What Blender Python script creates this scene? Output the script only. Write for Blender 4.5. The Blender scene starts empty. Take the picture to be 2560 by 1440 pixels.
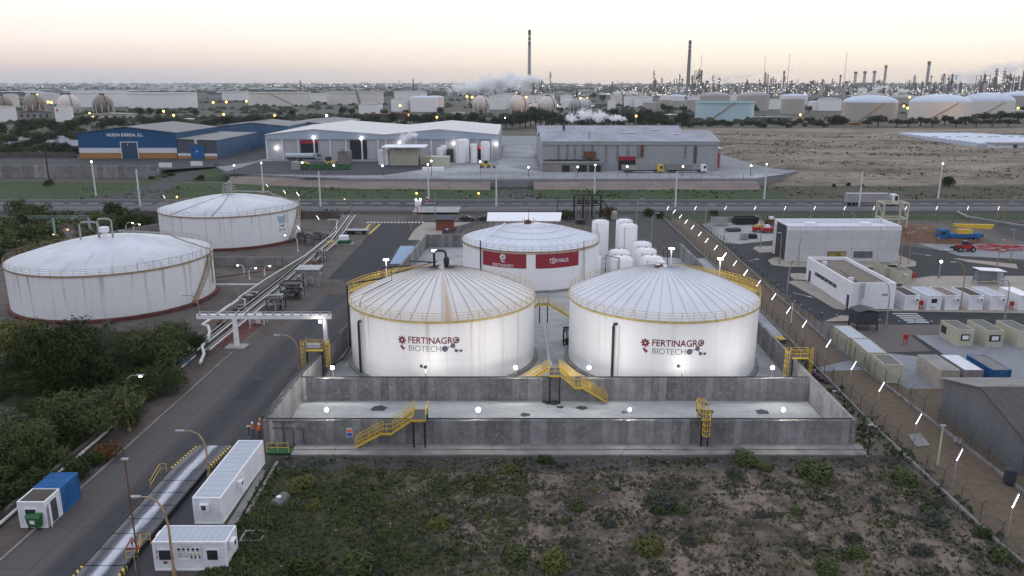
import bpy, math, random
from mathutils import Vector, Matrix
R = math.radians
rnd = random.Random(7)
scn = bpy.context.scene
col = scn.collection

# ---------------------------------------------------------------- camera
F = 1991.0; TH = math.atan(511 / F); H = 38.0
cT, sT = math.cos(TH), math.sin(TH)
cam_d = bpy.data.cameras.new('camera'); cam = bpy.data.objects.new('camera', cam_d); col.objects.link(cam)
cam_d.sensor_width = 36; cam_d.lens = 36 * F / 2560; cam_d.clip_start = .5; cam_d.clip_end = 60000
cam.location = (0, 0, H); cam.rotation_euler = (math.pi / 2 - TH, 0, 0)
scn.camera = cam
# ---------------------------------------------------------------- sky (dusk after sunset, glow beyond the refinery)
wd = bpy.data.worlds.new('World'); scn.world = wd; wd.use_nodes = True
nt = wd.node_tree; nt.nodes.clear()
def wn(t, **k):
    n = nt.nodes.new(t)
    for a, b in k.items(): setattr(n, a, b)
    return n
wo = wn('ShaderNodeOutputWorld'); bg = wn('ShaderNodeBackground'); tc = wn('ShaderNodeTexCoord'); sx = wn('ShaderNodeSeparateXYZ')
nt.links.new(tc.outputs['Generated'], sx.inputs[0])
def wramp(inp, stops):
    r = wn('ShaderNodeValToRGB'); nt.links.new(inp, r.inputs[0]); e = r.color_ramp.elements
    while len(e) < len(stops): e.new(.5)
    for q, (p, c) in zip(e, stops): q.position = p; q.color = (*c, 1)
    return r.outputs[0]
zz = sx.outputs['Z']
left = wramp(zz, [(0, (.46, .46, .50)), (.008, (.54, .50, .51)), (.022, (.78, .63, .57)), (.05, (.97, .86, .78)), (.1, (1.0, .98, .95)), (.3, (.93, .96, 1.04)), (1, (.78, .86, 1.05))])
right = wramp(zz, [(0, (.80, .66, .56)), (.008, (.92, .75, .60)), (.022, (1.0, .85, .67)), (.05, (1.0, .95, .83)), (.1, (1.0, 1.0, .97)), (.3, (.98, 1.0, 1.05)), (1, (.78, .86, 1.05))])
back = wramp(zz, [(0, (.50, .50, .55)), (.1, (.62, .62, .68)), (.4, (.76, .79, .90)), (1, (.78, .86, 1.05))])
def mr(inp, a, b):
    m = wn('ShaderNodeMapRange', interpolation_type='SMOOTHSTEP'); nt.links.new(inp, m.inputs[0])
    m.inputs[1].default_value = a; m.inputs[2].default_value = b; return m.outputs[0]
def wmix(f, a, b):
    m = wn('ShaderNodeMix', data_type='RGBA'); nt.links.new(f, m.inputs[0]); nt.links.new(a, m.inputs[6]); nt.links.new(b, m.inputs[7]); return m.outputs[2]
front = wmix(mr(sx.outputs['X'], -.55, .25), left, right)
nt.links.new(wmix(mr(sx.outputs['Y'], -.3, .6), back, front), bg.inputs[0])
bg.inputs[1].default_value = 1.0
nt.links.new(bg.outputs[0], wo.inputs[0])
scn.view_settings.view_transform = 'Standard'; scn.view_settings.look = 'None'
scn.view_settings.exposure = .22; scn.view_settings.gamma = 1
cy = scn.cycles
cy.max_bounces = 5; cy.diffuse_bounces = 3; cy.glossy_bounces = 2; cy.volume_bounces = 4; cy.transparent_max_bounces = 8
cy.use_adaptive_sampling = True; cy.adaptive_threshold = .02; cy.sample_clamp_indirect = 4; cy.use_denoising = True
cy.caustics_reflective = False; cy.caustics_refractive = False

# ---------------------------------------------------------------- pixel <-> place, heights
def G(px, py, z=0.0):
    u = (px - 1280) / F; v = (720 - py) / F; d = (u, cT + v * sT, -sT + v * cT); t = (z - H) / d[2]
    return Vector((d[0] * t, d[1] * t, z))
def HT(px, py, ty, z=0.0):
    y = G(px, py, z).y; v = (720 - ty) / F
    return y * (v * cT - sT) / (cT + v * sT) + H - z

# ---------------------------------------------------------------- materials
class N:
    def __init__(s, name, rough=.7, metal=0.0, spec=.3):
        s.m = bpy.data.materials.new(name); s.m.use_nodes = True; s.t = s.m.node_tree
        s.b = s.t.nodes['Principled BSDF']; s.b.inputs['Roughness'].default_value = rough
        s.b.inputs['Metallic'].default_value = metal; s.b.inputs['Specular IOR Level'].default_value = spec
    def n(s, t, **k):
        q = s.t.nodes.new(t)
        for a, b in k.items(): setattr(q, a, b)
        return q
    def put(s, sock, v):
        if isinstance(v, bpy.types.NodeSocket): s.t.links.new(v, sock)
        elif isinstance(v, (tuple, list)): sock.default_value = (*v, 1) if len(v) == 3 and sock.type == 'RGBA' else v
        else: sock.default_value = v
    def pos(s): return s.n('ShaderNodeNewGeometry').outputs['Position']
    def obj(s): return s.n('ShaderNodeTexCoord').outputs['Object']
    def island(s): return s.n('ShaderNodeNewGeometry').outputs['Random Per Island']
    def rand(s): return s.n('ShaderNodeObjectInfo').outputs['Random']
    def mth(s, op, a, b=0, c=0):
        q = s.n('ShaderNodeMath', operation=op); s.put(q.inputs[0], a); s.put(q.inputs[1], b); s.put(q.inputs[2], c); return q.outputs[0]
    def sep(s, v, i): q = s.n('ShaderNodeSeparateXYZ'); s.put(q.inputs[0], v); return q.outputs[i]
    def comb(s, x, y, z): q = s.n('ShaderNodeCombineXYZ'); s.put(q.inputs[0], x); s.put(q.inputs[1], y); s.put(q.inputs[2], z); return q.outputs[0]
    def sc(s, v, k): q = s.n('ShaderNodeMapping'); s.put(q.inputs[0], v); q.inputs['Scale'].default_value = k; return q.outputs[0]
    def noise(s, v, scale, detail=5, rough=.55, dist=0):
        q = s.n('ShaderNodeTexNoise'); s.put(q.inputs['Vector'], v); q.inputs['Scale'].default_value = scale
        q.inputs['Detail'].default_value = detail; q.inputs['Roughness'].default_value = rough; q.inputs['Distortion'].default_value = dist; return q.outputs[0]
    def wht(s, v): q = s.n('ShaderNodeTexWhiteNoise', noise_dimensions='1D'); s.put(q.inputs['W'], v); return q.outputs[0]
    def rng(s, v, a, b, c=0, d=1): q = s.n('ShaderNodeMapRange'); s.put(q.inputs[0], v); q.inputs[1].default_value = a; q.inputs[2].default_value = b; q.inputs[3].default_value = c; q.inputs[4].default_value = d; return q.outputs[0]
    def ramp(s, v, stops):
        r = s.n('ShaderNodeValToRGB'); s.put(r.inputs[0], v); e = r.color_ramp.elements
        while len(e) < len(stops): e.new(.5)
        for q, (p, c) in zip(e, stops): q.position = p; q.color = (*c, 1)
        return r.outputs[0]
    def mix(s, f, a, b, mode='MIX'):
        q = s.n('ShaderNodeMix', data_type='RGBA', blend_type=mode); s.put(q.inputs[0], f); s.put(q.inputs[6], a); s.put(q.inputs[7], b); return q.outputs[2]
    def out(s, c, bump=None, bs=.3, bd=.05):
        s.put(s.b.inputs['Base Color'], c)
        if bump is not None:
            q = s.n('ShaderNodeBump'); q.inputs['Strength'].default_value = bs; q.inputs['Distance'].default_value = bd
            s.put(q.inputs['Height'], bump); s.put(s.b.inputs['Normal'], q.outputs[0])
        return s.m
def L(r, g, b, k=1.0):      # photo tone (0-255) to a base colour
    f = lambda c: ((c / 255 + .055) / 1.055) ** 2.4 if c > 10 else c / 255 / 12.92
    return (min(.85, f(r) * k), min(.85, f(g) * k), min(.85, f(b) * k))
def plain(name, c, rough=.6, metal=0.0, var=.12, scale=1.5, spec=.3):
    m = N(name, rough, metal, spec); n = m.noise(m.pos(), scale, 4)
    return m.out(m.mix(m.rng(n, .3, .7), tuple(x * (1 - var) for x in c), tuple(min(.9, x * (1 + var)) for x in c)))
DK = ('fresh_asphalt', 'worn_asphalt', 'reddish_earth', 'verge_grass', 'dry_verge', 'red_soil', 'brown_concrete', 'brown_gravel', 'highway_asphalt', 'ballast', 'pinkish_gravel', 'thicket_floor')
CR = ('brown_concrete', 'concrete', 'bund_floor', 'worn_asphalt', 'yard_concrete')
def two(name, a, b, scale=.5, lo=.4, hi=.6, rough=.85, k=(1, 1, 1), detail=7, bump=.2):
    if name in DK: a, b = tuple(x * .66 for x in a), tuple(x * .66 for x in b)
    m = N(name, rough); v = m.sc(m.pos(), k); n = m.noise(v, scale, detail, .6); f = m.noise(v, scale * 9, 4)
    c = m.mix(m.rng(n, lo, hi), a, b); c = m.mix(m.rng(f, .3, .7, .0, .35), c, tuple(x * .6 for x in a))
    if name in CR:
        w = m.noise(v, .5, 3); q = m.n('ShaderNodeTexVoronoi', feature='DISTANCE_TO_EDGE'); m.put(q.inputs['Vector'], m.comb(m.mth('ADD', m.sep(v, 0), m.mth('MULTIPLY', w, 3)), m.mth('ADD', m.sep(v, 1), m.mth('MULTIPLY', w, 3)), 0)); q.inputs['Scale'].default_value = .13
        st = m.noise(v, .12, 8, .7); c = m.mix(m.rng(st, .52, .7, 0, .45), c, tuple(x * .5 for x in a)); c = m.mix(m.mth('MULTIPLY', m.mth('LESS_THAN', q.outputs[0], .01), 0 if name in ('bund_floor', 'yard_concrete') else .4), c, tuple(x * .3 for x in a))
    return m.out(c, f, bump)
def glow(name, c, e):
    m = N(name); m.b.inputs['Base Color'].default_value = (*c, 1); m.b.inputs['Emission Color'].default_value = (*c, 1)
    m.b.inputs['Emission Strength'].default_value = e; return m.m
M = {}
def tankmat(name, base, rust, amt, zt=6.0, warm=None, seams=1.9):
    # white paint with dribbles of rust that start at the rim, plus plate seams
    m = N(name, .45, 0, .35); p = m.obj(); z = m.sep(p, 2)
    n1 = m.noise(m.sc(p, (1, 1, .035)), 1.1, 5, .6); n2 = m.noise(m.sc(p, (1, 1, .12)), 3.2, 4, .6); n3 = m.noise(p, .35, 5)
    st = m.mth('MULTIPLY', m.rng(n1, .56, .72), m.rng(m.mth('ADD', z, m.mth('MULTIPLY', n2, 3)), 0, zt, .25, 1))
    c = m.mix(m.mth('MULTIPLY', st, amt), base, rust)
    c = m.mix(m.rng(n2, .5, .75, 0, .18 * amt + .05), c, tuple(x * .72 for x in base))
    c = m.mix(m.rng(n3, .4, .7, 0, .12), c, tuple(x * .8 for x in base))
    sm = m.mth('LESS_THAN', m.mth('FRACT', m.mth('DIVIDE', z, seams)), .02)
    vs_ = m.mth('LESS_THAN', m.mth('FRACT', m.mth('ADD', m.mth('MULTIPLY', m.sep(p, 0), .18), m.mth('MULTIPLY', m.mth('FLOOR', m.mth('DIVIDE', z, seams)), .37))), .008)
    c = m.mix(m.mth('MULTIPLY', m.mth('MAXIMUM', sm, vs_), .3), c, tuple(x * .5 for x in base))
    return m.out(c)
WH = (.80, .79, .79)
M['tank'] = tankmat('tank_paint', WH, (.42, .25, .10), .55, 9)
M['tank_clean'] = tankmat('tank_paint_clean', (.82, .81, .82), (.5, .42, .33), .25, 8)
M['tank_old'] = tankmat('tank_paint_old', (.74, .75, .76), (.25, .20, .13), .95, 8)
def roofmat(name, base, rust, amt, sc_=1.0):
    m = N(name, .5, 0, .35); p = m.obj()
    a = m.n('ShaderNodeMath', operation='ARCTAN2'); m.put(a.inputs[0], m.sep(p, 1)); m.put(a.inputs[1], m.sep(p, 0)); ang = a.outputs[0]
    r = m.mth('POWER', m.mth('ADD', m.mth('POWER', m.sep(p, 0), 2), m.mth('POWER', m.sep(p, 1), 2)), .5)
    w = m.comb(m.mth('MULTIPLY', ang, 6 * sc_), m.mth('MULTIPLY', r, .05), 0)
    n = m.noise(w, 2.2, 5, .65); n2 = m.noise(p, .25, 6)
    c = m.mix(m.mth('MULTIPLY', m.rng(n, .54, .75), amt), base, rust)
    if amt > .58: c = m.mix(m.mth('MULTIPLY', m.rng(m.mth('ABSOLUTE', m.mth('ADD', ang, 1.43)), .0, .07, .75, 0), m.rng(r, 1, 9, .2, 1)), c, (.42, .22, .08))
    c = m.mix(m.mth('MULTIPLY', m.rng(r, 9.5, 13, 0, .35), amt), c, rust)
    n3 = m.noise(p, .9, 7, .75)
    c = m.mix(m.rng(n2, .42, .68, 0, .5 if amt == .57 else .22), c, tuple(x * .62 for x in base)); return m.out(m.mix(m.rng(n3, .6, .7, 0, .45 if amt == .57 else .1), c, (.12, .12, .115)))
M['roof_a'] = roofmat('dome_rusty', (.66, .63, .60), (.46, .32, .19), .6)
M['roof_b'] = roofmat('dome_clean', (.64, .64, .67), (.50, .44, .38), .3)
M['roof_old'] = roofmat('dome_weathered', (.58, .60, .64), (.24, .23, .21), .57)
M['roof_c'] = roofmat('dome_blue_white', (.58, .62, .70), (.5, .45, .4), .25)
M['yellow'] = plain('yellow_paint', (.62, .42, .05), .5)
M['yellow_dull'] = plain('yellow_dull', (.50, .38, .14), .6, 0, .25)
M['black'] = plain('black_paint', (.018, .022, .026), .5)
M['darkgrey'] = plain('dark_grey', (.06, .065, .075), .6)
M['steel'] = plain('galvanised', (.33, .34, .35), .5, .3)
M['pipe'] = plain('pipe_grey_white', (.32, .31, .29), .5, 0, .2)
M['pipe_w'] = plain('pipe_white', (.55, .55, .53), .5, 0, .15)
M['white'] = plain('white_paint', (.76, .76, .79), .5, 0, .06)
M['white2'] = plain('white_panel', (.68, .69, .73), .5, 0, .08)
M['rust'] = two('rusty_steel', (.10, .05, .03), (.20, .09, .05), 1.2)
M['redkerb'] = two('red_painted_kerb', (.11, .035, .03), (.15, .06, .05), .8)
M['tanpole'] = plain('tan_pole', (.33, .23, .13), .6, 0, .3)
M['polewhite'] = plain('pole_white', (.62, .62, .63), .5)
M['red'] = plain('red_paint', (.40, .03, .03), .5)
M['maroon'] = plain('maroon_banner', (.27, .028, .045), .6, 0, .06)
M['blue'] = two('blue_steel', (.03, .14, .35), (.02, .10, .27), 1.0, bump=.05)
M['green'] = plain('green_plastic', (.03, .12, .045), .5)
M['glass'] = plain('dark_glass', (.03, .035, .045), .15, 0, .3, 1, .6)
M['lit'] = glow('lamp_lit', (1, .95, .86), 14)
M['lit_y'] = glow('lamp_lit_amber', (1, .55, .12), 5)
M['lit_c'] = glow('lamp_lit_cool', (.88, .86, 1), 5)
M['lit_far'] = glow('lamp_far', (1, .9, .75), 5)
M['lit_red'] = glow('tail_light', (1, .02, .05), 3)
M['tyre'] = plain('tyre', (.02, .02, .02), .9)
M['skin'] = plain('skin', (.35, .19, .13), .6)
M['text_red'] = plain('print_maroon', (.17, .012, .03), .6); M['text_grey'] = plain('print_grey', (.10, .11, .15), .6); M['text_white'] = plain('print_white', (.72, .72, .74), .6)
M['text_black'] = plain('print_black', (.02, .02, .025), .6); M['orange'] = plain('orange_vest', (.75, .13, .03), .7)
M['text_blue'] = plain('print_blue', (.10, .33, .45), .6)
# ribbed sheet metal: ribs along one horizontal direction
def sheet(name, c, c2, axis=0, pitch=.5, rough=.55, dirt=.3):
    m = N(name, rough, .1); p = m.pos()
    v = m.mth('FRACT', m.mth('DIVIDE', m.sep(p, axis), pitch)); ln = m.mth('LESS_THAN', v, .14)
    n = m.noise(p, .12, 6, .6); n2 = m.noise(m.sc(p, (1, 1, .1) if axis < 2 else (.1, .1, 1)), 1.0, 4)
    cc = m.mix(m.rng(n, .35, .65), c, c2); cc = m.mix(m.rng(n2, .45, .7, 0, dirt), cc, tuple(x * .6 for x in c))
    return m.out(m.mix(m.mth('MULTIPLY', ln, .35), cc, tuple(x * .45 for x in c)))
M['sh_white'] = sheet('sheet_offwhite', (.40, .40, .42), (.44, .44, .46), 2, .6, .6, .12)
M['sh_roof'] = sheet('sheet_pale_roof', (.56, .56, .55), (.62, .60, .58), 1, 3.0, .6, .12)
M['sh_fascia'] = sheet('sheet_pale_blue', (.37, .43, .53), (.41, .46, .55), 0, 1.0, .6, .05)
M['sh_grey'] = sheet('sheet_grey', (.30, .32, .34), (.34, .35, .36), 0, .9, .6, .3)
M['sh_groof'] = sheet('sheet_grey_roof', (.24, .25, .28), (.36, .37, .42), 0, 1.1, .6, .5)
M['sh_blue'] = sheet('sheet_blue', (.018, .085, .19), (.02, .095, .21), 0, .6, .6, .1)
M['sh_blue2'] = sheet('sheet_blue_dusty', (.06, .12, .22), (.10, .17, .28), 1, .8, .6, .3)
M['sh_dark'] = sheet('sheet_slate', (.07, .08, .11), (.09, .10, .14), 0, .8, .6, .1)
M['sh_broof'] = sheet('sheet_brown_grey_roof', (.20, .20, .20), (.26, .25, .24), 1, 1.2, .7, .3)
M['ochre'] = plain('ochre_band', (.36, .19, .06), .7)
M['wband'] = plain('white_band', (.60, .61, .68), .7)
M['cream'] = plain('cream_panel', (.46, .45, .35), .6, 0, .08)
M['cream_roof'] = sheet('cream_cabin_roof', (.13, .13, .125), (.17, .165, .155), 0, .5, .8, .3)
M['grey_roof'] = sheet('white_cabin_roof', (.38, .41, .46), (.42, .45, .50), 0, .55, .6, .1)
M['grey_roofy'] = sheet('white_cabin_roof_cross', (.38, .41, .46), (.42, .45, .50), 1, .9, .6, .1)
M['dark_roof'] = sheet('rust_brown_roof', (.06, .05, .045), (.09, .075, .06), 0, .4, .8, .2)
M['conc_white'] = two('white_precast', (.53, .53, .55), (.58, .58, .59), .4, bump=.02)
M['gravelroof'] = two('roof_gravel', (.17, .14, .12), (.22, .18, .15), 3, bump=.1)
M['brick'] = two('red_brick', (.20, .07, .045), (.26, .10, .07), 2)
M['trunk'] = plain('bark', (.07, .055, .04), .9)
M['slate'] = plain('slate_roof', (.045, .05, .06), .7)
# ---- concrete cast in panels
def panels(name, axis, w=.95):
    m = N(name, .85); p = m.pos(); u = m.mth('DIVIDE', m.sep(p, axis), w); fl = m.mth('FLOOR', u); fr = m.mth('FRACT', u)
    z = m.sep(p, 2); r = m.wht(fl); r2 = m.wht(m.mth('FLOOR', m.mth('DIVIDE', u, 5)))
    n = m.noise(p, .6, 7, .65); n2 = m.noise(m.sc(p, (1, 1, .15)), 3, 5); n3 = m.noise(p, 2.2, 6, .7, 1)
    t = m.mth('ADD', m.mth('MULTIPLY', r, .28), m.mth('MULTIPLY', n, .8)); t = m.mth('ADD', t, m.mth('MULTIPLY', r2, .16))
    c = m.ramp(t, [(.35, (.12, .117, .12)), (.6, (.20, .196, .20)), (.85, (.31, .305, .31))])
    c = m.mix(m.rng(n2, .5, .75, 0, .4), c, (.08, .075, .075)); c = m.mix(m.rng(n3, .53, .66, 0, .7), c, (.34, .33, .325))
    jn = m.mth('LESS_THAN', fr, .035); c = m.mix(m.mth('MULTIPLY', jn, .6), c, (.05, .05, .05))
    # tie-rod holes, two rows of pale dots
    du = m.mth('MULTIPLY', m.mth('ABSOLUTE', m.mth('SUBTRACT', fr, .5)), w)
    for zz_ in (.75, 2.45):
        d = m.mth('POWER', m.mth('ADD', m.mth('POWER', du, 2), m.mth('POWER', m.mth('SUBTRACT', z, zz_), 2)), .5)
        c = m.mix(m.mth('LESS_THAN', d, .045), c, (.42, .41, .40))
    return m.out(c, n, .3)
M['pan_x'] = panels('cast_concrete_x', 0); M['pan_y'] = panels('cast_concrete_y', 1, 1.1)
M['conc'] = two('concrete', (.20, .19, .18), (.27, .26, .25), .5)
M['conc_pale'] = two('pale_concrete', (.28, .275, .27), (.37, .36, .35), .35)
M['conc_brown'] = two('brown_concrete', (.14, .115, .10), (.19, .165, .15), .25)

# ---------------------------------------------------------------- mesh building
def tri(a): return a
class MB:
    def __init__(s): s.v = []; s.f = []; s.mi = []
    def add(s, vs, fs, mi=0):
        o = len(s.v); s.v += [tuple(q) for q in vs]; s.f += [tuple(i + o for i in f) for f in fs]; s.mi += [mi] * len(fs); return s
    def box(s, x0, x1, y0, y1, z0, z1, mi=0):
        return s.add([(x0, y0, z0), (x1, y0, z0), (x1, y1, z0), (x0, y1, z0), (x0, y0, z1), (x1, y0, z1), (x1, y1, z1), (x0, y1, z1)],
                     [(0, 3, 2, 1), (4, 5, 6, 7), (0, 1, 5, 4), (1, 2, 6, 5), (2, 3, 7, 6), (3, 0, 4, 7)], mi)
    def cbox(s, c, d, a=0.0, mi=0):   # centre, sizes, rotation z
        ca, sa = math.cos(a), math.sin(a); hx, hy, hz = d[0] / 2, d[1] / 2, d[2] / 2; vs = []
        for z in (-hz, hz):
            for x, y in ((-hx, -hy), (hx, -hy), (hx, hy), (-hx, hy)): vs.append((c[0] + x * ca - y * sa, c[1] + x * sa + y * ca, c[2] + z))
        return s.add(vs, [(0, 3, 2, 1), (4, 5, 6, 7), (0, 1, 5, 4), (1, 2, 6, 5), (2, 3, 7, 6), (3, 0, 4, 7)], mi)
    def poly(s, pts, z0, z1, mi=0):   # prism over an outline
        n = len(pts); ar = sum(pts[i][0] * pts[(i + 1) % n][1] - pts[(i + 1) % n][0] * pts[i][1] for i in range(n))
        if ar < 0: pts = pts[::-1]
        vs = [(p[0], p[1], z0) for p in pts] + [(p[0], p[1], z1) for p in pts]
        return s.add(vs, [tuple(range(n - 1, -1, -1)), tuple(range(n, 2 * n))] + [(i, (i + 1) % n, n + (i + 1) % n, n + i) for i in range(n)], mi)
    def xz(s, pts, y0, y1, mi=0):     # prism along y, outline in x-z
        n = len(pts); vs = [(p[0], y0, p[1]) for p in pts] + [(p[0], y1, p[1]) for p in pts]
        return s.add(vs, [tuple(range(n)), tuple(range(2 * n - 1, n - 1, -1))] + [(i, n + i, n + (i + 1) % n, (i + 1) % n) for i in range(n)], mi)
    def yz(s, pts, x0, x1, mi=0):
        n = len(pts); vs = [(x0, p[0], p[1]) for p in pts] + [(x1, p[0], p[1]) for p in pts]
        return s.add(vs, [tuple(range(n - 1, -1, -1)), tuple(range(n, 2 * n))] + [(i, (i + 1) % n, n + (i + 1) % n, n + i) for i in range(n)], mi)
    def tube(s, pts, r, n=6, r1=None, mi=0):
        pts = [Vector(p) for p in pts]; k = len(pts); vs = []; r1 = r if r1 is None else r1
        for i, p in enumerate(pts):
            d = (pts[min(i + 1, k - 1)] - pts[max(i - 1, 0)]).normalized()
            a = Vector((0, 0, 1)) if abs(d.z) < .9 else Vector((1, 0, 0)); u = d.cross(a).normalized(); w = d.cross(u)
            rr = r + (r1 - r) * i / max(1, k - 1)
            for j in range(n):
                t = 2 * math.pi * j / n; vs.append(p + u * math.cos(t) * rr + w * math.sin(t) * rr)
        fs = [(i * n + j, i * n + (j + 1) % n, (i + 1) * n + (j + 1) % n, (i + 1) * n + j) for i in range(k - 1) for j in range(n)]
        fs += [tuple(range(n - 1, -1, -1)), tuple(range((k - 1) * n, k * n))]
        return s.add(vs, fs, mi)
    def bar(s, a, b, w, h=None, mi=0): return s.tube([a, b], w / 2 * 1.2, 4, mi=mi)
    def lathe(s, prof, n=48, c=(0, 0), mi=0, cap=True):
        vs = []; k = len(prof)
        for r, z in prof:
            for j in range(n):
                t = 2 * math.pi * j / n; vs.append((c[0] + r * math.cos(t), c[1] + r * math.sin(t), z))
        fs = [(i * n + j, i * n + (j + 1) % n, (i + 1) * n + (j + 1) % n, (i + 1) * n + j) for i in range(k - 1) for j in range(n)]
        if cap: fs += [tuple(range(n - 1, -1, -1)), tuple(range((k - 1) * n, k * n))]
        return s.add(vs, fs, mi)
    def cyl(s, x, y, z0, z1, r, n=16, r1=None, mi=0): return s.lathe([(r, z0), (r if r1 is None else r1, z1)], n, (x, y), mi)
    def ball(s, c, r, n=10, m=6, mi=0, sq=1.0):
        return s.lathe([(max(.01 * r, r * math.sin(math.pi * i / m)), c[2] - r * sq * math.cos(math.pi * i / m)) for i in range(m + 1)], n, (c[0], c[1]), mi)
    def quad(s, a, b, c, d, mi=0): return s.add([a, b, c, d], [(0, 1, 2, 3)], mi)
    def mesh(s, name, mats, smooth=False, off=None):
        me = bpy.data.meshes.new(name); v = s.v
        if off is not None: v = [(x - off[0], y - off[1], z - off[2]) for x, y, z in v]
        me.from_pydata(v, [], s.f)
        for m in (mats if isinstance(mats, (list, tuple)) else [mats]): me.materials.append(M[m] if isinstance(m, str) else m)
        me.polygons.foreach_set('material_index', s.mi)
        if smooth:
            me.polygons.foreach_set('use_smooth', [True] * len(s.f)); me.set_sharp_from_angle(angle=R(40))
        me.update(); return me
    def build(s, name, mats, parent=None, world=False, smooth=False):
        off = parent.location if (parent is not None and world) else None
        if parent is not None and world and parent.parent is not None: off = parent.parent.location + parent.location
        o = bpy.data.objects.new(name, s.mesh(name, mats, smooth, off)); col.objects.link(o)
        if parent is not None: o.parent = parent
        return o
def tag(o, label=None, cat=None, group=None, kind=None):
    if label: o['label'] = label
    if cat: o['category'] = cat
    if group: o['group'] = group
    if kind: o['kind'] = kind
    return o
def thing(name, label, cat, loc=(0, 0, 0), rz=0.0, group=None):
    o = bpy.data.objects.new(name, None); o.empty_display_size = .1; col.objects.link(o); o.location = loc; o.rotation_euler = (0, 0, rz)
    return tag(o, label, cat, group)
def solo(mb, name, mats, label, cat, loc=None, group=None, smooth=False, world=False, rz=0.0):
    o = bpy.data.objects.new(name, mb.mesh(name, mats, smooth, loc if world else None)); col.objects.link(o)
    if loc is not None: o.location = loc
    o.rotation_euler = (0, 0, rz); return tag(o, label, cat, group)
def struct(mb, name, mats, smooth=False):
    return tag(mb.build(name, mats, smooth=smooth), kind='structure')
def dup(o, loc=None, rz=None, label=None, sc=None, parent=None):
    c = o.copy(); col.objects.link(c)
    if parent is not None: c.parent = parent
    if loc is not None: c.location = loc
    if rz is not None: c.rotation_euler = (0, 0, rz)
    if sc is not None: c.scale = sc if isinstance(sc, tuple) else (sc, sc, sc)
    if label: c['label'] = label
    for ch in list(o.children): dup(ch, parent=c)
    return c
def sheetpoly(name, pts, z, mat, world=True):
    n = len(pts); ar = sum(pts[i][0] * pts[(i + 1) % n][1] - pts[(i + 1) % n][0] * pts[i][1] for i in range(n))
    if ar < 0: pts = pts[::-1]
    mb = MB(); mb.add([(p[0], p[1], z) for p in pts], [tuple(range(n))]); return struct(mb, name, mat)
def text_mb(body, size, mb=None, mi=0, depth=0.0, bold=0.0, xs=1.0):
    cu = bpy.data.curves.new('t', 'FONT'); cu.body = body; cu.size = size; cu.align_x = 'CENTER'; cu.align_y = 'CENTER'; cu.offset = bold; cu.resolution_u = 3
    o = bpy.data.objects.new('t', cu); col.objects.link(o); me = o.evaluated_get(bpy.context.evaluated_depsgraph_get())
    bpy.context.view_layer.update(); me = bpy.data.meshes.new_from_object(o.evaluated_get(bpy.context.evaluated_depsgraph_get()))
    vs = [(v.co.x * xs, v.co.y, 0) for v in me.vertices]; fs = [tuple(p.vertices) for p in me.polygons]
    bpy.data.objects.remove(o); bpy.data.curves.remove(cu); bpy.data.meshes.remove(me)
    mb = mb or MB(); mb.add(vs, fs, mi); return mb
def tbox(mb, body, x0, x1, y0, y1, mi=0, bold=0.0):
    t = text_mb(body, 1.0, bold=bold); xs = [v[0] for v in t.v]; ys = [v[1] for v in t.v]; a, b, c, d = min(xs), max(xs), min(ys), max(ys)
    return mb.add([(x0 + (x - a) * (x1 - x0) / (b - a), y0 + (y - c) * (y1 - y0) / (d - c), 0) for x, y, _ in t.v], t.f, mi)
def arc_map(mb, R0, zc, a0):          # flat x-y drawing -> cylinder wall
    mb.v = [((R0) * math.cos(a0 + x / R0), (R0) * math.sin(a0 + x / R0), zc + y) for x, y, _ in mb.v]; return mb
def wall_map(mb, x0, y0, z0):         # flat drawing -> wall facing -y
    mb.v = [(x0 + x, y0 - .02 - d, z0 + y) for x, y, d in mb.v]; return mb
def disc(mb, x, y, r, n=16, mi=0, ax=1.0, rot=0.0):
    ca, sa = math.cos(rot), math.sin(rot); p = [(r * math.cos(2 * math.pi * i / n), ax * r * math.sin(2 * math.pi * i / n)) for i in range(n)]
    return mb.add([(x + a * ca - b * sa, y + a * sa + b * ca, 0) for a, b in p], [tuple(range(n))], mi)
def rect(mb, x0, x1, y0, y1, mi=0, d=0.0): return mb.add([(x0, y0, d), (x1, y0, d), (x1, y1, d), (x0, y1, d)], [(0, 1, 2, 3)], mi)
def lamp(name, loc, power, colr=(1, .95, .87), radius=.15, spot=None, direction=None, parent=None):
    ld = bpy.data.lights.new(name, 'SPOT' if spot else 'POINT'); ld.energy = power; ld.color = colr; ld.shadow_soft_size = radius
    if spot: ld.spot_size = R(spot); ld.spot_blend = 1
    o = bpy.data.objects.new(name, ld); col.objects.link(o); o.location = loc
    if direction is not None: o.rotation_euler = Vector(direction).to_track_quat('-Z', 'Y').to_euler()
    if parent is not None: o.parent = parent
    return o
ORD = ['first', 'second', 'third', 'fourth', 'fifth', 'sixth', 'seventh', 'eighth', 'ninth', 'tenth', 'eleventh', 'twelfth', 'thirteenth', 'fourteenth', 'fifteenth', 'sixteenth', 'seventeenth', 'eighteenth', 'nineteenth', 'twentieth']
def ordn(i): return ORD[i] if i < 20 else ('twenty ' + ORD[i - 20] if i < 29 else ('thirty ' + ORD[i - 30] if 30 <= i < 39 else 'number %d' % (i + 1)))

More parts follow.
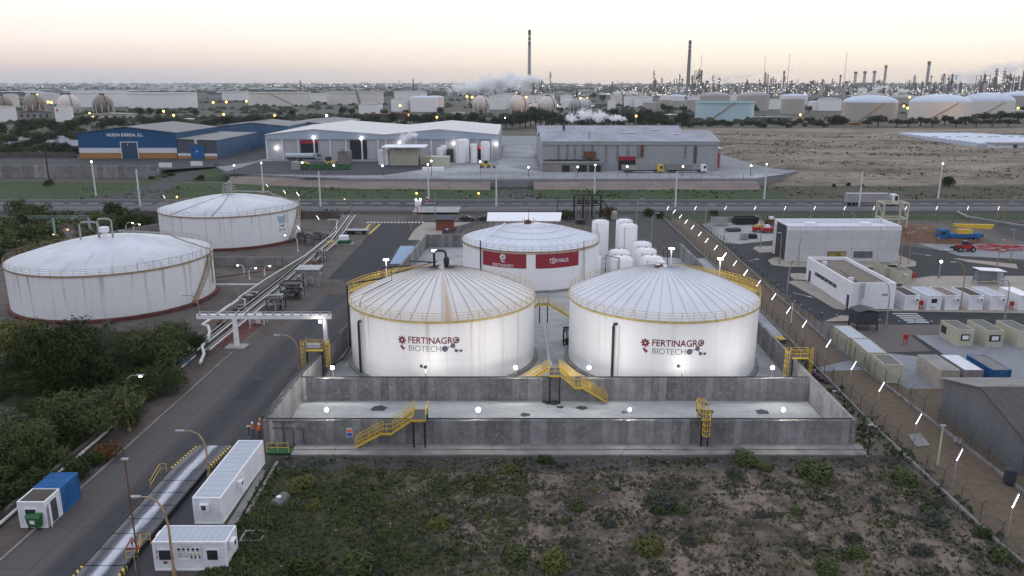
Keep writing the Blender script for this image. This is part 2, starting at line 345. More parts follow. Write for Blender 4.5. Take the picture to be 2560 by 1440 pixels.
# ================================================================ GROUND AND ROADS
def ground_mat():
    m = N('open_country', .95); p = m.pos(); x, y = m.sep(p, 0), m.sep(p, 1)
    n = m.noise(p, .012, 8, .65); n2 = m.noise(m.sc(p, (1, .5, 1)), .0016, 6, .6); f = m.noise(p, .35, 6, .7)
    near = m.ramp(n, [(.3, (.035, .045, .022)), (.5, (.10, .085, .065)), (.7, (.19, .155, .12))])
    far = m.ramp(n2, [(.38, (.035, .045, .035)), (.5, (.09, .09, .085)), (.56, (.06, .075, .055)), (.7, (.22, .21, .20))])
    c = m.mix(m.rng(y, 500, 1500), near, far); return m.out(m.mix(m.rng(f, .35, .7, 0, .5), c, (.04, .045, .025)), f, .3)
M['ground'] = ground_mat()
g = MB(); gx = [-14000, -3000, -600, 0, 600, 3000, 14000]; gy = [-400, 0, 300, 700, 3000, 14000]
for x in gx[:1]: pass
g.add([(x, y, 0) for y in gy for x in gx], [(j * 7 + i, j * 7 + i + 1, j * 7 + i + 8, j * 7 + i + 7) for j in range(5) for i in range(6)])
struct(g, 'ground', 'ground')

def road_mat():
    m = N('worn_road', .8); p = m.pos(); x, y = m.sep(p, 0), m.sep(p, 1)
    t = m.mth('ADD', x, m.mth('ADD', 43.4, m.mth('MULTIPLY', y, -.035)))   # metres across, 0 at the left kerb
    wob = m.noise(m.sc(p, (1, .08, 1)), .5, 5); t2 = m.mth('ADD', t, m.mth('MULTIPLY', m.mth('SUBTRACT', wob, .5), 2.2))
    c = m.ramp(m.rng(t2, 0, 16), [(.0, (.125, .11, .102)), (.2, (.135, .12, .113)), (.31, (.05, .05, .058)), (.46, (.042, .043, .053)), (.55, (.085, .08, .08)), (.64, (.04, .041, .05)), (.78, (.068, .066, .072)), (.9, (.12, .106, .1)), (1, (.13, .115, .105))])
    n = m.noise(m.sc(p, (1, .25, 1)), .8, 7, .7); f = m.noise(p, 3, 5, .7)
    c = m.mix(m.rng(n, .35, .7, 0, .4), c, (.14, .125, .115)); c = m.mix(m.rng(f, .4, .7, 0, .3), c, (.04, .04, .045))
    j1 = m.mth('LESS_THAN', m.mth('FRACT', m.mth('DIVIDE', y, 6.3)), .012); j2 = m.mth('LESS_THAN', m.mth('ABSOLUTE', m.mth('SUBTRACT', m.mth('FRACT', m.mth('DIVIDE', t, 5.1)), .5)), .008)
    c = m.mix(m.mth('MULTIPLY', m.mth('MAXIMUM', j1, j2), .6), c, (.03, .03, .03)); return m.out(m.mix(1.0, c, (.68, .68, .70), 'MULTIPLY'), f, .15)
M['road'] = road_mat()
M['asphalt'] = two('fresh_asphalt', (.045, .046, .052), (.055, .056, .063), .3, bump=.1)
M['asphalt_worn'] = two('worn_asphalt', (.075, .074, .078), (.095, .092, .094), .2, bump=.1)
M['walk'] = two('reddish_earth', (.12, .092, .078), (.16, .13, .115), .5)
M['pave'] = two('sandy_paving', (.30, .265, .225), (.36, .32, .28), .4, bump=.05)
M['gravel_g'] = two('pinkish_gravel', (.17, .145, .14), (.21, .18, .175), 2.5, .35, .65)
M['gravel_b'] = two('brown_gravel', (.15, .11, .075), (.23, .165, .11), 1.2, .35, .65)
M['gravel_d'] = two('dark_gravel', (.035, .037, .045), (.06, .06, .068), 1.5)
M['yard'] = two('yard_concrete', (.20, .21, .225), (.27, .28, .30), .12)
M['yard_s'] = two('dusty_yard', (.24, .245, .265), (.40, .405, .43), .06, .35, .65)
M['grass'] = two('verge_grass', (.03, .062, .012), (.05, .092, .02), .15, .3, .7, k=(.3, 1, 1))
M['grass_dry'] = two('dry_verge', (.06, .062, .03), (.11, .09, .055), .12, .35, .65, k=(.3, 1, 1))
M['soil'] = two('red_soil', (.17, .085, .05), (.24, .13, .085), .6)
M['slope'] = two('revetment_concrete', (.19, .15, .13), (.24, .195, .17), .25, k=(.4, 1, 1))
M['ballast'] = two('ballast', (.05, .048, .045), (.09, .08, .075), 2.5)
M['paint_w'] = plain('road_paint', (.50, .50, .50), .7, 0, .2, 3)
M['paint_y'] = plain('yellow_road_paint', (.50, .33, .05), .7, 0, .2, 3)

M['darkgrey2'] = M['darkgrey']
P = lambda *a: [(G(x, y).x, G(x, y).y) for x, y in a]
sheetpoly('road', [(-42.9, 20), (-26, 20), (-26.6, 90), (-23.6, 150), (-22.5, 196), (-14, 205), (-14, 232), (-46, 234), (-36.2, 192), (-36.4, 170), (-40.6, 112)], .01, 'road')
sheetpoly('road_patch_asphalt', [(-37.0, 155), (-28.5, 155), (-27.3, 185), (-23.5, 196), (-15, 206), (-15, 225), (-38, 225), (-36.9, 192)], .02, 'asphalt')
for nm_, pts_, mt_ in (('road_patch', [(-36.5, 143), (-31.5, 143), (-31.2, 153), (-36.3, 153)], 'walk'), ('road_patch', [(-40.2, 116), (-37.4, 116), (-37.2, 128), (-39.8, 128)], 'walk'), ('road_patch', [(-34.6, 92), (-32.8, 92), (-32.6, 99), (-34.4, 99)], 'asphalt')): sheetpoly(nm_, pts_, .022, mt_)
mh_ = MB()
for px, py in ((288, 1155), (229, 1182), (690, 760), (760, 700), (560, 980)):
    q = G(px, py); mh_.lathe([(.42, .02), (.42, .035)], 14, (q.x, q.y))
struct(mh_, 'manhole_covers', 'darkgrey')
# left: pavement strip, channel kerb, paved tank yard
sheetpoly('earth_strip', [(-47, 20), (-42.9, 20), (-40.8, 110), (-46.5, 110)], .015, 'walk')
k = MB(); k.poly([(-43.05, 20), (-42.85, 20), (-40.7, 110), (-40.9, 110)], 0, .12); struct(k, 'kerb', 'conc')
sheetpoly('tank_yard', [(-140, 116), (-40.6, 110), (-36.6, 150), (-36.3, 192), (-48, 236), (-110, 236), (-140, 200)], .012, 'conc_brown')
# right: strip between the fences, office plot
sheetpoly('gravel_strip', [(43, 20), (50.8, 20), (50.8, 236), (44.3, 236), (43.6, 150), (41.3, 95)], .012, 'gravel_b')
sheetpoly('back_yard', [(-14, 196), (44, 170), (44, 238), (-14, 238)], .008, 'asphalt_worn')
sheetpoly('side_yard', [(37.3, 110), (43.4, 120), (43.8, 175), (26, 175), (20, 172), (33, 140)], .009, 'yard_s')
sheetpoly('office_plot', [(50.8, 20), (50.8, 200), (140, 200), (160, 150), (160, 20)], .007, 'asphalt')
sheetpoly('brown_earth', [(50.8, 30), (50.8, 97), (58, 97), (90, 60), (90, 30)], .011, 'gravel_b')
sheetpoly('back_earth', [(50.8, 196), (50.8, 222), (190, 222), (190, 150), (150, 158), (118, 168), (88, 196)], .012, 'conc_brown')

# sheets of the office plot, from their corners
sheetpoly('concrete_yard', P((2010, 928), (2105, 905), (2190, 880), (2380, 900), (2275, 830), (2700, 838), (2760, 1000), (2350, 972), (2270, 972), (2180, 925)), .018, 'yard')
sheetpoly('pink_gravel_yard', P((2020, 800), (2085, 808), (2240, 812), (2700, 812), (2700, 840), (2275, 838), (2330, 878), (2200, 882), (2110, 905), (2060, 850)), .022, 'gravel_g')
sheetpoly('pavement', P((2230, 775), (2120, 776), (2600, 784), (2700, 784), (2700, 690), (2330, 690), (2260, 700)), .02, 'pave')
for i, pts in enumerate([((2110, 776), (2085, 772), (2040, 745), (1980, 712), (1968, 706), (1985, 703), (2030, 705), (2125, 762)), ((1976, 692), (1975, 685), (2000, 684), (2028, 688), (2028, 702), (1985, 700)),
                         ((1920, 652), (1935, 644), (2250, 640), (2290, 655), (2290, 666), (2255, 670), (1970, 668), (1930, 664)), ((2205, 802), (2060, 805), (2100, 790), (2180, 795)),
                         ((1882, 622), (1890, 617), (1935, 616), (1945, 630), (1900, 633))]):
    q = P(*pts); mb = MB(); mb.poly(q, 0, .13); struct(mb, 'pavement', 'pave')
sheetpoly('storage_slab', P((1755, 560), (1905, 552), (1945, 600), (1850, 610), (1810, 607)), .02, 'conc_pale')
sheetpoly('work_slab', P((2285, 605), (2560, 612), (2700, 640), (2700, 655), (2400, 640), (2330, 620)), .02, 'yard')
sheetpoly('pavement', P((2380, 645), (2540, 660), (2545, 672), (2420, 655)), .024, 'pave')
sheetpoly('roundabout_lane', P((2480, 560), (2560, 555), (2800, 570), (2800, 640), (2560, 605), (2490, 580)), .02, 'asphalt_worn')
dm = MB()
for (a, b, c_, h_) in ((2290, 585, 14, 2.2), (2340, 590, 12, 1.6), (2262, 580, 9, 1.5)):
    q = G(a, b); dm.lathe([(c_, -.1), (c_ * .75, h_ * .4), (c_ * .4, h_ * .85), (c_ * .1, h_)], 20, (q.x, q.y))
tag(solo(dm, 'soil_heap', 'soil', 'reddish brown heap of soil behind the white precast building', 'soil', smooth=True))
# crossing markings
zb = MB()
for i in range(17):
    p = G(917 + i * 8.6, 556); zb.box(p.x, p.x + .55, p.y - 1.0, p.y + 1.0, .024, .03)
struct(zb, 'road_marking', 'paint_w')
zb = MB()
for a, b in (((905, 586), (925, 560)), ((922, 586), (950, 560))):
    p, q = G(*a), G(*b); zb.quad((p.x - .35, p.y, .03), (p.x + .35, p.y, .03), (q.x + .35, q.y, .03), (q.x - .35, q.y, .03))
struct(zb, 'road_marking', 'paint_y')
zb = MB()
for i in range(5):
    a, b = G(2232 + i * 9, 784.5 + i * 5.3), G(2294 + i * 7, 784.5 + i * 5.3); zb.box(a.x, b.x, a.y - .28, a.y + .28, .025, .03)
for (bx, by, a) in ((2008, 738, -.95), (1882, 650, .6), (2305, 636, -.9)):   # arrows
    c0 = G(bx, by); ca, sa = math.cos(a), math.sin(a)
    for q in ([(-2.2, -.09), (1, -.09), (1, .09), (-2.2, .09)], [(1, -.4), (2.3, 0), (1, .4)]):
        zb.add([(c0.x + u * ca - v * sa, c0.y + u * sa + v * ca, .028) for u, v in q], [tuple(range(len(q)))])
struct(zb, 'road_marking', 'paint_w')
# highway, railway, verges
M['hwy'] = two('highway_asphalt', (.05, .051, .058), (.066, .066, .072), .25, k=(.05, 1, 1), bump=.1)
sheetpoly('highway', [(-420, 248.5), (420, 248.5), (420, 268.5), (-420, 268.5)], .03, 'hwy')
mk = MB()
for (y0, y1) in ((249.6, 249.9), (267.2, 267.5)): mk.box(-420, 420, y0, y1, .035, .04)
for i in range(140):
    x = -400 + i * 5.8
    if not -24 < x < -6: mk.box(x, x + (3.6 if x < -20 else 3.4), 259.3, 259.9 if x < -20 else 259.65, .035, .04)
mk.box(-230, -110, 255.5, 255.8, .035, .04); mk.box(-24, 200, 257.0, 257.25, .035, .04)
struct(mk, 'road_marking', 'paint_w')
sheetpoly('side_road', [(-148, 268), (-116, 268), (-124, 277), (-131, 318), (-140.5, 318), (-139, 277)], .034, 'asphalt_worn')
rp_ = MB(); rp_.add([(-142, 318, .035), (-129, 318, .035), (-133, 357, 3.05), (-147, 357, 3.05)], [(0, 1, 2, 3)]); struct(rp_, 'side_road', 'asphalt_worn')
rp_ = MB(); rp_.add([(-147.5, 318, 0), (-142, 318, .03), (-147, 357, 3.0), (-150, 357, 3.0), (-129, 318, .03), (-113, 320, 0), (-113, 340, 3.0), (-133, 357, 3.0)], [(0, 1, 2, 3), (4, 5, 6, 7)]); struct(rp_, 'verge_bank', 'grass')
sheetpoly('side_road', [(-12, 268), (15, 268), (8, 275), (6.5, 298), (-3, 298), (-5, 275)], .034, 'asphalt_worn')
sheetpoly('verge_grass', [(-420, 268.5), (95, 268.5), (95, 304), (-420, 330)], .02, 'grass')
sheetpoly('dry_verge', [(95, 268.5), (420, 268.5), (420, 312), (95, 304)], .02, 'grass_dry')
sheetpoly('dark_verge', [(44, 228), (420, 222), (420, 241), (44, 241)], .016, 'grass')
b = MB(); b.xz([], 0, 0) if False else None
b.yz([(236.5, 0), (239.5, .45), (246.0, .45), (248.3, 0)], -420, 420); struct(b, 'railway_ballast', 'ballast')
b = MB()
for y in (240.6, 242.1, 243.8, 245.3): b.box(-420, 420, y, y + .12, .5, .64)
tag(struct(b, 'rail', 'steel'))
b = MB()
for i in range(420):
    x = -200 + i * .95; b.box(x, x + .3, 240.1, 242.8, .4, .52); b.box(x, x + .3, 243.3, 246.0, .4, .52)
struct(b, 'railway_sleepers', 'darkgrey')
for i, (x0, x1) in enumerate(((-420, -36), (-14, 420))):
    b = MB(); b.box(x0, x1, 248.0, 248.06, .45, .75)
    for j in range(int((x1 - x0) / 4)): b.box(x0 + j * 4, x0 + j * 4 + .12, 248.06, 248.18, 0, .7)
    solo(b, 'crash_barrier', 'steel', 'long steel crash barrier between railway and highway, ' + ('left' if i == 0 else 'right') + ' of the level crossing', 'barrier', group='crash barriers beside the highway')
b = MB(); b.box(-30, -16, 237, 248.4, .5, .66); struct(b, 'level_crossing', 'conc_pale')
# factory terrace with its sloped revetment
T3 = 3.0
t = MB(); t.poly([(-330, 334), (-147.5, 331), (-147.5, 356), (-133, 356), (-113, 322), (-60, 303), (-7, 301), (92, 303), (118, 330), (125, 560), (-330, 560)], 0.02, T3); struct(t, 'factory_terrace', ['yard'])
for i, (xa, ya, xb, yb) in enumerate(((-112, 316, -57, 299.5), (-57, 299.5, -8, 297), (8, 297, 92, 297))):
    s_ = MB(); s_.add([(xa, ya - 3.5, 0.05), (xb, yb - 3.5, 0.05), (xb, yb + 1.6, 2.0), (xa, ya + 1.6, 2.0), (xb, yb + 6, 2.25), (xa, ya + 6, 2.25)], [(0, 1, 2, 3), (3, 2, 4, 5)]); struct(s_, 'revetment_slope', 'slope')
sheetpoly('dark_gravel_yard', [(-117, 320), (-50, 314), (-28, 352), (-28, 372), (-117, 374)], T3 + .02, 'gravel_d')
sheetpoly('pale_yard', [(-85, 309), (-60, 305), (92, 305), (108, 318), (94, 333), (10, 331), (-4, 352), (-28, 352), (-50, 316)], T3 + .03, 'yard_s')
sheetpoly('passage_yard', [(-6, 352), (11, 340), (11, 470), (-4, 470)], T3 + .025, 'yard_s')
sheetpoly('asphalt_yard', [(-260, 338), (-146, 336), (-126, 350), (-119, 374), (-119, 470), (-330, 470), (-330, 345)], T3 + .02, 'asphalt_worn')

# sandy hill on the right with a soft profile
def hill_mat():
    m = N('sand_scrub', .95); p = m.pos(); q = m.sc(p, (.35, 1, 1))
    n = m.noise(q, .05, 8, .65); f = m.noise(q, .5, 6, .75); f2 = m.noise(q, 1.6, 4, .7)
    c = m.ramp(n, [(.35, (.08, .07, .058)), (.47, (.19, .155, .12)), (.62, (.31, .25, .19))])
    c = m.mix(m.rng(f, .5, .62, 0, .8), c, (.05, .052, .038)); return m.out(m.mix(m.rng(f2, .52, .68, 0, .6), c, (.07, .068, .05)), f, .5, .3)
M['hill'] = hill_mat()
def hillz(x, y):
    s1 = min(1, max(0, (x - 92) / 30)); s2 = min(1, max(0, (y - 303) / 45)); s3 = min(1, max(0, (700 - y) / 120))
    f = lambda t: t * t * (3 - 2 * t)
    return f(s1) * f(s2) * f(s3) * (4.5 + 1.2 * math.sin(x * .021) + .8 * math.sin(y * .03 + x * .011)) + .02
h_ = MB(); nx, ny = 60, 40; vs = [(90 + i * 10, 300 + j * 10.5, hillz(90 + i * 10, 300 + j * 10.5) - (.4 if i in (0, nx) or j in (0, ny) else 0)) for j in range(ny + 1) for i in range(nx + 1)]
h_.add(vs, [(j * (nx + 1) + i, j * (nx + 1) + i + 1, (j + 1) * (nx + 1) + i + 1, (j + 1) * (nx + 1) + i) for j in range(ny) for i in range(nx)]); struct(h_, 'sandy_hill', 'hill', True)

# foreground field
def field_mat():
    m = N('rough_field', .95); p = m.pos(); x, y = m.sep(p, 0), m.sep(p, 1)
    n = m.noise(p, .22, 8, .65, .6); n2 = m.noise(p, .09, 5, .6); f = m.noise(p, 1.6, 7, .75); f3 = m.noise(p, 5, 4, .7)
    sand = m.mix(m.rng(n, .40, .62), (.06, .047, .038), (.215, .165, .128))
    green = m.mix(m.rng(f, .4, .6), (.024, .032, .012), (.055, .052, .024))
    bias = m.mth('ADD', m.mth('MULTIPLY', m.mth('ADD', x, 2), -.010), m.mth('MULTIPLY', m.mth('SUBTRACT', 58, y), .006))
    gf = m.rng(m.mth('ADD', m.mth('ADD', m.mth('MULTIPLY', n2, .6), m.mth('MULTIPLY', f, .5)), bias), .48, .62)
    c = m.mix(gf, sand, green)
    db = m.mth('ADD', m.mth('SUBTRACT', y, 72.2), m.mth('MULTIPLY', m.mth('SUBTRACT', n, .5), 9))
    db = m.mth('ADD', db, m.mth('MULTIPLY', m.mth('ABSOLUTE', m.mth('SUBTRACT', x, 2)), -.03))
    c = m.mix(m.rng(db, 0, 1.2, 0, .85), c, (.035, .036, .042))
    g2 = m.noise(p, .7, 6, .7); c = m.mix(m.rng(g2, .48, .6, 0, .75), c, (.042, .042, .03)); c = m.mix(m.rng(f3, .5, .66, 0, .6), c, (.028, .028, .02)); return m.out(c, f, .6, .2)
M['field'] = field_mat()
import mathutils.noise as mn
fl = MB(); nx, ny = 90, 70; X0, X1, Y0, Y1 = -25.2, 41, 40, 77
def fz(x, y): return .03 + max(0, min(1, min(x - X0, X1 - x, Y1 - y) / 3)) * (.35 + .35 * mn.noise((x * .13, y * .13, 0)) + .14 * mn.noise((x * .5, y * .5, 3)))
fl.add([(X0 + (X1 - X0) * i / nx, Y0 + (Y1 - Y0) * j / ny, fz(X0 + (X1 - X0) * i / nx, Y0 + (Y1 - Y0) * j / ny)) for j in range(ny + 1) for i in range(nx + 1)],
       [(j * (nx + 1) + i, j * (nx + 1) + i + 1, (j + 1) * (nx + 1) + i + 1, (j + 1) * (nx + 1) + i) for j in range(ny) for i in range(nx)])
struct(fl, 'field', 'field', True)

# ================================================================ BUNDED TANK YARD
M['bfloor'] = two('bund_floor', (.30, .305, .305), (.42, .425, .42), .25, k=(.5, 1, 1), bump=.1)
sheetpoly('bund_floor', [(-25.6, 79.3), (36.2, 79.3), (36.4, 91.6), (37.2, 113), (37.5, 175), (-20, 190), (-26, 92)], .06, 'bfloor')
WZ = 3.2
def wall(name, x0, x1, y0, y1, z0, z1, mat, label): return solo(MB().box(x0, x1, y0, y1, z0, z1), name, mat, label, 'wall', group='cast concrete bund walls')
wall('bund_wall', -25.5, 36.3, 78.8, 79.2, 0, WZ, 'pan_x', 'long front concrete bund wall with stained vertical panels facing the scrub field')
wall('bund_wall', -25.3, 36.2, 91.8, 92.2, 0, 3.0, 'pan_x', 'inner concrete bund wall behind the narrow front bay, tanks rising beyond it')
lw = MB(); lw.poly([(-26.6, 78.8), (-26.1, 78.8), (-25.9, 92), (-23.3, 125), (-20.2, 188), (-20.6, 188), (-23.7, 125), (-26.4, 92)], 0, WZ)
solo(lw, 'bund_wall', 'pan_y', 'left side bund wall running along the road beside the rusty tank', 'wall', group='cast concrete bund walls')
lw = MB(); lw.poly([(36.35, 78.8), (36.75, 78.8), (36.9, 92), (37.7, 125), (38.1, 176), (37.7, 176), (37.3, 125), (36.5, 92)], 0, WZ + .02)
solo(lw, 'bund_wall', 'pan_y', 'right side bund wall running away beside the gravel strip', 'wall', group='cast concrete bund walls')
wall('bund_wall', -20.1, -8, 187.2, 187.6, 0, 3.1, 'pan_x', 'short back bund wall beside the round tank with maroon banners')
ft = MB(); ft.yz([(76.6, 0), (76.6, .3), (77.6, .34), (77.6, .45), (78.79, .5), (78.79, 0)], -23.2, 37.4); solo(ft, 'wall_footing', 'conc', 'pale concrete footing along the foot of the front bund wall', 'footing')
for nm, (x0, x1, y, z), lb in (('f', (-26.2, 36.4, 79.0, WZ + .12), 'thin dark pipe lying along the top of the front bund wall'), ('m', (-26, 36.3, 92.0, 3.12), 'thin dark pipe lying along the top of the inner bund wall')):
    solo(MB().tube([(x0, y, z), (x1, y, z)], .07), 'pipe', 'black', lb, 'pipe')
pp = MB(); pp.tube([(-26.55, 78.8, 3.6), (-26.3, 92, 3.6), (-24.7, 108, 3.6)], .1); pp.tube([(-26.2, 78.8, 3.5), (-25.9, 92, 3.5), (-23.4, 122, 3.5), (-21, 160, 3.5)], .1)
for y in range(80, 124, 4): xx = -26.4 + (y - 79) * .05; pp.cyl(xx, y, WZ - .02, 3.55, .05, 5)
solo(pp, 'pipe', 'black', 'pair of dark pipes on brackets above the left bund wall', 'pipe')
dp = MB()
for i, (px, py, r) in enumerate(((947, 1022, .95), (1380, 1007, 1.1), (1400, 1019, .45), (1455, 1021, .7), (1313, 1038, .6), (1560, 1032, .35), (1905, 1031, .8), (1765, 1012, .5), (1770, 1030, .7))):
    q = G(px, py); n = 14; pts = [(q.x + r * (1 + .2 * math.sin(i * 3 + k * 1.7)) * math.cos(k * 2 * math.pi / n), q.y + r * .9 * (1 + .2 * math.cos(i + k * 2.1)) * math.sin(k * 2 * math.pi / n), .068) for k in range(n)]; dp.add(pts, [tuple(range(n))])
struct(dp, 'floor_stain', 'gravel_d')

# ================================================================ TANKS
M['seam'] = plain('roof_seam_grey', (.36, .37, .40))
def logo_fb(mb):    # flower + FERTINAGRO BIOTECH + molecule, flat drawing centred at 0
    tbox(mb, 'FERTINAGRO', -3.55, 3.5, .1, 1.05, 0, .012); tbox(mb, 'BIOTECH', -3.5, .95, -1.0, -.18, 1, -.012)
    for (x, y, r) in ((1.5, -.6, .42), (2.6, -.2, .32), (3.05, -.95, .25), (3.7, -1.0, .2)): disc(mb, x, y, r, 20, 1)
    disc(mb, 3.12, .57, .2, 16, 1)
    for a, b in (((1.5, -.6), (2.6, -.2)), ((2.6, -.2), (3.05, -.95)), ((3.05, -.95), (3.7, -1.0)), ((3.12, .57), (2.6, -.2))):
        d = Vector((b[0] - a[0], b[1] - a[1])).normalized() * .05; mb.add([(a[0] - d.y, a[1] + d.x, 0), (a[0] + d.y, a[1] - d.x, 0), (b[0] + d.y, b[1] - d.x, 0), (b[0] - d.y, b[1] + d.x, 0)], [(0, 1, 2, 3)], 1)
    for i in range(8):
        a = i * math.pi / 4; disc(mb, -4.5 + .38 * math.cos(a), .45 + .38 * math.sin(a), .26, 10, 0, .5, a)
    disc(mb, -4.55, -.55, .32, 10, 0, .45, -.6); disc(mb, -4.3, -.75, .28, 10, 0, .4, .9)
    rect(mb, -4.56, -4.48, -.8, .1); return mb
def big_tank(name, label, cx, cy, Rr, h, ap, shell_m, roof_m, ribs, rail_m, rail_from=0, rail_to=2 * math.pi, ribmat='steel', ringh=.35, ringm='conc', power=1.35, nrings=0, wide=False):
    o = thing(name, label, 'storage tank', (cx, cy, 0), group='large white storage tanks')
    MB().lathe([(Rr, ringh), (Rr, h)], 96).build('shell', shell_m, o, smooth=True)
    MB().lathe([(Rr + .55, 0), (Rr + .55, ringh), (Rr + .01, ringh + .05)], 72).build('foundation_ring', ringm, o, smooth=True)
    zf = lambda r: h + .05 + (ap - h) * (1 - (r / Rr) ** power)
    MB().lathe([(Rr * (1 - i / 14) + (.12 if i == 0 else 0) + .02, zf(Rr * (1 - i / 14))) for i in range(15)], 96, cap=False).build('roof', roof_m, o, smooth=True)
    MB().lathe([(Rr + .01, h - .25), (Rr + .16, h - .25), (Rr + .16, h + .02), (Rr + .01, h + .02)], 96, cap=False).build('rim_angle', rail_m, o)
    if ribs:
        rb = MB()
        for i in range(ribs):
            a = 2 * math.pi * (i + .5) / ribs; ca, sa = math.cos(a), math.sin(a); w = .011 if not wide else .07
            pts = [(Rr * (1 - j / 8) + .05, zf(Rr * (1 - j / 8)) + .02) for j in range(9)]
            vs = []
            for r, z in pts:
                r = max(r, .6)
                for q, dz in ((-w, 0), (w, 0), (w, .045), (-w, .045)): vs.append((r * ca - q * sa, r * sa + q * ca, z + dz))
            rb.add(vs, [(4 * j + a1, 4 * j + (a1 + 1) % 4, 4 * j + 4 + (a1 + 1) % 4, 4 * j + 4 + a1) for j in range(8) for a1 in range(4)])
        for k in range(nrings):
            r = Rr * (.25 + .2 * k); rb.lathe([(r - .08, zf(r) + .1), (r + .08, zf(r) + .1), (r + .08, zf(r) + .14), (r - .08, zf(r) + .14)], 60, cap=False)
        rb.build('roof_seams', ribmat, o)
    rl = MB(); n = 56
    for i in range(n + 1):
        a = rail_from + (rail_to - rail_from) * i / n; x, y = (Rr + .1) * math.cos(a), (Rr + .1) * math.sin(a); rl.tube([(x, y, h - .1), (x, y, h + 1.1)], .03, 4)
    for z in (.4, .75, 1.1): rl.tube([((Rr + .1) * math.cos(rail_from + (rail_to - rail_from) * i / 96), (Rr + .1) * math.sin(rail_from + (rail_to - rail_from) * i / 96), h + z) for i in range(97)], .025, 4)
    rl.build('railing', rail_m, o)
    return o
def standpipe(o, Rr, a, z0, z1, m='black', r=.16):
    x, y = (Rr + .28) * math.cos(a), (Rr + .28) * math.sin(a); x2, y2 = (Rr + .02) * math.cos(a + .035), (Rr + .02) * math.sin(a + .035)
    MB().tube([(x, y, z0), (x, y, z1 - .3), (x * .998, y * .998, z1 - .05), (x2, y2, z1)], r, 8).build('standpipe', m, o, smooth=True)
def ladder(mb, x, y, z0, z1, a=0, w=.45):
    ca, sa = math.cos(a), math.sin(a)
    for s in (-w / 2, w / 2): mb.tube([(x + s * ca, y + s * sa, z0), (x + s * ca, y + s * sa, z1)], .03, 4)
    for i in range(int((z1 - z0) / .3)): z = z0 + .15 + i * .3; mb.tube([(x - w / 2 * ca, y - w / 2 * sa, z), (x + w / 2 * ca, y + w / 2 * sa, z)], .02, 4)
    return mb
AZ = lambda px, py, cx, cy, Rr: None
tA = big_tank('storage_tank', 'rust-streaked white domed tank with company lettering, left of the twin front tanks', -9.8, 108.9, 12.95, 9.0, 13.0, 'tank', 'roof_a', 40, 'yellow_dull', ribmat='conc_brown', power=1.6)
tB = big_tank('storage_tank', 'cleaner white domed tank with company lettering, right of the twin front tanks', 21.1, 107.8, 13.0, 9.35, 13.4, 'tank_clean', 'roof_b', 44, 'yellow_dull', ribmat='seam', power=1.6)
tC = big_tank('storage_tank', 'white round tank carrying two maroon banners behind the twin front tanks', 3.8, 158.3, 13.7, 7.8, 10.8, 'tank_clean', 'roof_c', 44, 'tanpole', ribmat='white', nrings=3, wide=True)
tD = big_tank('storage_tank', 'big weathered white tank cut by the left edge with dark red foundation ring', -72.3, 141.3, 16.9, 8.0, 11.5, 'tank_old', 'roof_old', 0, 'tanpole', ringh=.6, ringm='redkerb', power=1.6)
tE = big_tank('storage_tank', 'weathered white tank with grey dark streaks and blue striped emblem, behind the big left tank', -71.0, 199.4, 16.8, 8.0, 11.1, 'tank_old', 'roof_old', 0, 'tanpole', ringh=.6, ringm='redkerb', power=1.6)
for tk, Rr, px, py in ((tA, 12.95, 1085, 852), (tB, 13.0, 1698, 855)):
    cx, cy_ = tk.location.x, tk.location.y; d = G(px, py, 5.9); a0 = math.atan2(1, 0)
    # direction of the drawing: where the sight line meets the shell
    best = min((abs(math.atan2(cx + Rr * math.cos(a), cy_ + Rr * math.sin(a)) - math.atan2(d.x, d.y)), a) for a in [math.pi * 1.5 + (k - 60) * .008 for k in range(121)])[1]
    z = 5.95 if tk is tA else 5.95
    mb = logo_fb(MB()); mb.v = [(x * .93, y * .93, q) for x, y, q in mb.v]
    arc_map(mb, Rr + .03, z, best).build('printed_emblem', ['text_red', 'text_grey'], tk)
standpipe(tA, 12.95, math.pi * 1.5 - .92, .4, 7.6); standpipe(tB, 13.0, math.pi * 1.5 - .66, .4, 8.3)
for tk, Rr, aa in ((tA, 12.95, (-.87,)), (tB, 13.0, (-.60,))):
    for a in aa:
        lm = MB()
        for k in range(22):
            z = .6 + k * .35; lm.tube([((Rr + q) * math.cos(math.pi * 1.5 + a), (Rr + q) * math.sin(math.pi * 1.5 + a), z) for q in (0, .25)], .02, 4)
        lm.tube([((Rr + .24) * math.cos(math.pi * 1.5 + a), (Rr + .24) * math.sin(math.pi * 1.5 + a), q) for q in (.5, 8.1)], .025, 4); lm.build('pipe_brackets', 'steel', tk)
mh = MB(); a = math.pi * 1.5 - .98; mh.tube([((13.0 + q) * math.cos(a), (13.0 + q) * math.sin(a), 1.6) for q in (-.1, .35)], .62, 16); mh.build('manhole', 'white', tB)
# banners on tank C
def banner(o, Rr, a0, a1, z0, z1):
    mb = MB(); n = 16
    for i in range(n):
        b0, b1 = a0 + (a1 - a0) * i / n, a0 + (a1 - a0) * (i + 1) / n
        mb.quad(*[((Rr + .05) * math.cos(b), (Rr + .05) * math.sin(b), z) for b, z in ((b0, z0), (b1, z0), (b1, z1), (b0, z1))])
    return mb.build('banner', 'maroon', o)
def ang_on(tk, Rr, px, py, z):
    d = G(px, py, z); t = math.atan2(d.x, d.y)
    return min((abs(math.atan2(tk.location.x + Rr * math.cos(a), tk.location.y + Rr * math.sin(a)) - t), a) for a in [math.pi + k * math.pi / 800 for k in range(801)])[1]
a0, a1, a2, a3 = [ang_on(tC, 13.7, px, 655, 5.5) for px in (1208, 1316, 1339, 1446)]
b1 = banner(tC, 13.7, a0, a1, 4.6, 7.4); b2 = banner(tC, 13.7, a2, a3, 4.6, 7.4)
mb = tbox(MB(), 'FERTINAGRO', -2.1, 2.1, -1.25, -.7, 0, .01)
